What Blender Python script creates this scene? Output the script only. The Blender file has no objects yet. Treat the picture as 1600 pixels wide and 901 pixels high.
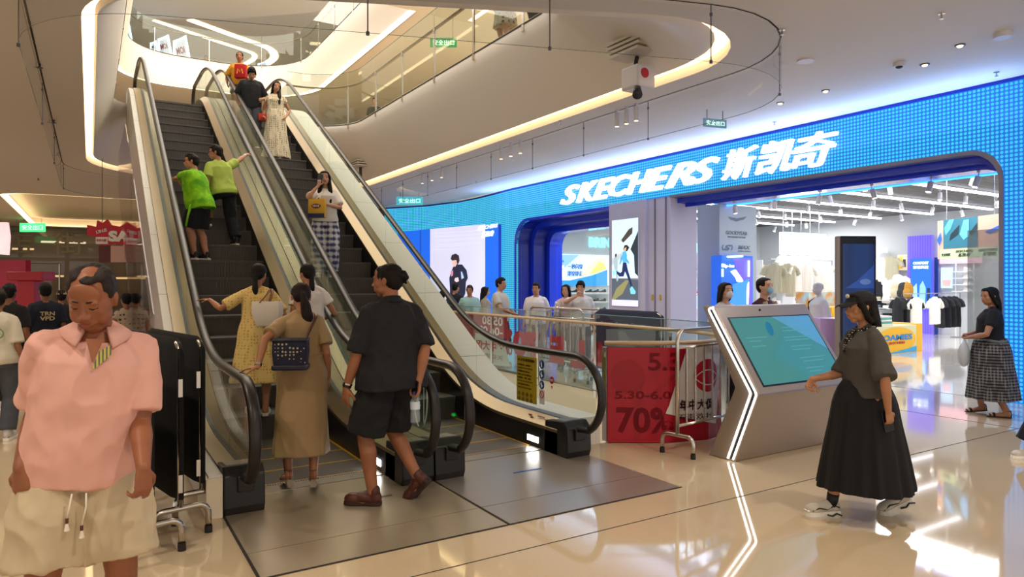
import bpy, bmesh, math, random
from mathutils import Vector, Matrix, Euler, noise
from mathutils.geometry import tessellate_polygon
SC = bpy.context.scene
COL = SC.collection
R = math.radians
random.seed(7)
# ---------------------------------------------------------------- camera frame
F = 1067.0; HZ = 440.0; CAMH = 1.6
YAW = R(31.7)
SN, CS = math.sin(YAW), math.cos(YAW)
def c2w(X, Y, z=0.0):                       # camera-aligned ground coords -> world (x across the escalators, y along them)
    return Vector((CS*X + SN*Y, -SN*X + CS*Y, z))
def at(px, Y, z=0.0):
    return c2w((px-800)/F*Y, Y, z)
def gnd(px, py, z=0.0):
    Y = F*(CAMH-z)/(py-HZ)
    return at(px, Y, z)
def onx(px, x):                             # point of the plane world-x = x seen in column px -> world y, depth
    k = (px-800)/F
    Y = x/(CS*k+SN)
    return (-SN*k+CS)*Y, Y
# ---------------------------------------------------------------- materials
MATS = {}
def mat(name, col, rough=0.5, metal=0.0, emit=None, es=1.0, alpha=1.0, trans=0.0, ior=1.45, bump=None, var=None, spec=None, coat=0.0):
    if name in MATS: return MATS[name]
    m = bpy.data.materials.new(name); m.use_nodes = True
    nt = m.node_tree; b = nt.nodes['Principled BSDF']
    def srgb(c): return tuple(((x/12.92) if x <= .04045 else ((x+.055)/1.055)**2.4) for x in c)
    c = srgb(col)
    b.inputs['Base Color'].default_value = (*c, 1)
    b.inputs['Roughness'].default_value = rough
    b.inputs['Metallic'].default_value = metal
    b.inputs['IOR'].default_value = ior
    b.inputs['Alpha'].default_value = alpha
    b.inputs['Transmission Weight'].default_value = trans
    b.inputs['Coat Weight'].default_value = coat
    if spec is not None: b.inputs['Specular IOR Level'].default_value = spec
    if emit is not None:
        b.inputs['Emission Color'].default_value = (*srgb(emit), 1)
        b.inputs['Emission Strength'].default_value = es
    tc = None
    def texc(scale=(1,1,1)):
        t = nt.nodes.new('ShaderNodeTexCoord'); mp = nt.nodes.new('ShaderNodeMapping')
        mp.inputs['Scale'].default_value = scale
        nt.links.new(t.outputs['Object'], mp.inputs['Vector']); return mp
    if bump:                                # (scale, strength, distance, stretch)
        n = nt.nodes.new('ShaderNodeTexNoise'); n.inputs['Scale'].default_value = bump[0]; n.inputs['Detail'].default_value = 3
        mp = texc(bump[3] if len(bump) > 3 else (1,1,1)); nt.links.new(mp.outputs[0], n.inputs['Vector'])
        bp = nt.nodes.new('ShaderNodeBump'); bp.inputs['Strength'].default_value = bump[1]; bp.inputs['Distance'].default_value = bump[2]
        nt.links.new(n.outputs['Fac'], bp.inputs['Height']); nt.links.new(bp.outputs[0], b.inputs['Normal'])
    if var:                                 # (scale, colour2, stretch)
        n = nt.nodes.new('ShaderNodeTexNoise'); n.inputs['Scale'].default_value = var[0]; n.inputs['Detail'].default_value = 4
        mp = texc(var[2] if len(var) > 2 else (1,1,1)); nt.links.new(mp.outputs[0], n.inputs['Vector'])
        r = nt.nodes.new('ShaderNodeValToRGB'); r.color_ramp.elements[0].position = .38; r.color_ramp.elements[1].position = .62
        r.color_ramp.elements[0].color = (*c, 1); r.color_ramp.elements[1].color = (*srgb(var[1]), 1)
        nt.links.new(n.outputs['Fac'], r.inputs['Fac']); nt.links.new(r.outputs[0], b.inputs['Base Color'])
    MATS[name] = m
    return m
def srgb(c): return tuple(((x/12.92) if x <= .04045 else ((x+.055)/1.055)**2.4) for x in c)
def hexc(h): return tuple(int(h[i:i+2], 16)/255 for i in (0, 2, 4))
def hm(name, h, **k): return mat(name, hexc(h), **k)
# ---------------------------------------------------------------- mesh builder
class MB:
    def __init__(s): s.v = []; s.f = []; s.mi = []; s.cur = 0
    def add(s, vs, fs):
        o = len(s.v); s.v += [Vector(v) for v in vs]
        for f in fs: s.f.append([i+o for i in f]); s.mi.append(s.cur)
        return s
    def box(s, x0, x1, y0, y1, z0, z1):
        return s.add([(x0,y0,z0),(x1,y0,z0),(x1,y1,z0),(x0,y1,z0),(x0,y0,z1),(x1,y0,z1),(x1,y1,z1),(x0,y1,z1)],
                     [(3,2,1,0),(4,5,6,7),(0,1,5,4),(1,2,6,5),(2,3,7,6),(3,0,4,7)])
    def rings(s, rs, caps=True, closed=True):
        n = len(rs[0]); vs = [p for r in rs for p in r]; fs = []
        for i in range(len(rs)-1):
            for j in range(n if closed else n-1):
                k = (j+1) % n
                fs.append((i*n+j, i*n+k, (i+1)*n+k, (i+1)*n+j))
        if caps and closed:
            fs.append(tuple(range(n))[::-1]); fs.append(tuple((len(rs)-1)*n+j for j in range(n)))
        return s.add(vs, fs)
    def tube(s, path, r, n=10, caps=True, flat=None, ref=None, loop=False):
        """r: number or list; flat: (rx, ry) multipliers"""
        P = [Vector(p) for p in path]; m = len(P)
        rr = r if isinstance(r, (list, tuple)) else [r]*m
        ref = Vector(ref) if ref else None
        rs = []; up = None
        for i, p in enumerate(P):
            if loop: d = P[(i+1) % m]-P[i-1]
            else: d = P[min(i+1, m-1)]-P[max(i-1, 0)]
            if d.length < 1e-9: d = Vector((0,0,1))
            d.normalize()
            if ref is not None: u = ref - d*ref.dot(d)
            elif up is None:
                a = Vector((0,0,1)) if abs(d.z) < .9 else Vector((1,0,0)); u = a - d*a.dot(d)
            else: u = up - d*up.dot(d)
            if u.length < 1e-6: u = Vector((1,0,0)) - d*d.x
            u.normalize(); up = u; w = d.cross(u)
            q = rr[i]; qx, qy = (q if isinstance(q, (list, tuple)) else (q, q))
            if flat: qx *= flat[0]; qy *= flat[1]
            rs.append([p + w*(qx*math.cos(2*math.pi*j/n)) + u*(qy*math.sin(2*math.pi*j/n)) for j in range(n)])
        if loop: rs.append(rs[0]); return s.rings(rs, caps=False)
        return s.rings(rs, caps=caps)
    def capsule(s, path, r, n=12, flat=None, ref=None):
        """tube with round ends"""
        P = [Vector(p) for p in path]; rr = list(r) if isinstance(r, (list, tuple)) else [r]*len(P)
        def rad(q): return q if isinstance(q, (list, tuple)) else (q, q)
        d0 = (P[0]-P[1]).normalized(); d1 = (P[-1]-P[-2]).normalized()
        a = []; ar = []
        for k in (90, 60, 30):
            c, sn = max(math.cos(R(k)), .05), math.sin(R(k)); q = rad(rr[0]); e = min(q)
            a.append(P[0]+d0*e*sn); ar.append((q[0]*c, q[1]*c))
        b = []; br = []
        for k in (30, 60, 90):
            c, sn = max(math.cos(R(k)), .05), math.sin(R(k)); q = rad(rr[-1]); e = min(q)
            b.append(P[-1]+d1*e*sn); br.append((q[0]*c, q[1]*c))
        return s.tube(a+P+b, ar+[rad(q) for q in rr]+br, n=n, flat=flat, ref=ref)
    def ell(s, c, r, rot=None, n=16, m=10):
        c = Vector(c); M = rot if rot else Matrix.Identity(3)
        rs = []
        for i in range(1, m):
            th = math.pi*i/m
            rs.append([c + M@Vector((r[0]*math.sin(th)*math.cos(2*math.pi*j/n), r[1]*math.sin(th)*math.sin(2*math.pi*j/n), -r[2]*math.cos(th))) for j in range(n)])
        vs = [p for q in rs for p in q]; fs = []
        for i in range(len(rs)-1):
            for j in range(n):
                k = (j+1) % n; fs.append((i*n+j, i*n+k, (i+1)*n+k, (i+1)*n+j))
        vs.append(c+M@Vector((0,0,-r[2]))); vs.append(c+M@Vector((0,0,r[2])))
        b, t = len(vs)-2, len(vs)-1
        for j in range(n):
            k = (j+1) % n; fs.append((b, k, j)); fs.append((t, (len(rs)-1)*n+j, (len(rs)-1)*n+k))
        return s.add(vs, fs)
    def cyl(s, c, r, h, axis=(0,0,1), n=16, r2=None):
        a = Vector(axis).normalized(); c = Vector(c)
        return s.tube([c, c+a*h], [r, r if r2 is None else r2], n=n)
    def prism(s, pts, d):
        """pts: planar polygon (3D), d: extrusion vector"""
        d = Vector(d); P = [Vector(p) for p in pts]; n = len(P)
        tri = tessellate_polygon([P])
        vs = P+[p+d for p in P]; fs = []
        for t in tri: fs.append(tuple(t)); fs.append(tuple(i+n for i in reversed(t)))
        for i in range(n):
            j = (i+1) % n; fs.append((i, j, j+n, i+n))
        return s.add(vs, fs)
    def flat(s, pts):
        return s.add(pts, [tuple(range(len(pts)))])
    def polyhole(s, outer, holes, z):
        o3 = [Vector((p[0], p[1], z)) for p in outer]; hs = [[Vector((p[0], p[1], z)) for p in h] for h in holes]
        tri = tessellate_polygon([o3]+hs); vs = o3+[p for h in hs for p in h]
        return s.add(vs, [tuple(t) for t in tri])
    def xf(s, M):
        s.v = [M@v for v in s.v]; return s
    def merge(s, o):
        return s.add(o.v, o.f)
    def build(s, name, m=None, parent=None, smooth=False, bevel=0.0, keep=False, loc=None, autos=None, norm=True):
        me = bpy.data.meshes.new(name)
        if parent is not None and not keep:
            Mi = root_matrix(parent).inverted(); vs = [Mi@v for v in s.v]
        elif parent is None and not keep:
            if loc is None:
                xs = [v.x for v in s.v]; ys = [v.y for v in s.v]; zs = [v.z for v in s.v]
                loc = Vector(((min(xs)+max(xs))/2, (min(ys)+max(ys))/2, min(zs)))
            loc = Vector(loc); vs = [v-loc for v in s.v]
        else: vs = s.v
        me.from_pydata([tuple(v) for v in vs], [], s.f)
        ms = m if isinstance(m, (list, tuple)) else [m]
        for q in ms:
            if q: me.materials.append(q)
        if len(ms) > 1: me.polygons.foreach_set('material_index', s.mi)
        me.update()
        if norm:
            bm = bmesh.new(); bm.from_mesh(me); bmesh.ops.recalc_face_normals(bm, faces=bm.faces)
            if bevel: bmesh.ops.bevel(bm, geom=[e for e in bm.edges if len(e.link_faces) == 2 and e.calc_face_angle(0) > R(40)], offset=bevel, segments=2, affect='EDGES', profile=.5)
            bm.to_mesh(me); bm.free()
        if smooth:
            me.polygons.foreach_set('use_smooth', [True]*len(me.polygons))
            if autos is not None:
                try: me.set_sharp_from_angle(angle=R(autos))
                except Exception: pass
        o = bpy.data.objects.new(name, me); COL.objects.link(o)
        if parent is not None: o.parent = parent
        elif loc is not None and not keep: o.location = loc
        return o
def root_matrix(o):
    M = Matrix.Identity(4)
    while o is not None:
        M = (Matrix.Translation(o.location) @ o.rotation_euler.to_matrix().to_4x4()) @ M; o = o.parent
    return M
def tag(o, label=None, cat=None, group=None, kind=None):
    if label: o['label'] = label
    if cat: o['category'] = cat
    if group: o['group'] = group
    if kind: o['kind'] = kind
    return o
def thing(name, label, cat, loc=(0,0,0), rz=0.0, group=None):
    o = bpy.data.objects.new(name, None); COL.objects.link(o); o.empty_display_size = .2
    o.location = loc; o.rotation_euler = (0, 0, rz)
    return tag(o, label, cat, group)
def struct(o): o['kind'] = 'structure'; return o
def dup(root, loc, rz=0.0, label=None, group=None):
    r = root.copy(); COL.objects.link(r); r.location = loc; r.rotation_euler = (0, 0, rz)
    if label: r['label'] = label
    if group: r['group'] = group
    for ch in list(root.children):
        c = ch.copy(); COL.objects.link(c); c.parent = r
        for g in list(ch.children):
            d = g.copy(); COL.objects.link(d); d.parent = c
    return r
# ---------------------------------------------------------------- helper scene for evaluating modifiers
TS = bpy.data.scenes.new('work')
def evaluate(ob_data, mods):
    o = bpy.data.objects.new('w', ob_data); TS.collection.objects.link(o)
    for t, kw in mods:
        m = o.modifiers.new(t, t)
        for k, v in kw.items(): setattr(m, k, v)
    vl = TS.view_layers[0]; vl.update()
    dg = vl.depsgraph; dg.update()
    me = bpy.data.meshes.new_from_object(o.evaluated_get(dg), depsgraph=dg)
    bpy.data.objects.remove(o)
    return me
def remesh(mb, vox, it=3, disp=None, fac=.5):
    me = bpy.data.meshes.new('t'); me.from_pydata([tuple(v) for v in mb.v], [], mb.f); me.update()
    bm = bmesh.new(); bm.from_mesh(me); bmesh.ops.recalc_face_normals(bm, faces=bm.faces); bm.to_mesh(me); bm.free()
    mods = [('REMESH', dict(mode='VOXEL', voxel_size=vox, adaptivity=0.0))]
    if it: mods.append(('SMOOTH', dict(factor=fac, iterations=it)))
    out = evaluate(me, mods)
    bpy.data.meshes.remove(me)
    if disp:
        ns = [v.normal.copy() for v in out.vertices]
        for v, n in zip(out.vertices, ns): v.co = v.co + n*disp(v.co)
    out.polygons.foreach_set('use_smooth', [True]*len(out.polygons))
    out.update()
    return out
def meshobj(name, me, m, parent=None):
    me.name = name
    me.materials.clear(); me.materials.append(m)
    o = bpy.data.objects.new(name, me); COL.objects.link(o)
    if parent is not None: o.parent = parent
    return o
# ---------------------------------------------------------------- text
def text_mb(s, w=None, h=None, depth=.01, bold=0.0, shear=0.0, size=1.0, space=1.0):
    """text in the local x (reading) / y (up) plane, lower left at 0,0, fitted to w x h"""
    cu = bpy.data.curves.new('txt', 'FONT'); cu.body = s; cu.size = size; cu.offset = bold; cu.shear = shear
    cu.extrude = .02; cu.space_character = space; cu.resolution_u = 3
    me = evaluate(cu, [])
    vs = [v.co.copy() for v in me.vertices]; fs = [list(p.vertices) for p in me.polygons]
    bpy.data.meshes.remove(me); bpy.data.curves.remove(cu)
    mb = MB()
    if not vs: return mb
    x0 = min(v.x for v in vs); x1 = max(v.x for v in vs); y0 = min(v.y for v in vs); y1 = max(v.y for v in vs)
    sx = (w/(x1-x0)) if w else None; sy = (h/(y1-y0)) if h else None
    if sx is None: sx = sy
    if sy is None: sy = sx
    mb.add([((v.x-x0)*sx, (v.y-y0)*sy, (v.z+.02)/.04*depth) for v in vs], fs)
    return mb
def frame(origin, right, up):
    r = Vector(right).normalized(); u = Vector(up).normalized(); n = r.cross(u)
    M = Matrix.Identity(4)
    for i in range(3): M[i][0] = r[i]; M[i][1] = u[i]; M[i][2] = n[i]; M[i][3] = Vector(origin)[i]
    return M
def fillet(pts, rad, n=8):
    """closed 2D polygon with rounded corners -> list of (x, y)"""
    out = []; m = len(pts)
    for i in range(m):
        p = Vector(pts[i]).to_2d(); a = (Vector(pts[i-1]).to_2d()-p); b = (Vector(pts[(i+1) % m]).to_2d()-p)
        r = rad[i] if isinstance(rad, (list, tuple)) else rad
        a.normalize(); b.normalize(); ang = math.acos(max(-1, min(1, a.dot(b))))
        if r < 1e-4: out += [(p.x, p.y)]*1; continue
        t = r/math.tan(ang/2); bis = (a+b).normalized(); c = p+bis*(r/math.sin(ang/2))
        s = p+a*t-c; e = p+b*t-c
        a0 = math.atan2(s.y, s.x); a1 = math.atan2(e.y, e.x); d = a1-a0
        while d > math.pi: d -= 2*math.pi
        while d < -math.pi: d += 2*math.pi
        for k in range(n+1):
            q = a0+d*k/n; out.append((c.x+r*math.cos(q), c.y+r*math.sin(q)))
    return out
def bez_round(pts, r, n=5):
    """open polyline (3D) with rounded inner corners"""
    P = [Vector(p) for p in pts]; out = [P[0]]
    for i in range(1, len(P)-1):
        a = P[i-1]-P[i]; b = P[i+1]-P[i]; q = min(r, a.length*.48, b.length*.48)
        s = P[i]+a.normalized()*q; e = P[i]+b.normalized()*q
        for k in range(n+1):
            t = k/n; out.append(s*(1-t)**2+P[i]*2*t*(1-t)+e*t*t)
    out.append(P[-1]); return out
# ================================================================ people
def Rz(a): return Matrix.Rotation(a, 3, 'Z')
def Rx(a): return Matrix.Rotation(a, 3, 'X')
def Ry(a): return Matrix.Rotation(a, 3, 'Y')
def ik(a, b, l1, l2, hint):
    a = Vector(a); b = Vector(b); d = b-a; L = d.length; mx = (l1+l2)*.998
    if L > mx: b = a+d*(mx/L); d = b-a; L = mx
    u = d/L; h = Vector(hint); h = h-u*h.dot(u)
    if h.length < 1e-5: h = Vector((0,1,0))
    h.normalize(); x = (l1*l1-l2*l2+L*L)/(2*L); y = math.sqrt(max(l1*l1-x*x, 0))
    return a+u*x+h*y, b
def add_hand(mb, W, d, n, k, curl=25, spread=0.0, thumb=1, fat=1.0, right=True, thumbcurl=20):
    """W wrist, d finger direction, n palm normal (towards the side the fingers close)"""
    d = Vector(d).normalized(); n = Vector(n); n = (n-d*n.dot(d)).normalized(); s = d.cross(n)   # s: thumb side for one hand
    if right: s = -s
    f = k*fat
    mb.capsule([W, W+d*.035*k, W+d*.075*k], [(.026*f, .018*f), (.034*f, .015*f), (.037*f, .012*f)], n=12, ref=n)
    for i, (o, L) in enumerate(((.027, .070), (.009, .078), (-.009, .073), (-.026, .057))):
        base = W+d*.078*k+s*o*k; L *= k
        dd = (d+s*(o*spread*12)).normalized(); pts = [base-d*.02*k, base]; p = base; a = R(curl*(.8+.12*i))
        for seg in (.45, .32, .23):
            M = Matrix.Rotation(a, 3, d.cross(n)); dd = (M@dd).normalized(); p = p+dd*L*seg; pts.append(p)
        mb.capsule(pts, [.0088*f, .0088*f, .0082*f, .0074*f, .0062*f], n=8)
    if thumb:
        b0 = W+d*.02*k+s*.022*k+n*.004*k; t1 = b0+(d*.55+s*.75+n*.25).normalized()*.038*k
        t2 = t1+(d*.85+s*.35+n*(.2+thumbcurl/60)).normalized()*.03*k; t3 = t2+(d*.9+s*.02+n*(.25+thumbcurl/45)).normalized()*.024*k
        mb.capsule([b0, t1, t2, t3], [.013*f, .0115*f, .0098*f, .0078*f], n=8)
def shoe_mb(kind, k):
    """ankle joint above origin at z=.08; toe to +y; returns (upper, sole)"""
    u = MB(); s = MB()
    L = .255*k
    def outline(z, g, y0=-.055*k, L=L):
        pts = []
        prof = [(0, .020), (.06, .030), (.2, .033), (.45, .030), (.65, .040), (.8, .042), (.92, .033), (1.0, .012)]
        for f, w in prof: pts.append((w*k*1.0+g, y0-g*.6+f*(L+g*1.2)))
        return [Vector((x, y, z)) for x, y in pts]+[Vector((-x*.92, y, z)) for x, y in reversed(pts)]
    if kind in ('sneaker', 'leather', 'chunky', 'slipper', 'pump'):
        th = {'sneaker': .03, 'leather': .035, 'chunky': .045, 'slipper': .03, 'pump': .02}[kind]
        g = .006 if kind != 'chunky' else .01
        s.rings([outline(0, g*.4), outline(th*.4, g), outline(th, g*.6)])
        if kind == 'slipper':
            u.tube([(0, .02*k, th), (0, .08*k, th+.035), (0, .19*k, th+.01)], [(.035*k, .01), (.042*k, .018), (.035*k, .008)], n=12)
            u.ell((0, .12*k, th+.008), (.043*k, .07*k, .035*k))
        elif kind == 'pump':
            u.ell((0, .15*k, th+.005), (.04*k, .055*k, .03*k)); u.ell((0, -.03*k, th+.015), (.03*k, .03*k, .03*k))
        else:
            hh = .085 if kind != 'leather' else .098
            g2 = 1.14 if kind != 'sneaker' else 1.0; u.ell((0, .135*k, th+.014), (.042*k*g2, .07*k, .036*k*g2)); u.ell((0, -.012*k, th+.025), (.034*k*g2, .045*k*g2, .045*k*g2))
            u.ell((0, .055*k, th+.026), (.040*k*g2, .085*k, .040*k)); u.capsule([(0, -.01*k, hh), (0, .04*k, th+.042), (0, .11*k, th+.02)], [(.036*k, .036*k), (.036*k, .034*k), (.038*k, .026*k)], n=12)
            u.capsule([(0, -.008*k, th+.02), (0, -.012*k, hh+.015)], [.038*k, .040*k], n=12)
    elif kind in ('sandal', 'heel'):
        th = .012
        lift = .0
        s.rings([outline(0, 0), outline(th, 0)])
        if kind == 'heel': s.rings([[Vector((x*.02, -.045*k+y*.022, -.045)) for x, y in ((1,1),(-1,1),(-1,-1),(1,-1))], [Vector((x*.028, -.038*k+y*.03, 0)) for x, y in ((1,1),(-1,1),(-1,-1),(1,-1))]])
        u.tube([(x*k, y*k, z) for x, y, z in ((-.038,.125,th),(-.03,.13,.045),(0,.135,.052),(.03,.13,.045),(.038,.125,th))], .006, n=6, flat=(2.0, .6))
        u.tube([(x*k, y*k, z) for x, y, z in ((-.036,.165,th),(-.025,.17,.034),(0,.172,.038),(.025,.17,.034),(.036,.165,th))], .005, n=6, flat=(1.8, .6))
        u.tube([(.033*k*math.cos(a), -.012*k+.036*k*math.sin(a), .082) for a in [2*math.pi*i/14 for i in range(14)]], .004, n=6, loop=True)
        u.tube([(0, -.05*k, th), (0, -.052*k, .05), (0, -.045*k, .082)], .006, n=6)
    return u, s
def head_mb(k, sex='m', old=False, jaw=1.0):
    m = MB()
    def E(c, r, rot=None): m.ell([a*k for a in c], [a*k for a in r], rot, n=16, m=10)
    E((0,-.016,.030), (.075,.094,.085)); E((0,.020,-.015), (.063*jaw,.073,.088)); E((0,.050,-.088), (.030*jaw,.028,.024))
    for s in (1,-1):
        E((s*.034*jaw,.018,-.060), (.028,.050,.034)); E((s*.038,.054,-.022), (.024,.024,.026))
        E((s*.077,-.006,-.008), (.008,.017,.029), Rz(s*R(-20))); E((s*.080,-.014,.004), (.008,.012,.018), Rz(s*R(-25)))
        E((s*.013,.092,-.029), (.009,.010,.008)); E((s*.028,.074,.010), (.018,.013,.010))
        E((s*.030,.080,.030), (.022,.012,.008), Ry(s*R(8)))
    E((0,.060,.050), (.056,.024,.046)); 
    m.capsule([Vector((0,.084,.022))*k, Vector((0,.094,-.004))*k, Vector((0,.106,-.024))*k], [.0075*k, .009*k, .0125*k], n=10)
    E((0,.088,-.047), (.026,.012,.014)); E((0,.086,-.064), (.022,.012,.010)); E((0,.074,-.058),(.034,.018,.024))
    if old:
        for s in (1,-1): E((s*.042,.042,-.048), (.026,.032,.036)); E((s*.032,.083,-.005),(.014,.008,.006)); E((s*.012,.097,-.028),(.012,.012,.010))
        E((0,.03,-.105), (.045,.04,.022))
    return m
def face_parts(k, H, root, mats, M4, closed=False, old=False):
    """brows, eyes, lips as children"""
    def put(mb, name, m):
        mb.xf(M4); return mb.build(name, m, root, smooth=True, keep=True)
    lp = MB()
    lp.ell(Vector((0,.0955,-.0485))*k, Vector((.021,.0055,.0042))*k, n=12, m=8); lp.ell(Vector((0,.0945,-.0575))*k, Vector((.018,.006,.0052))*k, n=12, m=8)
    put(lp, 'lips', mats['lips'])
    for s in (1,-1):
        b = MB(); b.tube([Vector((s*x, y, z))*k for x, y, z in ((.013,.0905,.0325),(.028,.0895,.0355),(.046,.077,.0305))], [.0030*k, .0032*k, .0016*k], n=6, flat=(.7, 1))
        put(b, 'eyebrow', mats['brow'])
        e = MB()
        if closed: e.tube([Vector((s*x, y, z))*k for x, y, z in ((.015,.0855,.007),(.030,.0875,.002),(.046,.0765,.005))], [.0015*k, .0024*k, .0014*k], n=6)
        else: e.ell(Vector((s*.031,.0815,.009))*k, Vector((.0112,.0068,.0040))*k, n=10, m=8)
        ey = put(e, 'eye', mats['brow'] if closed else mats['eyewhite'])
        if not closed:
            p = MB(); p.ell(Vector((s*.031,.0855,.009))*k, Vector((.0055,.0045,.0056))*k, n=10, m=8)
            p.xf(M4); p.build('iris', mats['pupil'], ey, smooth=True, keep=True)
            l = MB(); l.tube([Vector((s*x, y, z))*k for x, y, z in ((.018,.087,.0125),(.031,.0905,.0155),(.045,.082,.0125))], .0016*k, n=6)
            l.xf(M4); l.build('eyelashes', mats['brow'], ey, smooth=True, keep=True)
def hair_mb(k, style, rnd):
    m = MB()
    def E(c, r, rot=None): m.ell([a*k for a in c], [a*k for a in r], rot, n=16, m=10)
    if style == 'balding':
        for s in (1,-1):
            E((s*.060,-.030,.035), (.019,.058,.046), Rz(R(-8*s))); E((s*.056,.010,.056), (.018,.026,.026))
        E((0,-.080,.020), (.062,.036,.062)); E((0,-.062,.085),(.046,.040,.026)); E((.040,-.02,.092),(.03,.055,.022)); E((-.040,-.02,.092),(.03,.055,.022)); E((-.012,.035,.098),(.030,.030,.012))
        return m
    E((0,-.024,.040), (.084,.098,.086)); E((0,-.050,.005), (.077,.066,.080))
    if style in ('short', 'crop'):
        E((0,.052,.085), (.058,.036,.032)); E((.028,.062,.080), (.03,.024,.022)); E((-.03,.058,.082), (.03,.024,.022)); E((0,.0,.108), (.06,.07,.030))
        for s in (1,-1): E((s*.074,.010,.020), (.010,.022,.034))
    if style == 'fringe':
        E((0,.060,.066), (.066,.030,.036)); E((0,.0,.104), (.062,.075,.034))
        for s in (1,-1): E((s*.066,.036,.034), (.020,.030,.044))
    if style in ('long', 'bob', 'half'):
        for s in (1,-1):
            L = {'long': -.34, 'bob': -.12, 'half': -.22}[style]; q_ = .8 if style == 'bob' else 1.0
            m.capsule([Vector(p)*k for p in ((s*.050,.040,.075),(s*.074,.020,.010),(s*.078,-.01,-.07),(s*.075,-.03,-.10))], [.022*k,.022*k,.022*k,.020*k], n=10)
            m.capsule([Vector(p)*k for p in ((s*.04,-.05,.0),(s*.05,-.075,-.10),(s*.055,-.080,-.16 if L < -.15 else L),(s*.045,-.075,L))], [.045*k*q_,.040*k*q_,.034*k*q_,.022*k], n=12)
        m.capsule([Vector(p)*k for p in ((0,-.07,.0),(0,-.095,-.10),(0,-.105,min(-.14, L+.06)),(0,-.09,L))], [.055*k,.050*k,.044*k,.026*k], n=12)
        E((0,.05,.088), (.052,.032,.026))
    if style in ('pony', 'bun', 'back', 'lowtie'):
        E((0,.040,.080), (.052,.036,.030))
    return m
SKIN = {}
def skin_mat(name, h):
    return hm('skin_'+name, h, rough=.5, bump=(180, .15, .002), var=(9, tuple(min(1, c*.93) for c in hexc(h))))
def person(label, px=None, pos=(0,0,0), phi=0.0, H=1.65, sex='m', feet=None, hands=None, lean=0.0, side=0.0, twist=0.0,
           head=(0,0,0), top=None, bot=None, los=True, hair=('short', '1a1512'), shoes=('sneaker', 'dddddd', 'ffffff'), skin='b07a5a', vox=.009,
           fat=1.0, closed=False, old=False, group=None, seat=None, extra=None, face=True, jaw=1.0, cat='person'):
    k = H/1.7; pv = Vector(pos); yaw = R(phi)-YAW-(math.atan2(CS*pv.x-SN*pv.y, SN*pv.x+CS*pv.y) if los else 0)
    rt = thing('person', label, cat, pos, yaw, group)
    sk = skin_mat(skin, skin)
    fine = vox < .0075
    # ---- skeleton -------------------------------------------------
    feet = feet or [(-.10, .08, 0, 0, 8), (.10, .08, 0, 0, -8)]      # left (x<0), right: ball of foot, heel lift, toe yaw
    ank = []; fr = []
    for ft in feet:
        if isinstance(ft[0], Vector):
            q = Matrix.Rotation(-yaw, 3, 'Z')@(ft[0]-Vector(pos)); x, y, z, pit, fy = q.x, q.y, q.z, ft[1], ft[2]
        else: x, y, z, pit, fy = ft
        M = Rz(R(fy)) @ Rx(R(-pit)); ball = Vector((x, y, z+.0)); a = ball + M@Vector((0, -.135*k, .085*k))
        ank.append(a); fr.append((M, ball+M@Vector((0, -.135*k, 0))))
    L1, L2 = .425*k, .40*k
    hx = .092*k*(1 if sex == 'm' else 1.03)
    pc = sum((a for a in ank), Vector())/2; pel = Vector((pc.x*.6, pc.y*.75, 0)); pz = .93*k+min(a.z for a in ank)-.085*k
    if seat is not None: pel = Vector(seat); pz = pel.z
    else:
        for _ in range(60):
            ok = all((Vector((pel.x+sx*hx, pel.y, pz-.02*k))-a).length <= (L1+L2)*.985 for sx, a in ((-1, ank[0]), (1, ank[1])))
            if ok: break
            pz -= .006*k
    pel.z = pz
    Mt = Rz(R(twist*.3))@Ry(R(side))@Rx(R(-lean))
    Ms = Rz(R(twist))@Ry(R(side))@Rx(R(-lean))
    hip = [pel+Rz(R(-twist*.3))@Vector((sx*hx, 0, -.02*k)) for sx in (-1, 1)]
    S = lambda x, y, z: pel + Mt@Vector((x*k, y*k, z*k))
    T = lambda x, y, z: pel + Ms@Vector((x*k, y*k, z*k))
    sw = (.178 if sex == 'm' else .158)*(1 if fat <= 1 else .5+.5*fat)
    sh = [T(-sw+.014, -.012, .418), T(sw-.014, -.012, .418)]
    neck0 = T(0, -.018, .49)
    Mh = Ms.to_4x4().to_3x3()
    Mh = Rz(R(twist))@Ry(R(side))@Rx(R(-lean*.6))@Rz(R(head[0]))@Rx(R(head[1]))@Ry(R(head[2]))
    hk = k*(1.0 if H > 1.5 else 1.0+.10*(1.5-H)/.3)
    hc = T(0, -.005, .540) + Mh@Vector((0, .018, .104))*hk
    knees = []
    for i in (0, 1):
        kn, an = ik(hip[i], ank[i], L1, L2, (fr[i][0]@Vector((0, 1, 0)))+Vector((0, .3, .1)) + Vector(((-.1, .1)[i], 0, 0)))
        knees.append(kn); ank[i] = an
    A1, A2 = .285*k, .245*k
    hands = hands or [{}, {}]
    wr = []; el = []; hd = []
    for i, sx in ((0, -1), (1, 1)):
        h = hands[i]
        w = h.get('w', (sx*(sw+.055), .05, -.075)); hint = h.get('e', (sx*.15, -1, 0))
        if h.get('world'): w = Matrix.Rotation(-yaw, 3, 'Z')@(Vector(w)-Vector(pos))
        elif h.get('abs'): w = Vector(w)
        else: w = T(*w)
        e, w = ik(sh[i], w, A1, A2, Ms@Vector(hint))
        el.append(e); wr.append(w)
        d = h.get('d'); d = (w-e).normalized() if d is None else Vector(d).normalized()
        n = Vector(h.get('n', (-sx, .15, 0))); hd.append((d, n))
    # ---- body -----------------------------------------------------
    b = MB(); f = fat; ar = (1.0 if sex == 'm' else .86)*(f**.5); lr = (1.0 if sex == 'm' else .97)*(f**.4)
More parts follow.
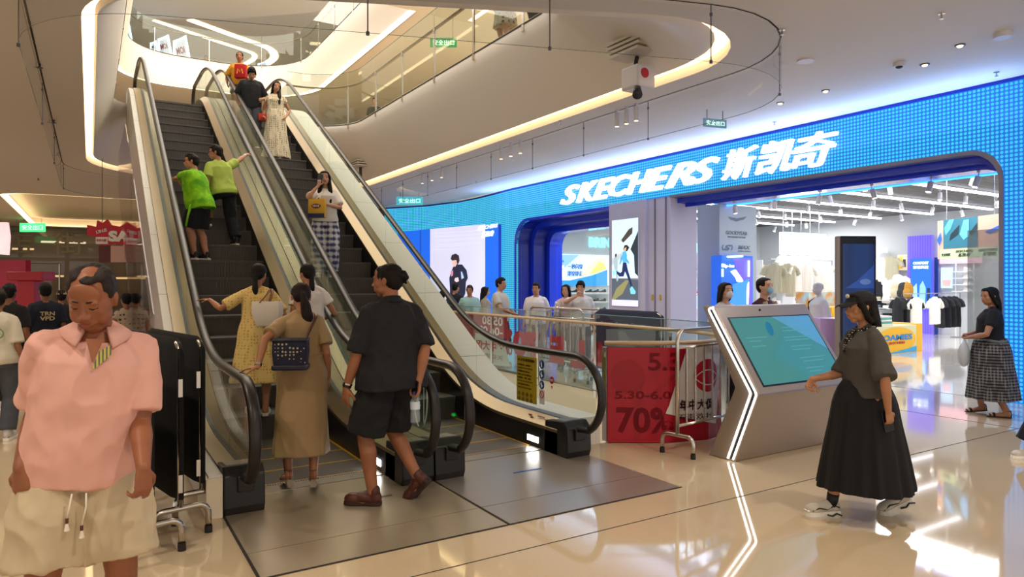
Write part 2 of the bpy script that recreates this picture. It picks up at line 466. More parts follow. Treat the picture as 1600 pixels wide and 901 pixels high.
    def ring(fn, z, rx, ry, yo=0.0, n=24, p=2.4):
        out = []
        for j in range(n):
            a = 2*math.pi*j/n; c, s_ = math.cos(a), math.sin(a)
            out.append(fn(rx*math.copysign(abs(c)**(2/p), c), yo+ry*math.copysign(abs(s_)**(2/p), s_), z))
        return out
    TP = ([(-.10,.155,.108,-.01),(0,.168,.118,-.012),(.10,.150,.104,0),(.19,.142,.098,.004),(.30,.165,.112,0),(.38,.166,.108,-.004),(.43,.140,.092,-.010),(.47,.095,.070,-.016),(.495,.068,.060,-.018)] if sex == 'm' else
          [(-.10,.158,.110,-.015),(0,.172,.118,-.015),(.10,.145,.098,-.003),(.19,.124,.086,.002),(.30,.142,.100,.006),(.36,.146,.108,.010),(.41,.138,.090,-.004),(.44,.112,.076,-.010),(.47,.078,.060,-.014),(.49,.058,.052,-.016)])
    TP = [(z, rx*(1+(f-1)*(1.0 if z < .35 else .5)), ry*(1+(f-1)*1.3*(1 if z < .35 else .4)), yo+(f-1)*.05*(1 if .0 <= z < .3 else 0)) for z, rx, ry, yo in TP]
    def fn_for(z): return (S if z < .2 else T)
    b.rings([ring(fn_for(z), z, rx, ry, yo) for z, rx, ry, yo in TP])
    for i in (0, 1):
        b.capsule([hip[i]+Vector((0,0,.03*k)), hip[i].lerp(knees[i], .35), hip[i].lerp(knees[i], .75), knees[i], knees[i].lerp(ank[i], .28)+(Vector((0,-.012*k,0))), knees[i].lerp(ank[i], .65), ank[i]],
                  [.088*k*lr, .083*k*lr, .066*k*lr, .056*k*lr, .058*k*lr, .044*k*lr, .036*k*lr], n=16)
        M, o = fr[i]; az = lambda x, y, z: o+M@(Vector((x, y, z))*k)
        b.capsule([az(0,-.02,.05), az(0,-.005,.085)], [.034*k, .036*k], n=12)
        b.capsule([az(0,-.02,.03), az(0,.06,.032), az(0,.13,.022), az(0,.175,.016)], [(.028*k,.026*k),(.034*k,.028*k),(.040*k,.018*k),(.034*k,.012*k)], n=12)
        b.capsule([sh[i]+Ms@Vector(((.02,-.02)[i]*k,0,0)), sh[i].lerp(el[i], .3), sh[i].lerp(el[i], .75), el[i], el[i].lerp(wr[i], .3), el[i].lerp(wr[i], .75), wr[i]],
                  [.055*k*ar, .048*k*ar, .041*k*ar, .037*k*ar, .040*k*ar, .030*k*ar, .025*k*ar], n=14)
        h = hands[i]
        add_hand(b, wr[i], hd[i][0], hd[i][1], k*(1.0 if sex == 'm' else .92), curl=h.get('curl', 22), right=(i == 1), fat=1.05 if sex == 'm' else .95, thumbcurl=h.get('tc', 20), spread=h.get('spread', .25))
    for i in (0, 1): b.capsule([T((-.03,.03)[i],-.022,.485), T((-.09,.09)[i],-.020,.447), sh[i]+Vector((0,0,.006*k))], [.040*k*ar, .038*k*ar, .044*k*ar], n=12)
    b.capsule([T(0,-.02,.44), neck0, hc+Mh@Vector((0,-.02,-.05))*hk], [.062*k*(1 if sex=='m' else .86), .057*k*(1 if sex=='m' else .84), .052*hk*(1 if sex=='m' else .84)], n=14)
    hmb = head_mb(hk*(1 if sex == 'm' else .97), sex, old, jaw if sex == 'm' else .93)
    M4 = Matrix.Translation(hc)@Mh.to_4x4(); hmb.xf(M4); b.merge(hmb)
    me = remesh(b, vox if not fine else .0055, it=(2 if vox > .008 else 3))
    body = meshobj('body', me, sk, rt)
    hairm = hm('hair_'+hair[1], hair[1], rough=.6, spec=.25, bump=(60, .5, .004, (6,6,1)))
    mats = dict(lips=hm('lips_'+skin, '%02x%02x%02x' % tuple(int(c*255*q) for c, q in zip(hexc(skin), (.88, .62, .62)))), brow=hm('brow', '16100d', rough=.8), eyewhite=hm('eyewhite', 'cfc2b6', rough=.3), pupil=hm('pupil', '120c0a', rough=.15))
    if face: face_parts(hk*(1 if sex == 'm' else .97), H, rt, mats, M4, closed, old)
    # ---- hair -----------------------------------------------------
    if hair[0] != 'none':
        hb = hair_mb(hk*(1 if sex == 'm' else .99), hair[0], None)
        hb.xf(M4)
        HP = lambda x, y, z: hc+Mh@(Vector((x, y, z))*hk)
        if hair[0] == 'pony':                                     # tail hangs in world down from the crown
            p0 = HP(0,-.105,.005); dn = Vector((0,-.03,-1)); bk = Ms@Vector((0,-1,0))
            hb.capsule([HP(0,-.09,.02), p0+bk*.03+dn*.02, p0+bk*.055+dn*.09+Ms@Vector((.015,0,0)), p0+bk*.05+dn*.19+Ms@Vector((.03,0,0)), p0+bk*.03+dn*.30+Ms@Vector((.045,0,0)), p0+bk*.02+dn*.38+Ms@Vector((.055,0,0))], [.018, .020, .034, .044, .036, .010], n=12)
        if hair[0] == 'bun': hb.ell(HP(0,-.118,.035), (.036*k,.034*k,.036*k)); hb.ell(HP(.012,-.135,.02), (.022*k,.022*k,.024*k)); hb.capsule([HP(0,-.12,.02), HP(.02,-.13,-.02)], .010*k, n=8)
        if hair[0] == 'lowtie':
            p0 = HP(0,-.09,-.06); hb.capsule([HP(0,-.085,-.02), p0, p0+Vector((0,-.03,-.10)), p0+Vector((.01,-.02,-.2))], [.03,.026,.03,.012], n=10)
        if hair[0] == 'long':
            bk = Ms@Vector((0,-1,0))
        fr_ = 55
        hme = remesh(hb, max(vox*.9, .006), it=2, disp=lambda c: .004*noise.noise(Vector((c.x*fr_, c.y*fr_, c.z*9))) + .0025*noise.noise(c*130))
        meshobj('hair', hme, hairm, rt)
    # ---- clothes --------------------------------------------------
    wr_amp = .006 if fine else .004
    def folds(sc=1.0, vert=False):
        def g(c):
            q = Vector((c.x*9, c.y*9, c.z*(3.2 if vert else 7)))
            n1 = noise.noise(q); n2 = noise.noise(q*2.3+Vector((5, 1, 3)))
            return sc*wr_amp*(1.1*(1-abs(n1)*2.4) + .55*n2)-sc*wr_amp*.3
        return g
    def torso(mb, hem, off, neckz=.478, flare=0.0, wide=1.0):
        rs = []
        zs = [hem]+[z for z, *_ in TP if z > hem+.03 and z < neckz-.012]+[neckz]
        for z in zs:
            q = [t for t in TP if t[0] <= z]; a = q[-1] if q else TP[0]; c = next((t for t in TP if t[0] > z), TP[-1])
            u = 0 if c[0] == a[0] else max(0, min(1, (z-a[0])/(c[0]-a[0])))
            rx = a[1]*(1-u)+c[1]*u; ry = a[2]*(1-u)+c[2]*u; yo = a[3]*(1-u)+c[3]*u
            if z < .33: m_ = max(TP[4][1], .155)*(.96 if sex == 'm' else .93); rx = max(rx, m_*wide); ry = max(ry, TP[4][2]*wide*.98)
            g = off/k*(1 if z < .42 else .75)+(flare*(.3-z) if z < .3 else 0)
            rs.append(ring(fn_for(z), z, rx+g, ry+g, yo, n=28))
        mb.rings(rs)
    def sleeve(mb, i, frac, off, cuff=0.0):
        """frac 0..1 upper arm, 1..2 forearm"""
        def P(q): return sh[i].lerp(el[i], q) if q <= 1 else el[i].lerp(wr[i], q-1)
        def r0(q): return (.055-.018*min(q, 1)-.012*max(q-1, 0))*k*ar
        qs = [0, .25*min(frac, 1)]+[x for x in (.5, .75, 1.0, 1.3, 1.6) if x < frac-.08]+[frac]
        mb.tube([sh[i]+Ms@Vector(((.05,-.05)[i]*k, 0, -.012*k))]+[P(q) for q in qs], [.054*k*ar]+[r0(q)+off*(.45+.7*min(q, 1))+(cuff*(q/frac)) for q in qs], n=16)
        mb.ell(sh[i]+Ms@Vector(((.012,-.012)[i]*k,0,-.014*k)), (.056*k*ar+off*.6,)*3)
        mb.capsule([T((-.04,.04)[i],-.022,.474), T((-.09,.09)[i],-.020,.442), sh[i]+Ms@Vector(((.01,-.01)[i]*k,0,0))], [.040*k*ar+off*.55, .044*k*ar+off*.6, .052*k*ar+off*.6], n=12)
    topm = botm = None
    def legs(mb, frac, off, flare=0.0, waist=.09):
        for i in (0, 1):
            def P(q): return hip[i].lerp(knees[i], q) if q <= 1 else knees[i].lerp(ank[i], q-1)
            def r0(q): return (.092-.034*min(q, 1)-.012*max(q-1, 0))*k*lr
            qs = [-.12, .15]+[x for x in (.4, .7, 1.0, 1.25, 1.5, 1.75) if x < frac-.1]+[frac]
            mb.tube([P(q) for q in qs], [r0(max(q, 0))+off*(.25+.75*min(1, max(0, q)/.45))+flare*max(0, q)/frac for q in qs], n=18)
        rs = []
        for z, rx, ry, yo in TP:
            if z <= .11: rs.append(ring(S, z, rx+.012/k+off*.2, ry+.012/k+off*.2, yo))
        rs.append(ring(S, waist+.03, TP[2][1]+.010, TP[2][2]+.010, TP[2][3])); rs.sort(key=lambda r: sum(p.z for p in r))
        mb.rings(rs)
    def skirt(mb, zt, zb, w0, w1, pleats=12, amp=.05, cy=0.0, cx=0.0, n=96, steps=14, dep=.8, grow=1.0, slit=None):
        """zt/zb absolute local z"""
        rs = []
        c0 = pel+Vector((0,0,0))
        foot_c = (ank[0]+ank[1])/2
        for i in range(steps+1):
            u = i/steps; z = zt+(zb-zt)*u; c = Vector((c0.x*(1-u*.6)+foot_c.x*u*.6+cx*u, c0.y*(1-u*.6)+foot_c.y*u*.6+cy*u, z))
            w = w0+(w1-w0)*(u**grow); hip_b = .012*math.exp(-((u-.18)/.14)**2)
            r_ = []
            for j in range(n):
                a = 2*math.pi*j/n
                q = 1+amp*u**.8*(math.sin(a*pleats+1.7*math.sin(a*2+1))+.4*math.sin(a*(pleats*1.7)+2))
                r_.append(c+Vector(((w+hip_b)*q*math.cos(a), (w*dep+hip_b)*q*math.sin(a), (.006*math.sin(a*3+1)+.004*math.sin(a*pleats))*u)))
            rs.append(r_)
        rs.reverse(); mb.rings(rs)
    if top:
        t = MB(); off = top.get('off', .016); hem = top.get('hem', -.03)
        torso(t, hem, off, neckz=top.get('neck', .482), flare=top.get('flare', .02), wide=top.get('wide', 1.0))
        fr2 = top.get('sleeve', .62)
        if fr2 > 0:
            for i in (0, 1): sleeve(t, i, fr2, top.get('soff', off*1.1), top.get('cuff', 0.0))
        if bot and bot.get('dress'):
            skirt(t, pel.z+.15*k, bot['zb'], bot.get('w0', .15), bot.get('w1', .24), bot.get('pleats', 9), bot.get('amp', .05), cy=bot.get('cy', 0), cx=bot.get('cx', 0), dep=bot.get('dep', .8), grow=bot.get('grow', 1))
        me = remesh(t, max(vox*.95, .0065), it=top.get('it', 3), disp=folds(top.get('fold', 1.0), vert=bool(bot and bot.get('dress'))))
        o = meshobj(top.get('name', 'shirt'), me, top['mat'], rt)
        if top.get('label'): o['label'] = top['label']
    if bot and not bot.get('dress'):
        t = MB()
        if bot['type'] in ('shorts', 'pants'):
            legs(t, bot.get('frac', .9 if bot['type'] == 'shorts' else 1.93), bot.get('off', .02), bot.get('flare', .01))
            me = remesh(t, max(vox*.95, .0065), it=3, disp=folds(bot.get('fold', 1.0)))
        else:
            skirt(t, pel.z+.12*k, bot['zb'], bot.get('w0', .15), bot.get('w1', .3), bot.get('pleats', 16), bot.get('amp', .06), cy=bot.get('cy', 0), cx=bot.get('cx', 0), dep=bot.get('dep', .8), grow=bot.get('grow', 1))
            me = remesh(t, max(vox*.95, .0065), it=1)
        o = meshobj(bot.get('name', bot['type']), me, bot['mat'], rt)
    if shoes:
        for i in (0, 1):
            if shoes[0] == 'none': break
            u, s_ = shoe_mb(shoes[0], k)
            M, o = fr[i]; X = Matrix.Translation(o)@M.to_4x4()
            for q in (u, s_): q.xf(X)
            if shoes[0] in ('sneaker', 'leather', 'chunky', 'slipper', 'pump'):
                ume = remesh(u, .006 if fine else .008, it=2); so = meshobj('shoe', ume, hm('shoe_'+shoes[1], shoes[1], rough=.45), rt)
            else: so = u.build('shoe', hm('shoe_'+shoes[1], shoes[1], rough=.4), rt, smooth=True, keep=True)
            s_.build('sole', hm('sole_'+shoes[2], shoes[2], rough=.6), so, keep=True)
            if shoes[0] == 'chunky':
                for sd in (1, -1):
                    q = MB(); q.tube([(sd*.037*k, .17*k, .055), (sd*.045*k, .12*k, .075), (sd*.040*k, .06*k, .062), (sd*.037*k, .0, .085), (sd*.036*k, -.04*k, .07)], .005, n=6)
                    q.tube([(sd*.046*k, -.05*k, .02), (sd*.050*k, -.01*k, .035), (sd*.047*k, .02*k, .018), (sd*.052*k, .06*k, .03)], .006, n=6)
                    q.xf(X); q.build('dark_overlay', hm('overlay_dark', '2a2a2c'), so, smooth=True, keep=True)
                q = MB(); q.ell((0, .188*k, .05), (.034*k, .022*k, .016*k)); q.xf(X); q.build('toe_cap', hm('shoe_silver', 'd0ccc4', rough=.3, metal=.5), so, smooth=True, keep=True)
            if shoes[0] in ('sneaker', 'chunky', 'leather') and fine:
                lc = MB()
                for q in range(4):
                    yy = (.055+.018*q)*k; zz = (.098-.009*q)*k
                    lc.tube([(-.024*k, yy, zz-.012), (0, yy+.004, zz+.004), (.024*k, yy, zz-.012)], .003, n=6)
                lc.xf(X); lc.build('laces', hm('lace_'+shoes[0], '3a1c12' if shoes[0] == 'leather' else '151515'), so, smooth=True, keep=True)
    info = dict(root=rt, S=S, T=T, hc=hc, Mh=Mh, M4=M4, hk=hk, k=k, sh=sh, el=el, wr=wr, hd=hd, hip=hip, knees=knees, ank=ank, pel=pel, fr=fr, mats=mats,
                W=Matrix.Translation(Vector(pos))@Matrix.Rotation(yaw, 4, 'Z'), ring=ring, TP=TP, fn=fn_for, Ms=Ms)
    return info
def hpart(P, mb, name, m, smooth=True, it=None, vox=.006, parent=None):
    """part given in head coordinates"""
    mb.xf(P['M4'])
    if it is not None: return meshobj(name, remesh(mb, vox, it=it), m, parent or P['root'])
    return mb.build(name, m, parent or P['root'], smooth=smooth, keep=True)
# ================================================================ materials of the place
def floor_material():
    m = mat('polished_stone', hexc('cdb592'), rough=.06, spec=.6, coat=.3); nt = m.node_tree; b = nt.nodes['Principled BSDF']
    b.inputs['Coat Roughness'].default_value = .03
    t = nt.nodes.new('ShaderNodeTexCoord'); n = nt.nodes.new('ShaderNodeTexNoise'); n.inputs['Scale'].default_value = 260; n.inputs['Detail'].default_value = 2
    n2 = nt.nodes.new('ShaderNodeTexNoise'); n2.inputs['Scale'].default_value = 1.3
    r = nt.nodes.new('ShaderNodeValToRGB'); r.color_ramp.elements[0].position = .35; r.color_ramp.elements[1].position = .65
    r.color_ramp.elements[0].color = (*srgb(hexc('cdb797')), 1); r.color_ramp.elements[1].color = (*srgb(hexc('dbc8a8')), 1)
    mx = nt.nodes.new('ShaderNodeMix'); mx.data_type = 'RGBA'; mx.blend_type = 'MULTIPLY'; mx.inputs['Factor'].default_value = .12
    nt.links.new(t.outputs['Object'], n.inputs['Vector']); nt.links.new(t.outputs['Object'], n2.inputs['Vector'])
    nt.links.new(n.outputs['Fac'], r.inputs['Fac']); nt.links.new(r.outputs[0], mx.inputs[6]); nt.links.new(n2.outputs['Fac'], mx.inputs[7])
    nt.links.new(mx.outputs[2], b.inputs['Base Color'])
    return m
M_floor = floor_material()
M_ceil = hm('ceiling_paint', 'd9d3cc', rough=.7)
M_white = hm('white_paint', 'e0dbd4', rough=.55)
M_fascia = hm('fascia_paint', 'ece5dc', rough=.45)
M_dark = hm('dark_joint', '2c2826', rough=.8)
M_cream = hm('cream_panel', 'e4d6bd', rough=.45)
M_stripe = mat('warm_strip', hexc('fff0d8'), emit=hexc('ffd9a0'), es=2.6)
M_stripe_up = mat('warm_strip_upper', hexc('fff0d8'), emit=hexc('ffe2b4'), es=3.0)
M_wstrip = mat('white_strip', hexc('ffffff'), emit=hexc('f4f6ff'), es=3.2)
def glassy(name, tint, refl=.9, tr=.96, rough=0.0, ior=1.45):
    m = bpy.data.materials.new(name); m.use_nodes = True; nt = m.node_tree; N = nt.nodes; N.remove(N['Principled BSDF']); out = N['Material Output']
    t = N.new('ShaderNodeBsdfTransparent'); t.inputs[0].default_value = (tint[0]*tr, tint[1]*tr, tint[2]*tr, 1)
    g = N.new('ShaderNodeBsdfGlossy'); g.inputs['Roughness'].default_value = rough; g.inputs[0].default_value = (refl,)*3+(1,)
    lw_ = N.new('ShaderNodeLayerWeight'); pw = N.new('ShaderNodeMath'); pw.operation = 'POWER'; pw.inputs[1].default_value = 4.5; nt.links.new(lw_.outputs['Facing'], pw.inputs[0])
    f = N.new('ShaderNodeMath'); f.operation = 'MULTIPLY_ADD'; f.inputs[1].default_value = .45; f.inputs[2].default_value = (ior-1)*.12; nt.links.new(pw.outputs[0], f.inputs[0]); x = N.new('ShaderNodeMixShader')
    nt.links.new(f.outputs[0], x.inputs[0]); nt.links.new(t.outputs[0], x.inputs[1]); nt.links.new(g.outputs[0], x.inputs[2]); nt.links.new(x.outputs[0], out.inputs[0]); MATS[name] = m; return m
M_glass = glassy('clear_glass', (.93,.98,.95), ior=1.3)
M_curtain = glassy('curtain_glass', (.95,.97,1.0), ior=1.22)
M_gedge = mat('glass_edge', hexc('6f8f88'), rough=.1, alpha=.7)
M_steel = mat('stainless', hexc('c0bab2'), rough=.22, metal=1.0)
M_brushed = mat('brushed_steel', hexc('a59c90'), rough=.34, metal=.9, bump=(240,.25,.001,(.04,1,1)))
M_bronze = mat('bronze_metal', hexc('94856c'), rough=.36, metal=.85, bump=(90,.1,.001))
M_black = hm('black_plastic', '17171a', rough=.38)
M_rubber = hm('black_rubber', '1a1514', rough=.38)
M_wood = hm('beige_rail', 'c9ac84', rough=.35)
M_greystone = hm('grey_base', '5b564f', rough=.3)
M_red = hm('banner_red', 'ae1029', rough=.35)
M_redb = hm('sale_red', 'c0142e', rough=.4)
M_tagw = hm('tag_white', 'e6e0dd', rough=.5)
M_blue = hm('portal_blue', '123ce6', rough=.18, coat=.5)
M_bluedk = hm('portal_blue_deep', '0a1f94', rough=.3)
M_lilac = hm('portal_panel', 'c9c6dc', rough=.4)
# ---------------------------------------------------------------- floor and void
VOID = [(3.98,5.32),(4.34,5.30),(4.85,4.98),(5.30,4.87),(5.72,4.98),(6.05,5.30),(6.25,5.85),(6.30,6.5),(6.30,24),(3.98,24)]
fl = MB().polyhole([(-22,-5),(30,-5),(30,60),(-22,60)], [VOID], 0.0)
struct(fl.build('floor', M_floor, loc=(0,0,0)))
struct(MB().box(-2,12,2,30,-5.6,-5.5).build('floor_lower', M_floor))
e = MB()
for i in range(len(VOID)-1):
    a, b = VOID[i], VOID[i+1]
    e.add([(a[0],a[1],-.001),(b[0],b[1],-.001),(b[0],b[1],-1.5),(a[0],a[1],-1.5)], [(0,1,2,3)])
struct(e.build('trim_1', M_cream, norm=False))
e = MB()
e.box(-22, 30, 3.432, 3.438, .0005, .0022)
for y in (12.6, 21.7): e.box(-22, 3.9 if y < 24 else 3.9, y-.003, y+.003, .0005, .0022)
for y in (8.4, 13.4, 18.4): e.box(6.5, 30, y-.003, y+.003, .0005, .0022)
for x in (8.6,): e.box(x-.002, x+.002, 3.44, 30, .0005, .0022)
struct(e.build('trim_2', M_dark))
# ---------------------------------------------------------------- ceilings
ZC = 4.3
P1 = fillet([(.04,7.4),(6.5,4.55),(6.5,19.75),(.04,19.75)], [1.3,1.15,1.6,2.2], 10)
P1o = fillet([(-.08,7.28),(6.68,4.32),(6.68,19.95),(-.08,19.95)], [1.45,1.3,1.75,2.35], 10)
P2 = fillet([(.42,9.2),(5.62,6.9),(5.62,17.35),(.42,17.35)], [.9,.9,1.3,.6], 10)
PC = fillet([(-.55,6.5),(7.1,3.98),(7.1,20.6),(-.55,20.6)], [1.5,1.5,2.0,2.2], 10)
REC = fillet([(-2.4,25.6),(9,25.6),(9,40),(-2.4,40)], .9, 6)
c = MB().polyhole([(-22,-5),(10.4,-5),(10.4,60),(-22,60)], [P1o, REC], ZC)
struct(c.build('ceiling', M_ceil, loc=(0,0,ZC)))
struct(MB().polyhole(REC, [], ZC+.35).build('ceiling_recess', M_ceil))
e = MB()
for a in (REC,):
    n = len(a)
    for i in range(n):
        p, q = a[i], a[(i+1) % n]; e.add([(p[0],p[1],ZC),(q[0],q[1],ZC),(q[0],q[1],ZC+.35),(p[0],p[1],ZC+.35)], [(0,1,2,3)])
struct(e.build('trim_3', M_ceil, norm=False))
def ribbon(A, B, za, zb, closed=True, sub=None):
    m = MB(); n = len(A)
    for i in range(n if closed else n-1):
        j = (i+1) % n
        m.add([(A[i][0],A[i][1],za),(A[j][0],A[j][1],za),(B[j][0],B[j][1],zb),(B[i][0],B[i][1],zb)], [(0,1,2,3)])
    return m
def inset(P, d):
    cx = sum(p[0] for p in P)/len(P); out = []
    n = len(P)
    for i in range(n):
        a = Vector(P[i-1]); b = Vector(P[(i+1) % n]); t = (b-a).normalized(); out.append((P[i][0]-t.y*d, P[i][1]+t.x*d))
    return out
# fascia of the level above: from the light slot up to the floor edge
Z2 = 5.5
def lerp_path(A, B, u): return [(a[0]*(1-u)+b[0]*u, a[1]*(1-u)+b[1]*u) for a, b in zip(A, B)]
fas = MB(); rs = []
for u, z in ((0,4.40),(.06,4.36),(.18,4.44),(.45,4.72),(.75,5.05),(.93,5.30),(1,5.44),(1,5.52)):
    rs.append([Vector((x, y, z)) for x, y in lerp_path(P1, P2, u)])
fas.rings(rs, caps=False)
struct(fas.build('wall_fascia', M_fascia, smooth=True, autos=50, norm=False))
struct(ribbon(P1o, P1o, ZC, ZC+.16).build('trim_4', M_ceil, norm=False))
st = tag(ribbon(P1o, P1, ZC+.13, ZC+.10).build('cove_light', M_stripe, norm=False), 'long warm cove light strip around the oval ceiling opening', 'strip light')
struct(ribbon(lerp_path(PC,PC,0), inset(PC, .022), ZC-.002, ZC-.002).build('trim_5', M_dark, norm=False))
# smoke curtain of hung glass
sc_ = thing('smoke_curtain', 'clear glass smoke curtain hung below the ceiling around the opening', 'glass curtain', (3.3, 12, 3.75))
zb = 3.74
def resample(P, step):
    out = []; n = len(P)
    for i in range(n):
        a = Vector(P[i]); b = Vector(P[(i+1) % n]); L = (b-a).length; m = max(1, int(L/step))
        for k in range(m): out.append(tuple(a+(b-a)*k/m))
    return out
PCr = resample(PC, 1.55)
g = ribbon(PCr, PCr, zb, ZC-.04); g.build('glass_panel', M_curtain, sc_, norm=False)
g = ribbon(PCr, inset(PCr, .006), zb, zb); g.merge(ribbon(PCr, inset(PCr, .006), zb-.004, zb+.004)); g.build('lower_edge', M_gedge, sc_, norm=False)
acc = 0; last = None; rods = 0
for i, p in enumerate(PCr):
    if last is None or (Vector(p)-Vector(last)).length > (1.4 if p[0] > 1 else 2.6):
        last = p; r = MB(); r.cyl((p[0], p[1], zb-.01), .006, ZC-zb, n=6); r.cyl((p[0], p[1], zb-.02), .016, .03, n=10); r.cyl((p[0], p[1], ZC-.12), .014, .03, n=8)
        r.build('hanging_rod', hm('rod_metal','6c6c74',rough=.3,metal=.8), sc_)
# recess strip far left
sp = ribbon(REC, inset(REC, .22), ZC+.02, ZC+.02)
tag(sp.build('cove_light', M_stripe, norm=False), 'glowing strip light outlining the far recessed ceiling above the glass entrance', 'strip light')
# ---------------------------------------------------------------- level 2
f2 = MB().polyhole([(-8,-3),(20,-3),(20,60),(-8,60)], [fillet([(.42,9.2),(5.62,6.9),(5.62,17.35),(.42,17.35)], [.9,.9,1.3,.6], 10)], 5.52)
struct(f2.build('floor_upper', hm('upper_floor','cdb99a',rough=.15), loc=(0,0,5.52)))
Z3 = 9.7
O3 = fillet([(.9,18.8),(8.1,18.8),(8.1,31.4),(.9,31.4)], [.1,.1,3.0,2.0], 10)
O3t = fillet([(1.2,19.2),(7.8,19.2),(7.8,31.7),(1.2,31.7)], [.1,.1,3.0,2.0], 10)
O3c = fillet([(.7,18.6),(8.35,18.6),(8.35,31.65),(.7,31.65)], [.1,.1,3.2,2.2], 10)
struct(MB().polyhole([(-8,6),(20,6),(20,60),(-8,60)], [O3c], Z3).build('ceiling_upper', M_ceil, loc=(0,0,Z3)))
struct(MB().box(.2, 9.8, 5.0, 18.6, Z3-.14, Z3-.02).build('ceiling_bridge', M_ceil))
tag(MB().box(9.82, 10.05, 5, 18.6, Z3-.06, Z3-.03).build('cove_light', M_stripe_up), 'straight light strip beside the upper bridge, top centre', 'strip light')
rs = []
for u, z in ((0,Z3+.02),(.0,Z3+.15),(.5,10.3),(1,10.9),(1,11.05)): rs.append([Vector((x, y, z)) for x, y in lerp_path(O3, O3t, u)])
fa = MB().rings(rs, caps=False); struct(fa.build('wall_fascia_upper', M_fascia, smooth=True, autos=60, norm=False))
tag(ribbon(O3c, O3, Z3+.05, Z3+.03).build('cove_light', M_stripe_up, norm=False), 'long glowing strip under the second upper floor edge behind the escalators', 'strip light')
struct(MB().box(-8, 20, 45, 45.2, 0, 16).build('wall_back', M_white))
struct(MB().box(14, 14.2, 5, 45, 5.52, 9.7).build('wall_upper', M_white))
struct(MB().box(15, 15.2, 12, 45, 11.0, 15.2).build('wall_top', M_white))
ZT = 15.2
struct(MB().box(-10, 20, 10, 60, ZT, ZT+.1).build('ceiling_top', M_ceil))
dr = [(1.0-4,38.9),(1.15,37.8),(5.7,35.0),(9.5,31.5),(20,24),(20,8),(-9,8),(-9,40)]
struct(MB().prism([(x, y, 14.2) for x, y in dr], (0,0,.2)).build('ceiling_drop', M_ceil))
def strip_line(pts, w, z, mat_, label, r=1.5):
    p = bez_round([(x, y, z) for x, y in pts], r, 8); m = MB(); n = len(p)
    L = []; Rr = []
    for i in range(n):
        d = (p[min(i+1, n-1)]-p[max(i-1, 0)]).normalized(); nn = Vector((-d.y, d.x, 0))*w/2; L.append(p[i]+nn); Rr.append(p[i]-nn)
    for i in range(n-1): m.add([L[i], L[i+1], Rr[i+1], Rr[i]], [(0,1,2,3)])
    return tag(m.build('cove_light', mat_, norm=False), label, 'strip light')
def zpt(px, py, z): return tuple(gnd(px, py, z).to_2d()) if py > HZ else tuple(at(px, F*(z-CAMH)/(HZ-py)).to_2d())
strip_line([zpt(296,31,ZT-.03), zpt(370,58,ZT-.03), zpt(424,76,ZT-.03), zpt(431,90,ZT-.03), zpt(400,112,ZT-.03)], .45, ZT-.03, M_stripe_up, 'curved bright light strip on the topmost ceiling behind the yellow shirt')
strip_line([zpt(240,32,ZT-.03), zpt(330,62,ZT-.03), zpt(398,84,ZT-.03), zpt(398,92,ZT-.03), zpt(370,108,ZT-.03)], .28, ZT-.03, M_stripe_up, 'thin light strip on the topmost ceiling, left of the curved one', 2)
# ---------------------------------------------------------------- glass guard rails of the upper floors
M_greyrail = hm('grey_rail', '8c7c66', rough=.35, metal=.4)
def guard(path, z0, h, label, railz, step=1.5, rail_m=None, posts=True, group=None, rail_r=.028, w2=None):
    P = [Vector((x, y, z0)) for x, y in path]; t = thing('glass_guard_rail', label, 'glass railing', (P[0].x, P[0].y, z0), 0, group)
    L = [0]
    for a, b in zip(P, P[1:]): L.append(L[-1]+(b-a).length)
    def pt(s):
        for i in range(len(P)-1):
            if s <= L[i+1] or i == len(P)-2: return P[i].lerp(P[i+1], (s-L[i])/max(L[i+1]-L[i], 1e-6))
    n = max(1, round(L[-1]/step)); cut = [L[-1]*i/n for i in range(n+1)]
    for i in range(n):
        seg = [pt(cut[i]+.012)]+[P[j] for j in range(len(P)) if cut[i]+.02 < L[j] < cut[i+1]-.02]+[pt(cut[i+1]-.012)]
        m = MB()
        for a, b in zip(seg, seg[1:]):
            d = (b-a).normalized(); q = Vector((-d.y, d.x, 0))*.006
            m.add([a-q,b-q,b+q,a+q,a-q+Vector((0,0,h)),b-q+Vector((0,0,h)),b+q+Vector((0,0,h)),a+q+Vector((0,0,h))], [(3,2,1,0),(4,5,6,7),(0,1,5,4),(2,3,7,6)])
        m.build('glass_panel', M_glass, t, norm=False)
        m = MB(); m.tube([p+Vector((0,0,h)) for p in seg], .007, n=5); m.build('glass_edge', M_gedge, t)
        if posts:
            p = pt(cut[i]); pm = MB(); pm.box(p.x-.012, p.x+.012, p.y-.03, p.y+.03, z0-.1, z0+railz-.04); pm.box(p.x-.025, p.x+.025, p.y-.02, p.y+.02, z0+railz-.14, z0+railz-.09)
            pm.build('post', M_steel, t)
    m = MB(); q = .07
    dirs = [(P[min(i+1, len(P)-1)]-P[max(i-1, 0)]).normalized() for i in range(len(P))]
    off = w2 if w2 is not None else q
    m.tube([p+Vector((d.y*off, -d.x*off, railz)) for p, d in zip(P, dirs)], rail_r, n=10, flat=(1.5, .75)); m.build('handrail', rail_m or M_greyrail, t, smooth=True)
    m = MB(); m.tube([p+Vector((0,0,.01)) for p in P], .02, n=4); m.build('base_channel', M_greystone, t)
    return t
i0 = next(i for i, p in enumerate(P2) if p[0] > 5.6 and p[1] > 7.5)
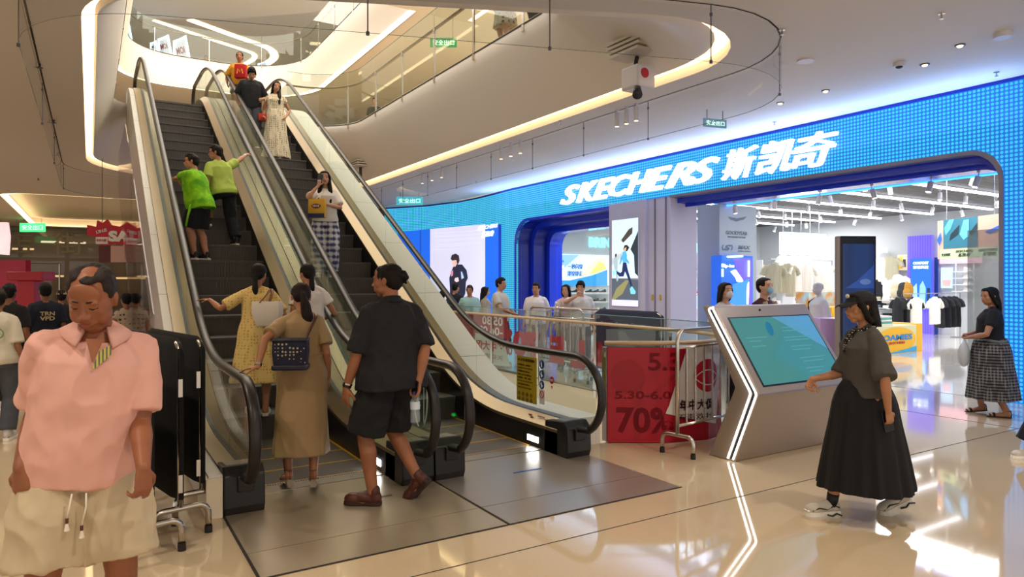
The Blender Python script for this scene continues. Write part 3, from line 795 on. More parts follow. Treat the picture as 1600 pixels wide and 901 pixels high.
# order of P2: corners near-left, near-right, far-right, far-left
seg_r = [p for p in P2 if p[0] > 4.35 and p[1] > 6.6 and not (p[0] < 5.55 and p[1] < 12)]
guard([(5.62,7.2)]+[p for p in seg_r if p[1] > 10]+[(4.15,17.35)], 5.52, 1.3, 'glass railing on the white upper floor edge right of the escalators', .98)
guard([(.42,16.9),(.42,14),(.42,11),(.42,10.2)], 5.52, 1.3, 'glass railing on the upper floor edge at the far left', .98)
seg3 = [p for p in O3t]
r3 = [p for p in O3t if p[1] > 19.3]
guard(([(7.8,19.2)]+[p for p in r3]), 11.05, 1.3, 'curving glass railing of the second upper floor behind the escalators', 1.0, step=2.2)
# ================================================================ escalators
TAN = math.tan(R(30)); S0 = 6.93; RISE = 5.5; S1 = S0+RISE/TAN
def step_z(y):
    z = max(0, min(RISE, (y-S0)*TAN)); return z
def esc_curve(d, z0, ya, yb, n=9):
    """curve parallel to the step line: height z0 over the flat, perpendicular offset d; from y=ya to y=yb"""
    sh = -d*math.tan(R(15)); a = S0+sh; b = S1+sh
    return bez_round([(0,ya,z0),(0,a,z0),(0,b,z0+RISE),(0,yb,z0+RISE)], 1.1, n)
def on_curve(pts, y):
    for a, b in zip(pts, pts[1:]):
        if a.y <= y <= b.y: return a.z+(b.z-a.z)*(y-a.y)/max(b.y-a.y, 1e-6)
    return pts[-1].z if y > pts[-1].y else pts[0].z
M_step = mat('step_metal', hexc('3d3a38'), rough=.55, metal=.25)
def step_mat():
    m = MATS['step_metal']; nt = m.node_tree; b = nt.nodes['Principled BSDF']
    t = nt.nodes.new('ShaderNodeTexCoord'); w = nt.nodes.new('ShaderNodeTexWave'); w.wave_type = 'BANDS'; w.bands_direction = 'X'; w.inputs['Scale'].default_value = 22
    nt.links.new(t.outputs['Object'], w.inputs['Vector']); bp = nt.nodes.new('ShaderNodeBump'); bp.inputs['Strength'].default_value = .5; bp.inputs['Distance'].default_value = .004
    nt.links.new(w.outputs['Fac'], bp.inputs['Height']); nt.links.new(bp.outputs[0], b.inputs['Normal'])
    r = nt.nodes.new('ShaderNodeValToRGB'); r.color_ramp.elements[0].color = (*srgb(hexc('3a3735')), 1); r.color_ramp.elements[1].color = (*srgb(hexc('6b6560')), 1)
    nt.links.new(w.outputs['Fac'], r.inputs['Fac']); nt.links.new(r.outputs[0], b.inputs['Base Color'])
step_mat()
M_skirt = hm('skirt_black', '1d1c1e', rough=.3, metal=.4)
M_yline = hm('step_yellow', 'b58a1a', rough=.5)
M_plate = mat('plate_steel', hexc('b3a690'), rough=.30, metal=.55, bump=(300,.3,.0012,(.02,1,1)))
M_plate2 = mat('plate_steel_b', hexc('a9a096'), rough=.28, metal=.55, bump=(300,.3,.0012,(.02,1,1)))
M_lamp = mat('skirt_lamp', hexc('ffffff'), emit=hexc('ffffff'), es=14)
M_green = mat('green_arrow', hexc('20ff60'), emit=hexc('20ff60'), es=3)
COMB = 5.42
def escalator(x0, x1, label, plate_m, side='none', lamp=None, lamp_side=1):
    t = thing('escalator', label, 'escalator', ((x0+x1)/2, 5.0, 0), 0, None)
    xi0, xi1 = x0+.27, x1-.27; xg0, xg1 = x0+.14, x1-.14
    # floor plates at the foot and the landing
    p = MB(); p.box(x0+.012, x1-.012, 3.84, 4.215, .001, .006); p.box(x0+.012, x1-.012, 4.225, COMB-.06, .001, .006); p.build('floor_plate', plate_m, t)
    p = MB(); p.box(x0, x1, 3.826, 3.838, .001, .0045); p.box(x0-.004, x0+.010, 3.83, 5.0, .001, .0045); p.build('plate_joint', M_dark, t)
    p = MB(); p.box(xi0, xi1, S1+1.15, S1+1.9, RISE-.02, RISE+.006); p.build('landing_plate', plate_m, t)
    c = MB(); c.box(xi0, xi1, COMB-.06, COMB+.1, .0, .012)
    for i in range(52):
        x = xi0+.01+i*(xi1-xi0-.02)/51; c.box(x-.004, x+.004, COMB+.1, COMB+.15, .0, .012)
    c.build('comb_plate', M_brushed, t)
    # steps
    dep = .405; y = COMB+.1; k = 0; flat_n = 3
    run = dep
    ys = []
    yy = COMB+.12
    while yy < S1+1.1: ys.append(yy); yy += dep
    for i, y in enumerate(ys):
        z = .008+max(0, min(RISE-.005, (y+dep*.5-S0)*TAN))
        if z < .03: z = .009
        zp = .008+max(0, min(RISE, (y-dep*.5-S0)*TAN)) if i else 0.0
        s = MB(); s.box(xi0+.004, xi1-.004, y, y+dep+.01, z-.03, z)
        if z-zp > .01: s.rings([[Vector((x, y+.012+.02*math.sin(u*math.pi)*0+(.018*(1-u)), zp-.02+(z-zp+.0)*u)) for x in (xi0+.004, xi1-.004)]+[Vector((x, y+.05, zp-.02+(z-zp)*u)) for x in (xi1-.004, xi0+.004)] for u in (0, .35, .7, 1.0)])
        so = s.build('step', M_step, t, bevel=0)
        if z < .9 or True:
            l = MB(); l.box(xi0+.01, xi1-.01, y+.0, y+.022, z+.0005, z+.0025)
            l.box(xi0+.006, xi0+.03, y, y+dep, z+.0005, z+.0025); l.box(xi1-.03, xi1-.006, y, y+dep, z+.0005, z+.0025)
            if z < .25: l.build('yellow_edge', M_yline, so)
    # balustrades
    for sd in (0, 1):
        xg = (xg0, xg1)[sd]; xin = (xi0, xi1)[sd]; xo = (x0, x1)[sd]; sg = (1, -1)[sd]   # sg: towards the steps
        bal = MB()
        deck = esc_curve(0.0, .30, 5.12, S1+1.75); low = esc_curve(-.26, .04, 5.12, S1+1.75)
        mid = esc_curve(-.06, .24, 5.12, S1+1.75)
        def resamp(cv): return [Vector((0, y, on_curve(cv, y))) for y in YS]
        YS = sorted(set([p.y for p in deck]+[5.12+.0, 5.6, 6.1, 9, 12, 15]+[q.y for q in low]))
        YS = [y for y in YS if 5.12 <= y <= S1+1.75]
        D = resamp(deck); Lo = resamp(low); Mi = resamp(mid); un = [Vector((0, p.y, max(-.02, p.z-.2))) for p in Lo]
        m = MB(); m.rings([[Vector((xin, a.y, a.z)), Vector((xin, b.y, min(a.z-.001, b.z-.25 if b.z > .3 else 0.0))), Vector((xin-sg*.03, b.y, min(a.z-.001, b.z-.25 if b.z > .3 else 0.0))), Vector((xin-sg*.03, a.y, a.z))] for a, b in zip(Mi, Lo)])
        m.build('skirt_panel', M_skirt, t)
        m = MB(); m.rings([[Vector((xin+sg*.004, a.y, a.z)), Vector((xg+sg*.022, d.y, d.z+.015)), Vector((xg+sg*.022, d.y, d.z-.02)), Vector((xin+sg*.004, a.y, a.z-.03))] for a, d in zip(Mi, D)])
        m.build('inner_deck', M_bronze, t, smooth=True, autos=30)
        m = MB(); m.rings([[Vector((xg+sg*.020, d.y, d.z+.012)), Vector((xg-sg*.020, d.y, d.z+.012)), Vector((xg-sg*.020, d.y, d.z-.03)), Vector((xg+sg*.020, d.y, d.z-.03))] for d in D])
        m.build('glass_channel', M_black, t)
        m = MB(); m.rings([[Vector((xg-sg*.022, d.y, d.z+.012)), Vector((xo, d.y, d.z+.002)), Vector((xo, d.y, d.z-.05)), Vector((xg-sg*.022, d.y, d.z-.05))] for d in D])
        m.build('outer_deck', M_bronze, t, smooth=True, autos=30)
        # handrail loop
        z_h = .93; HR = esc_curve(.63, z_h, 5.03, S1+1.95)
        arc = []; r = .36; cz = z_h-r; cy = 5.02
        for a in range(-55, 91, 10): arc.append(Vector((0, cy-r*math.cos(R(a))*1.08, cz+r*math.sin(R(a)))))
        arc = [Vector((0, 5.20, .235))]+arc
        top = []; cy2 = HR[-1].y; cz2 = z_h+RISE-r
        for a in range(90, -56, -10): top.append(Vector((0, cy2+r*math.cos(R(a))*1.05, cz2+r*math.sin(R(a)))))
        path = arc+HR[1:-1]+top+[Vector((0, cy2-.15, RISE+.235))]
        m = MB(); m.tube([Vector((xg, p.y, p.z)) for p in path], 1, n=12, flat=(.026, .041), ref=(1,0,0)); m.build('handrail', M_rubber, t, smooth=True)
        m = MB()
        m.tube([Vector((xg, p.y, p.z)) for p in [q+( (Vector((0,cy,cz))-q).normalized()*.03 if q.y < 5.03 else Vector((0,0,-.03))) for q in path[1:-len(top)-1]]], 1, n=8, flat=(.012, .024), ref=(1,0,0)); m.build('handrail_track', M_steel, t, smooth=True)
        # glass: panels between deck and handrail
        ys = [4.72, 5.6, 6.9]+[6.9+1.42*i for i in range(1, 7)]+[S1+.1, S1+1.3, S1+2.2]
        ys = sorted(ys)
        def top_z(y):
            if y < cy: return cz+math.sqrt(max(r*r-((cy-y)/1.08)**2, 0))-.02
            if y > cy2: return cz2+math.sqrt(max(r*r-((y-cy2)/1.05)**2, 0))-.02
            return on_curve(HR, y)-.03
        def bot_z(y):
            if y < 5.12: return max(.30, cz-math.sqrt(max(r*r-((cy-y)/1.08)**2, 0))+.02)
            if y > S1+1.75: return RISE+.31
            return on_curve(deck, y)
        for a, b in zip(ys, ys[1:]):
            n = 10; m = MB(); lo = []; hi = []
            for i in range(n+1):
                y = a+.004+(b-a-.008)*i/n; lo.append(Vector((xg, y, bot_z(y)))); hi.append(Vector((xg, y, max(top_z(y), bot_z(y)+.01))))
            m.rings([[p+Vector((-.005,0,0)), q+Vector((-.005,0,0)), q+Vector((.005,0,0)), p+Vector((.005,0,0))] for p, q in zip(lo, hi)])
            m.build('glass_panel', M_glass, t)
        # newel box
        m = MB(); xa, xb = sorted((xin, xo))
        pts = [(0,4.98,.0),(0,4.955,.06),(0,4.965,.27),(0,5.03,.33),(0,5.32,.30),(0,5.34,0)]
        m.prism([(xa, p[1], p[2]) for p in pts], (xb-xa, 0, 0)); nb = m.build('newel_box', M_black, t, bevel=.012)
        m = MB(); m.box(xg-.055, xg+.055, 4.935, 4.99, .16, .27); m.build('handrail_inlet', M_rubber, nb, bevel=.01)
        m = MB(); xa2, xb2 = xa+.03, xb-.03; m.add([(xa2,5.06,.3285),(xb2,5.06,.3285),(xb2,5.24,.3135),(xa2,5.24,.3135)], [(0,1,2,3)]); m.build('cover_plate', M_brushed, nb)
        # upper newel
        m = MB(); pts = [(0,S1+1.6,RISE),(0,S1+1.6,RISE+.3),(0,S1+2.1,RISE+.3),(0,S1+2.1,RISE)]
        m.prism([(xa, p[1], p[2]) for p in pts], (xb-xa, 0, 0)); m.build('newel_box', M_bronze, t, bevel=.02)
    # skirt lamps (inner side, near the foot)
    if lamp:
        for sd in lamp:
            xin = (xi0, xi1)[sd]; sg = (1, -1)[sd]
            m = MB(); m.box(min(xin, xin+sg*.004), max(xin, xin+sg*.004), 5.43, 5.62, .055, .11); m.build('skirt_lamp', M_lamp, t, bevel=.002)
    return t
esc1 = escalator(.77, 2.335, 'left escalator going up, carrying two boys in green shirts', M_plate, lamp=(1,))
esc2 = escalator(2.345, 3.92, 'right escalator coming down, carrying a woman in checked trousers', M_plate2, lamp=(1,))
# outer cladding: white panels along the outer sides
def cladding(t, xa, xb, ztop, label, y0=5.0):
    deck = esc_curve(0.0, ztop, y0, S1+1.75); D = [Vector((0, p.y, p.z)) for p in deck]
    lowc = esc_curve(-.95, ztop-.95, y0, S1+1.75)
    Y = sorted(set([p.y for p in deck]+[5.8,6.3,9,12,15]+[p.y for p in lowc])); Y = [y for y in Y if y0 <= y <= S1+1.75]
    m = MB(); m.rings([[Vector((xa, y, on_curve(deck, y))), Vector((xb, y, on_curve(deck, y))), Vector((xb, y, max(0.0 if y < 7.5 or xa < 2 else -.3, on_curve(lowc, y)))), Vector((xa, y, max(0.0 if y < 7.5 or xa < 2 else -.3, on_curve(lowc, y))))] for y in Y])
    o = m.build('side_cladding', M_white, t)
    for y in [7.6+1.35*i for i in range(7)]:
        j = MB(); z = on_curve(deck, y); j.add([(xa-.001,y,z+.0015),(xb+.001,y,z+.0015),(xb+.001,y+.006,z+.005),(xa-.001,y+.006,z+.005)], [(0,1,2,3)])
        j.build('panel_joint', M_greystone, o, norm=False)
cladding(esc1, .68, .768, .285, '', 5.0)
cladding(esc2, 3.922, 4.30, .275, '', 5.3)
m = MB(); m.box(.66, .765, 4.72+.25, 5.4, 0, .27); m.build('plinth', M_cream, esc1, bevel=.004)
# signs on the glass of the right balustrade and stickers
def panel_on(xw, y0, y1, z0, z1, m_, name, parent, th=.002, reverse=False):
    q = MB(); q.box(xw-th, xw+th, y0, y1, z0, z1); return q.build(name, m_, parent)
xg = 3.92-.14
M_sign = hm('notice_yellow', 'b8a022', rough=.5); M_ink = hm('sign_ink', '2a2410', rough=.6); M_inkred = hm('sign_red', 'b3202a', rough=.5); M_inkblue = hm('sign_blue', '1c4f9c', rough=.5); M_signw = hm('sign_white', 'e8e8ea', rough=.5)
def place_text(s, origin, right, up, w=None, h=None, depth=.003, m_=None, name='lettering', parent=None, bold=0.0, shear=0.0, keepobj=True, space=1.0):
    q = text_mb(s, w, h, depth, bold, shear, space=space); q.xf(frame(origin, right, up))
    return q.build(name, m_, parent, norm=False) if parent is not None else q.build(name, m_, norm=False)
# notice: faces the steps (-x); reading direction is -y
ya, yb = 5.64, 6.01
notice = panel_on(xg-.009, ya, yb, .38, .84, M_sign, 'safety_notice', esc2)
place_text('▲ 安全乘梯须知', (xg-.013, yb-.03, .79), (0,-1,0), (0,0,1), w=.30, h=.03, m_=M_ink, name='notice_text', parent=notice)
lines = ['请站稳扶好，注意脚下', 'Hold the handrail firmly', '请照顾好老人和儿童', 'Take care of children', '禁止逆行、奔跑、嬉戏', 'Do not run or play here', '请勿使用手推车', 'Keep feet off the edges']
for i, s_ in enumerate(lines):
    place_text(s_, (xg-.013, yb-.03, .745-.033*i), (0,-1,0), (0,0,1), w=(.24, .27, .22, .25)[i % 4], h=.014, m_=M_ink, name='notice_text', parent=notice)
for i in range(8):
    q = MB(); yy = yb-.05-.075*(i % 4); zz = .455-.055*(i//4)
    q.tube([(xg-.012, yy+.022*math.cos(a), zz+.02*math.sin(a)) for a in [2*math.pi*k/10 for k in range(10)]], .002, n=4, loop=True); q.box(xg-.0125, xg-.0115, yy-.006, yy+.006, zz-.01, zz+.012)
    q.build('pictogram', M_ink, notice, norm=False)
for i, zc in enumerate((.79, .69, .59)):
    q = MB(); q.cyl((xg-.010, 5.545, zc), .043, .003, axis=(-1,0,0), n=24); b_ = q.build('round_sticker', M_inkblue, esc2)
    q = MB(); q.capsule([(xg-.0145, 5.545-.002, zc-.02), (xg-.0145, 5.55, zc+.012)], .007, n=6); q.ell((xg-.0145, 5.55, zc+.024), (.002,.007,.007), n=8, m=6)
    if i: q.tube([(xg-.0145, 5.545+.02, zc+.005*i), (xg-.0145, 5.52, zc-.012)], .004, n=5)
    q.build('pictogram', M_signw, b_)
q = MB(); q.box(xg-.011, xg-.009, 5.50, 5.59, .40, .545); b_ = q.build('round_sticker', M_signw, esc2)
q = MB(); q.tube([(xg-.012, 5.545+.034*math.cos(a), .495+.034*math.sin(a)) for a in [2*math.pi*k/20 for k in range(20)]], .004, n=5, loop=True); q.tube([(xg-.012,5.545-.024,.471),(xg-.012,5.545+.024,.519)], .003, n=5); q.build('pictogram', M_inkred, b_)
q = MB(); q.cyl((xg-.010, 5.375, .655), .036, .003, axis=(-1,0,0), n=24); b_ = q.build('stop_sticker', M_inkred, esc2)
place_text('急停', (xg-.0135, 5.398, .645), (0,-1,0), (0,0,1), w=.046, h=.024, m_=M_signw, name='sticker_text', parent=b_)
q = MB(); q.prism([(xg-.0105, 5.39,.60),(xg-.0105,5.36,.60),(xg-.0105,5.375,.565)], (.001,0,0)); q.build('arrow', M_inkred, b_)
# red badge and lettering on the right inner deck, green arrow on the middle skirt
q = MB(); q.ell((3.69, 5.63, .292), (.012,.035,.010), n=12, m=8); bd = q.build('badge', M_inkred, esc2, smooth=True)
place_text('ELEVATOR', (3.700, 5.52, .291), (0,-1,0), (.8,0,.6), w=.12, h=.014, m_=M_dark, name='deck_lettering', parent=esc2)
q = MB(); q.prism([(2.064,5.78,.34),(2.064,5.70,.34),(2.064,5.74,.375)], (.003,0,0)); q.build('direction_arrow', M_green, esc1)
# white oval stop sign stuck on the middle glass (seen between the two middle newels)
xs = 2.345+.14
q = MB(); q.tube([(xs+.008, 5.58+.14*math.cos(a), .58+.28*math.sin(a)) for a in [2*math.pi*k/28 for k in range(28)]], .007, n=5, loop=True, flat=(.4,1)); ov = q.build('oval_sticker', M_signw, esc2)
place_text('止', (xs+.006, 5.66, .50), (0,-1,0), (0,0,1), w=.09, h=.10, m_=M_signw, name='sticker_text', parent=ov)
place_text('禁', (xs+.006, 5.66, .64), (0,-1,0), (0,0,1), w=.09, h=.10, m_=M_signw, name='sticker_text', parent=ov)
q = MB(); q.box(xs+.004, xs+.008, 5.50, 5.515, .36, .80); q.build('sticker_bar', M_signw, ov)
# small slots in the floor plates
q = MB(); q.box(1.62, 1.92, 4.80, 4.835, .0062, .0075); q.build('slot_cover', M_greystone, esc1)
q = MB(); q.box(3.0, 3.28, 4.82, 4.85, .0062, .0075); q.build('slot_cover', M_inkblue, esc2)
# clear acrylic guard left of the left escalator
q = MB(); n = 8
pts = [Vector((.50, y, z)) for y, z in ((7.2,0),(9.0,.0),(16.6,3.6),(16.6,4.25),(13.2,4.25),(7.2,1.3))]
q.prism(pts, (.012,0,0)); tag(q.build('acrylic_guard', glassy('acrylic', (.95,.93,.96), tr=.93, rough=.03), norm=True), 'clear acrylic guard sheet standing along the left side of the left escalator', 'guard panel')
# ================================================================ the shoe store across the void
XW = 10.4; ZB = 3.42; ZL = 4.26
def led_material():
    m = bpy.data.materials.new('led_wall'); m.use_nodes = True; nt = m.node_tree; N = nt.nodes; L = nt.links
    b = N['Principled BSDF']; b.inputs['Base Color'].default_value = (.005,.02,.08,1); b.inputs['Roughness'].default_value = .4
    tc = N.new('ShaderNodeTexCoord'); sp = N.new('ShaderNodeSeparateXYZ'); L.new(tc.outputs['Object'], sp.inputs[0])
    def M(op, a, bb=None, c=None):
        n = N.new('ShaderNodeMath'); n.operation = op
        for i, q in enumerate((a, bb, c)):
            if q is None: continue
            if isinstance(q, (int, float)): n.inputs[i].default_value = q
            else: L.new(q, n.inputs[i])
        return n.outputs[0]
    p = .056
    fy = M('SUBTRACT', M('FRACT', M('DIVIDE', sp.outputs['Y'], p)), .5); fz = M('SUBTRACT', M('FRACT', M('DIVIDE', sp.outputs['Z'], p)), .5)
    d = M('SQRT', M('ADD', M('MULTIPLY', fy, fy), M('MULTIPLY', fz, fz)))
    dot = N.new('ShaderNodeMapRange'); dot.inputs['From Min'].default_value = .42; dot.inputs['From Max'].default_value = .30; L.new(d, dot.inputs['Value'])
    rmp = N.new('ShaderNodeValToRGB'); e = rmp.color_ramp.elements
    e[0].position = 0; e[0].color = (*srgb(hexc('3a9cff')), 1); e[1].position = .85; e[1].color = (*srgb(hexc('4fdccc')), 1)
    q = e.new(.10); q.color = (*srgb(hexc('38c4fa')), 1); q = e.new(.42); q.color = (*srgb(hexc('34d0e8')), 1)
    mr = N.new('ShaderNodeMapRange'); mr.inputs['From Min'].default_value = 3.0; mr.inputs['From Max'].default_value = 20.0; L.new(sp.outputs['Y'], mr.inputs['Value']); L.new(mr.outputs[0], rmp.inputs['Fac'])
    mx = N.new('ShaderNodeMix'); mx.data_type = 'RGBA'; L.new(dot.outputs[0], mx.inputs['Factor']); mx.inputs[6].default_value = (*srgb(hexc('0e68c8')), 1); L.new(rmp.outputs[0], mx.inputs[7])
    L.new(mx.outputs[2], b.inputs['Emission Color']); b.inputs['Emission Strength'].default_value = .84
    return m
M_led = led_material()
M_logo = mat('logo_white', hexc('ffffff'), emit=hexc('ffffff'), es=1.0)
M_logoside = mat('logo_side', hexc('bcd8ff'), emit=hexc('9fd0ff'), es=.8)
WP = [(10.4,-3),(10.4,17.0),(10.5,18.0),(10.56,19.2),(10.52,20.4),(10.1,22.1),(9.15,23.7)]
def wray(px, off=0.0):
    k = (px-800)/F; dx, dy = CS*k+SN, -SN*k+CS
    for (ax, ay), (bx, by) in zip(WP, WP[1:]):
        ax -= off; bx -= off
        det = dx*(-(by-ay))+dy*(bx-ax)
        if abs(det) < 1e-9: continue
        Y = (ax*(-(by-ay))+ay*(bx-ax))/det
        s = ((dx*Y-ax)*(bx-ax)+(dy*Y-ay)*(by-ay))/((bx-ax)**2+(by-ay)**2)
        if -1e-6 <= s <= 1+1e-6 and Y > 0: return Vector((dx*Y, dy*Y, 0)), Y
    Y = XW/dx; return Vector((dx*Y, dy*Y, 0)), Y
def WPT(px, py, off=0.02):
    p, Y = wray(px, off); return Vector((p.x, p.y, CAMH+(HZ-py)*Y/F))
def XPT(px, py, x):
    y, Y = onx(px, x); return Vector((x, y, CAMH+(HZ-py)*Y/F))
def YPT(px, py, y):
    k = (px-800)/F; Y = y/(CS-SN*k); return Vector(((CS*k+SN)*Y, y, CAMH+(HZ-py)*Y/F))
# facade shell, LED skin with the two openings cut out (polygon in the y-z plane)
big = fillet([(4.32,0.0),(4.32,ZB),(10.5,ZB),(10.5,0.0)], [1e-5,.42,1e-5,1e-5], 8)
small = fillet([(12.4,0.0),(12.4,3.30),(16.6,3.30),(16.6,0.0)], [1e-5,1e-5,.62,1e-5], 8)
outline = [(2.0,-.0)]+[(big[0][0],0)]+big[1:-1]+small[2:-1]+[(16.6,0),(17.0,0),(17.0,ZL),(2.0,ZL)]
led = MB(); led.prism([(XW, y, z) for y, z in outline], (.06,0,0))
m2 = []
for (ax, ay), (bx, by) in zip(WP[1:], WP[2:]):
    if by <= 17: continue
    a = (ax, ay) if ay >= 17 else (ax+(bx-ax)*(17-ay)/(by-ay), 17.0)
    led.add([(a[0],a[1],0),(bx,by,0),(bx,by,ZL),(a[0],a[1],ZL),(a[0]+.06,a[1],0),(bx+.06,by,0),(bx+.06,by,ZL),(a[0]+.06,a[1],ZL)], [(0,1,2,3),(7,6,5,4),(3,2,6,7),(1,5,6,2)])
lw = led.build('led_facade', M_led, loc=(0,0,0)); tag(lw, 'huge blue dotted LED screen facade curving around the shoe store entrance', 'LED screen')
t = MB(); t.box(XW-.03, XW+.10, 2, 17.0, ZL, ZC)
for (ax, ay), (bx, by) in zip(WP[1:], WP[2:]): t.prism([(ax-.03,ay,ZL),(bx-.03,by,ZL),(bx+.1,by,ZL),(ax+.1,ay,ZL)], (0,0,ZC-ZL))
struct(t.build('trim_6', M_bluedk))
struct(MB().box(9.1, 9.3, 23.7, 45, 0, ZC).build('wall_side', hm('dark_wall','3b3440',rough=.4)))
# metal edge and blue portal linings
sf = thing('shop_portal', 'glossy blue portal frame around the smaller round-cornered shop window', 'portal', (XW, 14.5, 0))
def path_strip(pts, x0, x1, m_, name, parent, th=.0):
    m = MB()
    for a, b in zip(pts, pts[1:]): m.add([(x0,a[0],a[1]),(x0,b[0],b[1]),(x1,b[0],b[1]),(x1,a[0],a[1])], [(0,1,2,3)])
    return m.build(name, m_, parent, norm=False)
def band(po, pi, x, m_, name, parent, th=.05):
    m = MB()
    for i in range(len(po)-1):
        m.add([(x,po[i][0],po[i][1]),(x,po[i+1][0],po[i+1][1]),(x,pi[i+1][0],pi[i+1][1]),(x,pi[i][0],pi[i][1])], [(0,1,2,3)])
    return m.build(name, m_, parent, norm=False)
def openpath(y0, y1, z, r, farround=True, zb=0.0):
    """from the near foot up, across and down the far jamb"""
    return [(y0,zb),(y0,z)]+[(y1-r+r*math.sin(a), z-r+r*math.cos(a)) for a in [math.pi/2*i/8 for i in range(9)]]+[(y1,zb)]
o0 = openpath(12.4,16.6,3.30,.62); o1 = openpath(12.4,16.46,3.16,.52); o2 = openpath(12.4,16.30,3.02,.42)
path_strip(o0, XW-.02, XW+.5, M_bluedk, 'reveal', sf); band(o0, o1, XW+.5, M_blue, 'rib', sf); path_strip(o1, XW+.5, XW+.95, M_bluedk, 'reveal', sf)
band(o1, o2, XW+.95, M_blue, 'rib', sf); path_strip(o2, XW+.95, XW+1.4, M_blue, 'reveal', sf)
oe = openpath(12.4,16.68,3.38,.68); band(oe, o0, XW-.022, M_blue, 'edge_trim', sf)
m = MB(); m.box(XW+1.2, XW+1.21, 12.4, 16.25, 0.0, 3.0); m.build('window_pane', M_glass, sf)
sf2 = thing('shop_portal', 'wide main shop entrance portal with grey edge and blue top reveal', 'portal', (XW, 7.4, 0))
b0 = [(4.32,0),(4.32,ZB-.42)]+[(4.74-.42*math.cos(a), ZB-.42+.42*math.sin(a)) for a in [math.pi/2*i/8 for i in range(9)]]+[(10.5,ZB)]
b1 = [(y+(.05 if y < 10 else 0), z-(.05 if z > 1 else 0)) for y, z in b0]
M_trimg = hm('grey_trim', '8d8ca0', rough=.3, metal=.6)
band(b0, b1, XW-.015, M_trimg, 'edge_trim', sf2); path_strip(b1, XW-.015, XW+.22, M_trimg, 'reveal', sf2)
b2 = [(y, z-.10 if z > 1 else z) for y, z in b1]
band(b1, b2, XW+.22, M_blue, 'rib', sf2); path_strip(b2, XW+.22, XW+.45, M_bluedk, 'reveal', sf2)
b3 = [(y, z-.07 if z > 1 else z) for y, z in b2]; band(b2, b3, XW+.45, M_blue, 'rib', sf2)
# soffit inside the entrance with blue lit edge and a white lit emblem
sof = thing('entrance_soffit', 'glossy lilac soffit inside the shop entrance with a blue lit edge', 'soffit', (11.5, 7.4, 3.3))
MB().box(XW+.45, 12.2, 4.36, 10.48, ZB-.10, ZB-.02).build('panel', mat('soffit_gloss', hexc('9a97c4'), rough=.15, metal=.4), sof)
MB().box(12.2, 12.25, 4.36, 10.9, ZB-.12, ZB-.03).build('light_strip', mat('blue_strip', hexc('2a80ff'), emit=hexc('2a80ff'), es=3.0), sof)
MB().prism([(11.32+x*.16, 8.3+y, ZB-.104) for x, y in [(math.cos(a), math.sin(a)*.2+(.55 if math.sin(a) > 0 else -.55)) for a in [2*math.pi*i/24 for i in range(24)]]], (0,0,-.02)).build('emblem', M_logo, sof)
# column between the openings
colm = thing('shop_column', 'pale lilac shopfront column carrying the lit running poster', 'column', (XW, 11.4, 0))
MB().box(XW-.06, XW+.9, 11.2, 12.42, 0, ZB-.01).build('casing', M_lilac, colm, bevel=.01)
MB().box(XW+.02, XW+.8, 10.5, 11.2, 0, ZB-.01).build('casing', M_lilac, colm, bevel=.01)
for y in (10.62, 10.95): MB().box(XW+.0, XW+.04, y, y+.03, 0, ZB-.02).build('door_track', M_trimg, colm)
for y in (10.78, 11.02): MB().box(XW-.075 if y > 11.2 else XW+.005, XW+.03, y, y+.05, 1.2, 1.32).build('sticker', hm('sticker_y','c8a62a'), colm)
# light box poster with two runners
pst = thing('light_box_poster', 'tall lit poster of a woman in blue running past a grey background', 'poster', (XW-.07, 11.9, 0))
def poly_on(f, pts, m_, name, parent): return MB().flat([f(*p) for p in pts]).build(name, m_, parent, norm=False)
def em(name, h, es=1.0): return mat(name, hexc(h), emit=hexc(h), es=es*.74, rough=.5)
fpo = lambda px, py: XPT(px, py, XW-.075)
q0 = XPT(957,345,XW-.07); q1 = XPT(998,488,XW-.07)
MB().box(XW-.085, XW-.06, q1.y, q0.y, 1.05, 3.02).build('frame', M_lilac, pst)
f_ = lambda u, v: Vector((XW-.087, q0.y+(q1.y-q0.y)*u, 3.02-(3.02-1.05)*v))
def P_(pts, h, name='artwork', es=.9, off=0): 
    return MB().flat([f_(*p)-Vector((off*.002,0,0)) for p in pts]).build(name, em('art_'+h+str(es), h, es), pst, norm=False)
P_([(0,.0),(1,.0),(1,.68),(0,.68)], 'cfe4ea'); P_([(0,.68),(1,.70),(1,.93),(0,.93)], '515a66'); P_([(0,.93),(1,.93),(1,1),(0,1)], 'c8c8ff', es=1.1)
P_([(0,.93),(.18,.80),(.55,.70),(.66,.71),(.42,.86),(.1,.93)], '8d8a5c', off=1); P_([(.72,.35),(1,.15),(1,.66),(.88,.62),(.85,.42)], '2d343c', off=1)
P_([(.36,.24),(.66,.12),(.80,.10),(.79,.17),(.45,.27)], '4a4038', off=1); P_([(.0,.45),(.4,.38),(.4,.44),(0,.53)], 'b9c2c2', off=1)
P_([(.45,.345),(.50,.30),(.60,.30),(.68,.33),(.60,.37),(.50,.37)], '2a1c1e', off=2); P_([(.48,.34),(.57,.32),(.56,.36),(.50,.37)], 'e0b090', off=3)
P_([(.42,.38),(.54,.36),(.60,.42),(.56,.50),(.44,.50),(.40,.44)], '55aede', off=3); P_([(.54,.38),(.60,.46),(.68,.50),(.66,.52),(.54,.48)], '4aa2d4', off=3); P_([(.40,.40),(.34,.46),(.30,.52),(.34,.52),(.42,.46)], '4aa2d4', off=3)
P_([(.44,.50),(.57,.50),(.62,.58),(.72,.68),(.80,.78),(.76,.79),(.60,.66),(.52,.60),(.46,.66),(.30,.66),(.18,.62),(.19,.59),(.34,.62),(.40,.60)], '1d2a5c', off=3)
P_([(.70,.80),(.78,.77),(.92,.83),(.90,.86),(.74,.86)], '7cd0e8', off=4); P_([(.02,.60),(.18,.58),(.20,.62),(.06,.66)], '9cd8e8', off=4)
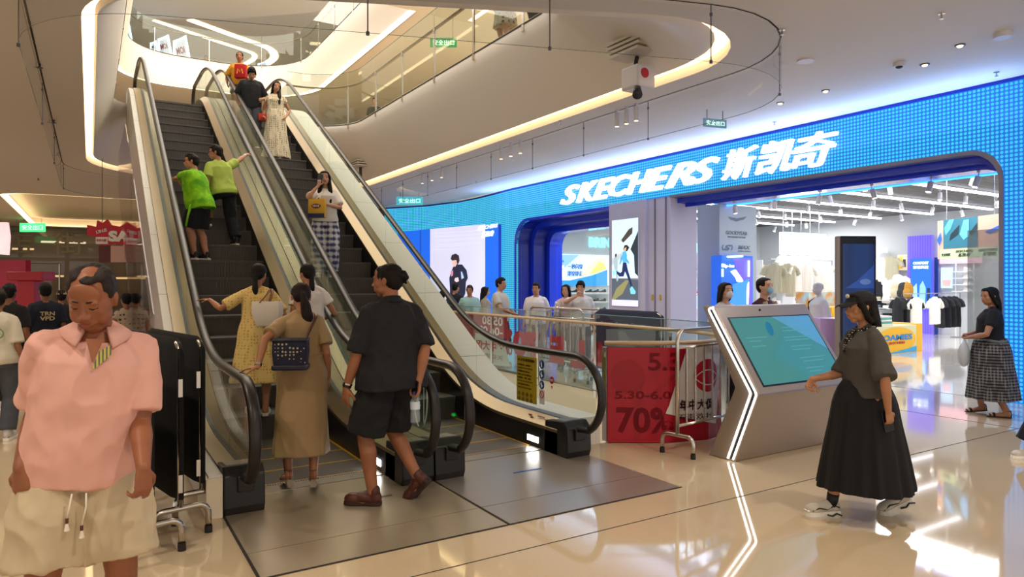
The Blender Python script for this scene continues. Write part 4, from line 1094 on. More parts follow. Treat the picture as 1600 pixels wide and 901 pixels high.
P_([(.10,.44),(.20,.42),(.24,.50),(.22,.60),(.26,.70),(.20,.72),(.12,.60),(.08,.52)], '9fb9c0', off=2); P_([(.12,.40),(.20,.39),(.20,.43),(.13,.44)], '5a4038', off=2)
# big illuminated name of the shop: part of the facade it is fixed to
def wall_text(s, y0, y1, z0, z1, depth, bold, shear, name, m_, x=XW-.01, parent=lw, space=1.0):
    q = text_mb(s, abs(y0-y1), z1-z0, depth, bold, shear, space=space); q.xf(frame((x, y0, z0), (0,-1,0), (0,0,1))); return q.build(name, m_, parent, norm=False)
for ch, a, b in zip('SKECHERS', [14.30,13.62,12.98,12.38,11.76,11.13,10.53,9.86], [13.66,12.93,12.33,11.73,11.06,10.50,9.80,9.22]):
    wall_text(ch, a+.04, b-.09, 3.57, 4.04, .09, .018, .42, 'sign_letter', M_logo)
for ch, a, b in zip('斯凯奇', [9.06,8.27,7.52], [8.26,7.52,6.70]):
    wall_text(ch, a, b-.03, 3.53, 4.10, .09, .006, .30, 'sign_letter', M_logo)
# picture running on the LED wall: blue side curtains, pale backdrop, a man in a dark jacket
scr = thing('wall_video_screen', 'video picture of a man in a black jacket on a pale backdrop', 'screen', (10.4, 19.5, 0))
def S_(pts, h, off=.03, es=1.0, name='picture'):
    P = [WPT(px, py, off) for px, py in pts]; return MB().flat(P).build(name, em('scr_'+h+str(es), h, es), scr, norm=False)
def S_cols(pxs, top, bot, h, off=.03, es=1.0):
    m = MB(); 
    for a, b in zip(pxs, pxs[1:]):
        ta, tb = top(a), top(b); m.flat([WPT(a,ta,off), WPT(b,tb,off), WPT(b,bot,off), WPT(a,bot,off)])
    return m.build('picture', em('scr_'+h+str(es), h, es), scr, norm=False)
tl = lambda x: 362-(x-622)*(14/160)
S_cols([622,640,655,672], tl, 560, '1560d8'); S_cols([672,690,710,730,758], tl, 560, 'd4d4ee', es=.82); S_cols([757,770,782], lambda x: 353-(x-757)*.12, 560, '145ed6')
S_cols([779,783], lambda x: 350, 560, '0a2a9c', off=.045); S_cols([656,659], tl, 560, '0f48b0', off=.045); S_cols([664,667], tl, 560, '5c9cf0', off=.045)
for i in range(7): S_cols([674,715,756], lambda x, i=i: tl(x)+5+i*5.0, 0, 'd4d4ee', off=.031) if False else None
for yy in (362,367,373,380,388): S_(((675,yy),(756,yy-6),(756,yy-5),(675,yy+1)), 'c2bfe0', off=.045)
S_(((704,404),(706,398),(712,396),(717,399),(718,407),(715,416),(711,416),(709,410)), '2a2028', off=.06); S_(((706,407),(713,406),(714,412),(711,417),(707,414)), 'd8b0a8', off=.09)
S_(((706,422),(708,417),(712,413),(722,413),(729,422),(731,434),(728,440),(727,458),(722,470),(712,480),(703,480),(703,450),(702,434)), '1d2036', off=.05)
S_(((711,434),(716,433),(717,439),(713,441),(710,438)), 'd8c8c8', off=.09); S_(((720,424),(722,424),(725,434),(721,436)), 'a8c0e0', off=.09); S_(((704,424),(708,422),(708,430),(705,432)), 'c08090', off=.09)
a_ = WPT(747, 357, .045); b_ = WPT(779, 352, .045)
for s_, z0, z1, pa, pb in (('SKECHERS', 359.5, 354, 747, 778), ('斯凯奇', 371, 362, 753, 772)):
    A = WPT(pa, z0, .045); B = WPT(pb, z0, .045); B.z = A.z
    q = text_mb(s_, (B-A).length, abs(WPT(pa, z1, .045).z-A.z), .01, .02, .3); q.xf(frame(A, B-A, (0,0,1))); q.build('lettering', M_logo, scr, norm=False)
# ---------------------------------------------------------------- inside the store
M_sw = hm('store_wall', 'c9cdd0', rough=.6); M_sc = hm('store_ceiling', '6e6d6e', rough=.8, var=(2, hexc('565658'), (.6,6,1)))
M_sfloor = hm('store_floor', 'd6d2cc', rough=.08, coat=.4)
ZS = 3.72
struct(MB().box(XW+.46, 22.2, 17.4, 17.6, 0, ZS).build('wall_end', M_sw)); struct(MB().box(22, 22.2, 0, 17.6, 0, ZS).build('wall_rear', M_sw))
struct(MB().box(XW+.06, 22.2, -.2, 0, 0, ZS).build('wall_near', M_sw))
struct(MB().box(XW+.06, 22.2, 0, 17.4, ZS, ZS+.1).build('ceiling_store', M_sc))
struct(MB().box(XW+.06, 22.2, 0, 17.4, .0005, .003).build('floor_store', M_sfloor))
struct(MB().box(XW+.062, XW+.07, 16.62, 17.4, 0, ZL).build('trim_7', M_sw))
tracks = [4.6,6.1,7.7,9.3,10.9,12.5,14.1,15.7]
for i, y in enumerate(tracks):
    o = MB().box(11.4 if y < 12.4 and y > 10.6 else 12.6, 21.7, y-.035, y+.035, ZS-.10, ZS-.05).build('linear_light', M_wstrip)
    tag(o, 'thin white linear light running deep into the store ceiling', 'ceiling light', 'linear lights on the store ceiling')
# spotlight heads
M_spotw = hm('spot_white', 'd8d6d8', rough=.4); M_lens = mat('spot_lens', hexc('ffffff'), emit=hexc('fffaf0'), es=16)
def spot_head(name, label, group):
    t = thing(name, label, 'spotlight', (0,0,0), 0, group)
    MB().box(-.02,.02,-.03,.03,.19,.22).build('mount', M_spotw, t); m = MB(); m.cyl((0,0,.10), .008, .10, n=8); m.build('stem', M_spotw, t)
    a = Vector((.28,.12,-1)).normalized(); m = MB(); m.tube([Vector((0,0,.13)), Vector((0,0,.13))+a*.17], .045, n=14); c = m.build('lamp_head', M_spotw, t, smooth=True, autos=40)
    p = Vector((0,0,.13))+a*.171; m = MB(); m.tube([p, p+a*.004], .037, n=14); m.build('lens', M_lens, c)
    return t
sh0 = spot_head('track_spotlight', 'small white cylindrical spotlight hung from a track in the store', 'track spotlights in the store')
first = True; rng = random.Random(4)
for i, y in enumerate(tracks):
    for j in range(6):
        x = 12.9+j*1.55+rng.uniform(-.4,.4)
        if y > 12 and x > 22: continue
        if first: sh0.location = (x, y+.25, ZS-.27); sh0.rotation_euler = (0,0,1); first = False
        else: dup(sh0, (x, y+.25, ZS-.27), rng.uniform(0, 6.3))
fr_px = [1176,1235,1290,1330,1392,1450]
for j, y in enumerate((9.9, 8.9, 7.9, 6.9, 5.9, 5.2, 4.75)):
    dup(sh0, (11.7, y, ZB-.32), rng.uniform(0, 6.3), label='white cylindrical spotlight under the entrance soffit', group='spotlights under the entrance soffit')
for j, y in enumerate((12.9, 13.7, 14.6, 15.4)): dup(sh0, (12.3, y, ZS-.5), rng.uniform(0, 6.3), label='white cylindrical spotlight inside the smaller shop window', group='spotlights inside the smaller shop window')
def block(name, label, cat, x0, x1, y0, y1, z0, z1, m_, bevel=.01, group=None):
    return tag(MB().box(x0, x1, y0, y1, z0, z1).build(name, m_, bevel=bevel), label, cat, group)
def YF(y):
    def g(pts, m_, name, parent, off=0.0): return MB().flat([YPT(px, py, y-off) for px, py in pts]).build(name, m_, parent, norm=False)
    return g
def ytext(s, px, py, w_px, h_px, y, m_, parent=None, depth=.02, bold=.03, shear=0.0, label=None, cat=None, name='lettering'):
    A = YPT(px, py, y); B = YPT(px+w_px, py, y); H = (YPT(px, py-h_px, y)-A).z
    q = text_mb(s, (B-A).length if abs(B.x-A.x) > 0 else 1, H, depth, bold, shear); q.xf(frame(A, (1,0,0), (0,0,1)))
    o = q.build(name, m_, parent, norm=False)
    if label: tag(o, label, cat)
    return o
M_slogan = em('slogan', '8ce8ff', 1.7)
ytext('BRING', 920, 386, 45, 16, 17.38, M_slogan, label='glowing BRING lettering high on the store end wall', cat='sign', name='slogan_lettering', bold=.05)
ytext('TO YOUR LIFE', 1036, 393, 84, 15, 17.38, M_slogan, label='glowing YOUR LIFE lettering high on the store end wall', cat='sign', name='slogan_lettering', bold=.05)
# lit shoe poster in the window
pw = thing('shoe_poster', 'lit pale blue poster with a giant yellow-white shoe in the store window', 'poster', YPT(900,470,17.3))
A = YPT(852,452,17.36); B = YPT(952,398,17.36); MB().box(A.x, B.x, 17.3, 17.38, YPT(860,446,17.3).z, YPT(860,396,17.3).z).build('board', em('poster_pale','cfe0f8',1.0), pw)
g = YF(17.29)
g([(853,446),(853,438),(890,438),(925,430),(949,421),(949,446)], em('poster_blue','2a8ad8',1.0), 'artwork', pw)
g([(853,398),(905,398),(880,420),(853,430)], em('poster_b2','8ab4f0',1.0), 'artwork', pw, .0); g([(898,436),(922,412),(940,402),(946,404),(948,420),(925,428)], em('poster_y','f0e8b8',1.0), 'artwork', pw, .006)
g([(922,428),(936,408),(944,412),(947,420),(930,427)], em('poster_y2','f4e070',1.0), 'artwork', pw, .012)
ytext('Slip-ins', 859, 421, 22, 9, 17.27, em('poster_w','ffffff',1.3), pw); ytext('闪穿鞋', 859, 432, 22, 9, 17.27, em('poster_w','ffffff',1.3), pw)
ytext('一秒闪穿', 887, 420, 23, 8, 17.27, em('poster_t','2468b8',.8), pw, bold=.01); ytext('即穿即走', 887, 431, 23, 8, 17.27, em('poster_t','2468b8',.8), pw, bold=.01)
ytext('SKECHERS', 859, 409, 22, 3, 17.27, em('poster_t','2468b8',.8), pw, bold=.01)
# shelves with shoes
M_shelf = mat('shelf_white', hexc('e8e8ea'), rough=.4)
def shelf(label, px0, px1, pys, y, depth=.28):
    A = YPT(px0, pys[0], y); B = YPT(px1, pys[-1], y); t = thing('shoe_shelf', label, 'shelf', ((A.x+B.x)/2, y, 0))
    for p in pys:
        z = YPT(px0, p, y).z; MB().box(A.x, B.x, y-depth, y, z-.02, z).build('shelf_board', M_shelf, t)
    for x in (A.x, B.x): MB().box(x-.015, x+.015, y-.03, y, 0, YPT(px0, pys[0], y).z+.2).build('upright', M_shelf, t)
    return t
def shoe_proto(name, label, col, sole, group):
    u, s_ = shoe_mb('sneaker', 1.0); me = remesh(u, .014, it=1); t = meshobj(name, me, hm('dshoe_'+col, col, rough=.5)); s_.build('sole', hm('dsole_'+sole, sole, rough=.5), t, keep=True)
    tag(t, label, 'shoe', group); return t
protos = [shoe_proto('sneaker', 'display sneaker on a shelf', c, s, 'x') for c, s in (('d8d4cc','f0f0f0'),('26262a','dddddd'),('c8d820','f0f0f0'),('8a1f28','e8e8e8'))]
used = [False]*4
def shoe_at(i, x, y, z, rz, label, group):
    if not used[i]: o = protos[i]; used[i] = True; o.location = (x,y,z); o.rotation_euler = (0,0,rz); o['label'] = label; o['group'] = group; return o
    o = dup(protos[i], (x,y,z), rz, label, group); return o
shelf('white shoe shelf under the lit poster in the smaller window', 856, 950, (458, 472, 486), 17.3)
for r_, py in enumerate((458, 472, 486)):
    for j in range(8):
        p = YPT(866+j*11, py, 17.2); shoe_at(1 if (j*3+r_) % 4 else 0, p.x, p.y-.05, p.z+.002, R(70), 'dark display shoe on the shelf below the lit window poster' if (j*3+r_) % 4 else 'pale display shoe on the shelf below the lit window poster', 'dark shoes below the window poster' if (j*3+r_) % 4 else 'pale shoes below the window poster')
shelf('white shoe shelf on the end wall below the YOUR LIFE lettering', 1066, 1090, (424, 437, 450, 463, 476), 17.3)
names = {0:'pale',1:'black',2:'lime green',3:'dark red'}
for r_, py in enumerate((424, 437, 450, 463, 476)):
    for j in range(3):
        p = YPT(1069+j*8, py, 17.2); i = (2, 0, 3, 1, 0)[(r_+j) % 5] if r_ != 1 else (2 if j == 0 else 0)
        shoe_at(i, p.x, p.y-.05, p.z+.002, R(75), names[i]+' display shoe on the end wall shelf below the YOUR LIFE lettering', names[i]+' shoes on the end wall shelf')
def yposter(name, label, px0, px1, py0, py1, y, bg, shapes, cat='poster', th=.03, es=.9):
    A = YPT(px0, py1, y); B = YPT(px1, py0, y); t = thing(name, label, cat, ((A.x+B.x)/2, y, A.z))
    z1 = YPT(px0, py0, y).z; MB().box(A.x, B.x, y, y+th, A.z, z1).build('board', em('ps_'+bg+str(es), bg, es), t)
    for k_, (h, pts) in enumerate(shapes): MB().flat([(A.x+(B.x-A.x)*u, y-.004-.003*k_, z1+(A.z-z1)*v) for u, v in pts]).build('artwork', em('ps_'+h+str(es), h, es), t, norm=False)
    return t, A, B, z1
yposter('wall_poster', 'poster of a white shoe over a red band on the end wall', 1095, 1117, 418, 452, 17.3, 'd8d4d0', [('c02828', [(0,.62),(1,.55),(1,1),(0,1)]), ('503838', [(.1,.05),(.9,.05),(.9,.3),(.5,.42),(.1,.3)]), ('f0f0f0', [(.2,.5),(.4,.32),(.6,.45),(.8,.7),(.85,.85),(.5,.78),(.25,.65)])])
yposter('wall_poster', 'small red promotion panel low on the end wall', 1066, 1092, 455, 466, 17.0, 'c82a2a', [('f0e0e0', [(.1,.3),(.9,.3),(.9,.5),(.1,.5)])])
yposter('wall_panel', 'dark blue wall recess with shoes at the left of the end wall', 1049, 1060, 404, 480, 17.3, '16427e', [('2a6ac0', [(0,0),(1,0),(1,.35),(0,.35)])], cat='wall panel', es=.5)
# blue bags/displays in front of the end wall
yposter('counter_display', 'white and blue shoe box display standing near the end wall', 1088, 1104, 462, 492, 14.5, 'a8d4ee', [('2070c0', [(.2,.5),(.6,.4),(.9,.8),(.3,.9)])], cat='display', th=.25)
yposter('counter_display', 'plain blue display board standing near the end wall', 1108, 1124, 462, 492, 14.3, '1c6ad0', [('5aa0f0', [(.0,.0),(.15,0),(.15,1),(0,1)])], cat='display', th=.2)
block('checkout_counter', 'low white counter in the store behind the child looking down', 'counter', 13.0, 15.6, 13.4, 14.2, 0, .86, M_shelf)
# brand column
bc = thing('brand_column', 'pale grey column printed with tyre-brand and sole logos', 'column', (12.7, 10.9, 0))
cx0 = YPT(1124, 400, 10.55).x; cx1 = YPT(1182, 400, 10.55).x
MB().box(cx0, cx1, 10.55, 11.2, 0, 3.34).build('shaft', hm('column_grey','b4c0c8',rough=.45), bc, bevel=.01)
M_cp = hm('column_print', '6f8088', rough=.5)
YP = lambda px, py, o=.004: YPT(px, py, 10.55-o)
m = MB(); m.flat([YP(1137,338), YP(1152,341), YP(1167,338), YP(1162,343), YP(1150,346), YP(1141,343)]); m.build('winged_mark', M_cp, bc, norm=False)
ytext('GOODYEAR', 1134, 366, 34, 6, 10.545, M_cp, bc, depth=.004, bold=.02); ytext('PERFORMANCE OUTSOLE', 1137, 371, 28, 2.6, 10.545, M_cp, bc, depth=.004, bold=.0)
ytext('S', 1131, 391, 11, 9, 10.545, M_cp, bc, depth=.004, bold=.04, shear=.3); ytext('(', 1128, 391, 3, 9, 10.545, M_cp, bc, depth=.004); ytext(')', 1142, 391, 3, 9, 10.545, M_cp, bc, depth=.004)
ytext('MAX', 1153, 389, 20, 6, 10.545, M_cp, bc, depth=.004, bold=.05, shear=.3); ytext('CUSHIONING', 1153, 393, 20, 2, 10.545, M_cp, bc, depth=.004, bold=.0)
# slip-in display
sd_ = thing('lit_shoe_display', 'blue lit display with white tube lights and a shoe, in front of the brand column', 'display', (12.6, 10.2, 0))
A = YPT(1127, 480, 10.2); B = YPT(1177, 480, 10.2); zt = YPT(1150, 399, 10.2).z
MB().box(A.x, B.x, 10.2, 10.5, 0, zt).build('cabinet', em('disp_blue','2a64d8',.7), sd_, bevel=.02)
MB().flat([(A.x+.35, 10.196, zt-.05),(B.x-.05, 10.196, zt-.05),(B.x-.05, 10.196, .9)]).build('artwork', em('disp_violet','6a5ac8',.6), sd_, norm=False)
tb = em('tube_cyan','b8f0ff',4.0)
for p0, p1 in (((1137,401),(1160,400)),((1170,407),(1170,432)),((1169,440),(1168,475)),((1129,412),(1129,415)),((1129,420),(1129,432))):
    m = MB(); m.tube([YPT(*p0, 10.17), YPT(*p1, 10.17)], .022, n=8); m.build('tube_light', tb, sd_)
ytext('Slip-ins', 1127, 419, 20, 7, 10.18, em('disp_w','e8f0ff',1.0), sd_, depth=.01)
m = MB(); pts = [YPT(*p, 10.16) for p in ((1141,424),(1147,421),(1158,437),(1158,441),(1151,440),(1149,434))]; m.prism(pts, (0,-.05,0)); m.build('sock', em('disp_sock','ffffff',1.0), sd_)
m = MB(); pts = [YPT(*p, 10.15) for p in ((1143,444),(1158,440),(1168,436),(1162,452),(1164,478),(1136,478),(1140,455))]; m.prism(pts, (0,-.05,0)); m.build('shoe_print', em('disp_shoe','3c8ae8',.8), sd_)
# white light box and clothes rails
lb = tag(MB().box(YPT(1225,400,12).x, YPT(1291,400,12).x, 12, 12.15, YPT(1258,398,12).z, YPT(1258,364,12).z).build('light_box', em('lightbox','f4fbff',1.3)), 'blank glowing white light box hanging above the clothes rails', 'light box')
M_rail = hm('rail_chrome', 'b8babd', rough=.25, metal=.9)
def rack(label, x0, x1, y, z, loc=None):
    t = thing('clothes_rack', label, 'clothes rack', ((x0+x1)/2, y, 0))
    m = MB(); m.tube([(x0,y,0),(x0,y,z),(x1,y,z),(x1,y,0)], .014, n=8); m.build('frame', M_rail, t)
    for x in (x0, x1): MB().box(x-.02, x+.02, y-.25, y+.25, 0, .03).build('foot', M_rail, t)
    return t
def shirt_proto(name, label, col, L=.62, w=.25):
    m = MB(); n = 20; rs = []
    for z, a, b in ((-.02-L,w,.055),(-L*.6,w*.98,.06),(-.25,w*.92,.06),(-.13,w*.95,.055),(-.07,w*.8,.05),(-.02,w*.42,.045),(0,w*.3,.04)):
        rs.append([Vector((a*math.cos(q)*(1+.04*math.sin(5*q)), b*math.sin(q), z)) for q in [2*math.pi*i/n for i in range(n)]])
    m.rings(rs)
    for s_ in (1,-1): m.tube([(s_*w*.72,0,-.09),(s_*w*1.15,0,-.17),(s_*w*1.38,0,-.30)], [.06,.062,.068], n=12, flat=(1,.7), ref=(0,1,0))
    me = remesh(m, .016, it=2, disp=lambda c: .012*noise.noise(Vector((c.x*14, c.y*6, c.z*4))))
    o = meshobj(name, me, hm('cloth_'+col, col, rough=.9)); tag(o, label, 'shirt')
    h = MB(); h.tube([(0,0,.0),(0,0,.05),(.015,0,.07),(.0,0,.085),(-.012,0,.07)], .003, n=5); h.build('hanger', M_rail, o)
    return o
sw_ = shirt_proto('hanging_shirt', 'a', 'e6e2da', .72, .29); sg_ = shirt_proto('hanging_shirt', 'b', 'b9b49a', .75); sb_ = shirt_proto('hanging_shirt', 'c', '1e2026', .85, .2)
def hang(p, x, y, z, rz, label, group):
    if not p.get('used'): p['used'] = 1; p.location = (x,y,z); p.rotation_euler = (0,0,rz); p['label'] = label; p['group'] = group; return p
    o = dup(p, (x,y,z), rz, label, group); return o
# rack at the left of the dark totem
a = YPT(1205,420,11.4); b = YPT(1300,420,11.4); rack('tall clothes rack with pale shirts left of the dark totem', a.x, b.x, 11.4, 2.18)
for j, (px, p) in enumerate(((1214,sg_),(1236,sg_),(1250,sw_),(1262,sw_),(1293,sw_))):
    q = YPT(px, 410, 11.3); hang(p, q.x, 11.4, 2.08, R(rng.uniform(-25,25)), ('khaki' if p is sg_ else 'white')+' shirt hanging on the rack left of the dark totem', ('khaki' if p is sg_ else 'white')+' shirts left of the totem')
a = YPT(1195,420,14.5); b = YPT(1225,420,14.5); 
for k_, (px0, px1, y, lab) in enumerate(((1186,1222,14.6,'store shelving of folded clothes behind the two masked women'),(1232,1300,13.2,'low store shelving of folded dark clothes left of the dark totem'))):
    zs = (.45,.85,1.25,1.6) if k_ != 1 else (.5,.85,1.15); A = YPT(px0, 470, y); B = YPT(px1, 470, y); t = thing('display_shelf', lab, 'shelf', ((A.x+B.x)/2, y, 0))
    for z in zs: MB().box(A.x, B.x, y-.2, y+.2, z-.02, z).build('shelf_board', M_shelf, t)
    for x in (A.x, B.x): MB().box(x-.02, x+.02, y-.2, y+.2, 0, zs[-1]).build('upright', M_shelf, t)
    for z in zs:
        x = A.x+.16
        while x < B.x-.1:
            c_ = rng.choice(['2a2c32','d8d8d8','5a6a78','b8b09a','1a1c20','e8e4dc']); hh = rng.uniform(.08,.2)
            o = MB().box(x-.12, x+.12, y-.16, y+.14, z, z+hh).build('folded_clothes', hm('fold_'+c_, c_, rough=.9), bevel=.02); tag(o, 'stack of folded clothes on the shelving '+('behind the two masked women','left of the dark totem','right of the dark totem')[k_], 'clothes', 'folded clothes '+str(('behind the masked women','left of the totem','right of the totem')[k_])); x += .3
# right: hanging white shirts, backpacks, jumpers on the wall grid
A = YPT(1412,466,9.9); B = YPT(1500,466,9.9); rack('low clothes rack with white and black shirts beside the yellow display', A.x, B.x, 9.9, 1.28)
for j, px in enumerate((1406,1412,1421,1431,1450,1471,1479,1487,1495)):
    white = px in (1421,1450); p = sw_ if white else sb_
    q = YPT(px, 470, 9.9); hang(p, q.x, 9.9+(-.18 if white else .05), 1.19, (0 if white else R(70+rng.uniform(-12,12))), ('white' if white else 'black')+' T-shirt hanging on the low rack beside the yellow display', ('white' if white else 'black')+' shirts on the low rack')
# yellow promotion blocks
yb_ = thing('promotion_block', 'yellow and sky-blue low promotion block with AMIES lettering', 'display', at(1405, 14.6))
A = at(1366, 14.3); Bq = at(1447, 15.4)
YQ = gnd(1366, 556).y
X0 = gnd(1366,556).x; X1 = YPT(1432,552,YQ).x
MB().box(X0, X1, YQ, YQ+.7, 0, .62).build('block', hm('promo_pale','d8d4a8',rough=.4), yb_, bevel=.01)
def PB(px, py, o=.004): return YPT(px, py, 9.6-o)
m = MB(); m.flat([Vector((X0+(X1-X0)*(.5+.48*math.cos(a)), YQ-.006, .31+.28*math.sin(a))) for a in [2*math.pi*i/24 for i in range(24)]]); m.build('artwork', hm('promo_yellow','f0b81c',rough=.4), yb_, norm=False)
m = MB(); m.flat([(X0,YQ-.008,.02),(X1,YQ-.008,.02),(X1,YQ-.008,.14),((X0+X1)/2,YQ-.008,.05)]); m.build('artwork', hm('promo_sky','3aa8e0',rough=.4), yb_, norm=False)
q = text_mb('ROAMIES', (X1-X0)*.8, .13, .004, .03); q.xf(frame((X0+(X1-X0)*.08, YQ-.012, .30), (1,0,0), (0,0,1))); q.build('lettering', hm('promo_blue','1c86d0',rough=.4), yb_, norm=False)
q = text_mb('BY SKECHERS', (X1-X0)*.5, .05, .004, .02); q.xf(frame((X0+(X1-X0)*.2, YQ-.012, .22), (1,0,0), (0,0,1))); q.build('lettering', M_inkred, yb_, norm=False)
block('promotion_block', 'plain yellow end block at the right of the low promotion display', 'display', X1+.01, X1+.3, YQ+.02, YQ+.7, 0, .64, hm('promo_yellow','f0b81c'))
block('promotion_block', 'tall yellow plinth behind the low promotion display', 'display', X0+.0, X1-.15, YQ+1.0, YQ+1.6, 0, 1.02, hm('promo_yellow','f0b81c'))
block('promotion_block', 'orange topped plinth printed with pastel shapes at the back of the yellow displays', 'display', X0+.1, X1-.35, YQ+1.65, YQ+2.0, 0, 1.36, hm('promo_mix','e09a3a', var=(5, hexc('b8d8e0'))))
for j in range(5): tag(MB().box(X0+.55+.0*j, X0+1.0-.02*j, YQ+.15, YQ+.45, .621+.045*j, .66+.045*j).build('shoe_box', (hm('bx_w','e6e2dc'), hm('bx_t','58a8a0'))[j % 2], bevel=.004), ('white','teal')[j % 2]+' flat box in the pile on the low yellow promotion block', 'box', ('white','teal')[j % 2]+' boxes on the promotion block')
# things on the rear wall, deep in the store
XR = 21.9
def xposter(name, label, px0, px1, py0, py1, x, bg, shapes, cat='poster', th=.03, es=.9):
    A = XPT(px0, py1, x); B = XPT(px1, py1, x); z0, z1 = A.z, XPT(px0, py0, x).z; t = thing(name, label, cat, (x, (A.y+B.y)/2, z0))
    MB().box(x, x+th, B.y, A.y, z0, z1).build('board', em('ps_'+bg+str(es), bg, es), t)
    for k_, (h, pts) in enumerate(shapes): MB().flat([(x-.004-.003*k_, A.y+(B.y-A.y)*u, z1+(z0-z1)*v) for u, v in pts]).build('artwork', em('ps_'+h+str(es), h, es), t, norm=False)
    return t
def xtext(s_, px, py, w_px, h_px, x, m_, parent, bold=.02):
    A = XPT(px, py, x); B = XPT(px+w_px, py, x); H = XPT(px, py-h_px, x).z-A.z; q = text_mb(s_, A.y-B.y, H, .01, bold); q.xf(frame(A, (0,-1,0), (0,0,1))); return q.build('lettering', m_, parent, norm=False)
xposter('wall_panel', 'ribbed violet wall panel deep in the store', 1418, 1458, 369, 540, XR-.1, '6a5ce0', [('5548c8', [(u,0),(u+.03,0),(u+.03,1),(u,1)]) for u in (.1,.2,.3,.4,.5,.6,.7,.8,.9)], cat='wall panel', es=.8)
t_ = xposter('wall_poster', 'blue poster with white lettering and three figures in front of the violet panel', 1423, 1455, 404, 480, XR-.3, '1c5ab8', [('8ac0e8', [(.1,.6),(.3,.5),(.35,1),(.1,1)]), ('78a8e0', [(.45,.55),(.6,.45),(.75,.6),(.7,1),(.4,1)]), ('1a2a50', [(.8,.6),(.95,.6),(.95,1),(.8,1)])])
xtext('COMFORT', 1427, 413, 24, 4, XR-.33, em('poster_w','ffffff',1.3), t_); xtext('舒适科技', 1427, 420, 24, 5, XR-.33, em('poster_w','ffffff',1.3), t_, .01)
xposter('wall_panel', 'dark blue slot panel right of the violet panel', 1460, 1465, 402, 540, XR-.1, '10286c', [], cat='wall panel', es=.5)
xposter('wall_poster', 'wide pink shop panel at the far right of the store', 1468, 1534, 394, 412, XR-.1, 'd8a8b4', [])
xposter('wall_poster', 'small pale blue sneaker poster among the shelves on the far right', 1470, 1488, 418, 450, XR-.1, 'a8c8e0', [('e09a9a', [(.1,.6),(.9,.6),(.8,.9),(.2,.9)])])
xposter('price_board', 'two small white boards high on the rear wall right of the totem', 1370, 1386, 389, 395, XR-.1, 'e8e8e8', [('a0a0a0', [(.48,0),(.52,0),(.52,1),(.48,1)])], cat='sign')
xposter('wall_poster', 'bright picture of yellow and white clothes beside the violet panel', 1402, 1417, 398, 422, XR-.1, 'c8c0a0', [('e8b030', [(.1,.2),(.5,.1),(.6,.9),(.1,.9)]), ('3a3c40', [(.6,.3),(.9,.3),(.9,.8),(.6,.8)])])
def xshelf(label, px0, px1, pys, x, depth=.3, thing_='shoe', grp=''):
    A = XPT(px0, pys[0], x); B = XPT(px1, pys[0], x); t = thing('display_shelf', label, 'shelf', (x, (A.y+B.y)/2, 0))
    for p in pys: z = XPT(px0, p, x).z; MB().box(x-depth, x, B.y, A.y, z-.02, z).build('shelf_board', M_shelf, t)
    for y in (A.y, B.y): MB().box(x-.03, x, y-.015, y+.015, 0, A.z+.3).build('upright', M_shelf, t)
    for r_, p in enumerate(pys):
        z = XPT(px0, p, x).z; y = B.y+.16; j = 0
        while y < A.y-.1:
            if thing_ == 'shoe': shoe_at((0,0,3)[j % 3], x-depth*.5, y, z+.002, R(160), names[(0,0,3)[j % 3]]+' display shoe on the '+grp, names[(0,0,3)[j % 3]]+' shoes on the '+grp)
            else:
                c_ = rng.choice(['2a2c32','d8d8d8','5a6a78','b8b09a','1a1c20','e8e4dc']); tag(MB().box(x-depth+.02, x-.03, y-.12, y+.12, z, z+rng.uniform(.08,.2)).build('folded_clothes', hm('fold_'+c_, c_, rough=.9), bevel=.02), 'stack of folded clothes on the '+grp, 'clothes', 'folded clothes on the '+grp)
            y += .32; j += 1
xshelf('white shelf of trainers at the far right of the store', 1494, 1522, (424, 434, 444, 454), XR-.1, grp='far right shelf of the store')
xshelf('low shelving of folded clothes against the rear wall right of the totem', 1368, 1416, (468, 480, 492), XR-.1, thing_='fold', grp='rear wall shelving right of the totem')
for j, (px, py, p, w_) in enumerate(((1376,402,sw_,'white'),(1390,400,sg_,'khaki'),(1374,432,sb_,'black'),(1388,430,sw_,'white'),(1400,428,sw_,'white'))):
    q = XPT(px, py, XR-.25); o = hang(p, q.x, q.y, q.z, R(90), w_+' top pinned high on the rear wall, right of the dark totem', w_+' tops high on the rear wall'); o.scale = (1.2,1.2,1.2)
bt = thing('bag_ledge', 'narrow white wall ledge carrying three backpacks', 'ledge', XPT(1410, 460, XR-.2)); a_ = XPT(1396, 466, XR-.1); b_ = XPT(1426, 466, XR-.1); MB().box(XR-.45, XR-.02, b_.y, a_.y, a_.z-.03, a_.z).build('board', M_shelf, bt)
for j, (px, c_) in enumerate(((1401,'c9bfa2'),(1411,'2a2a2c'),(1420,'b8862a'))):
    q = XPT(px, 452, XR-.25); zb_ = a_.z; m = MB(); m.ell((q.x, q.y, zb_+.27), (.13,.20,.27)); m.ell((q.x-.13, q.y, zb_+.17), (.07,.14,.14)); m.tube([(q.x,q.y-.05,zb_+.5),(q.x,q.y,zb_+.58),(q.x,q.y+.05,zb_+.5)], .014, n=6)
    tag(meshobj('backpack', remesh(m, .02, it=2), hm('bag_'+c_, c_, rough=.7)), ('beige','black','mustard')[j]+' backpack on the ledge beside the violet panel', 'backpack')
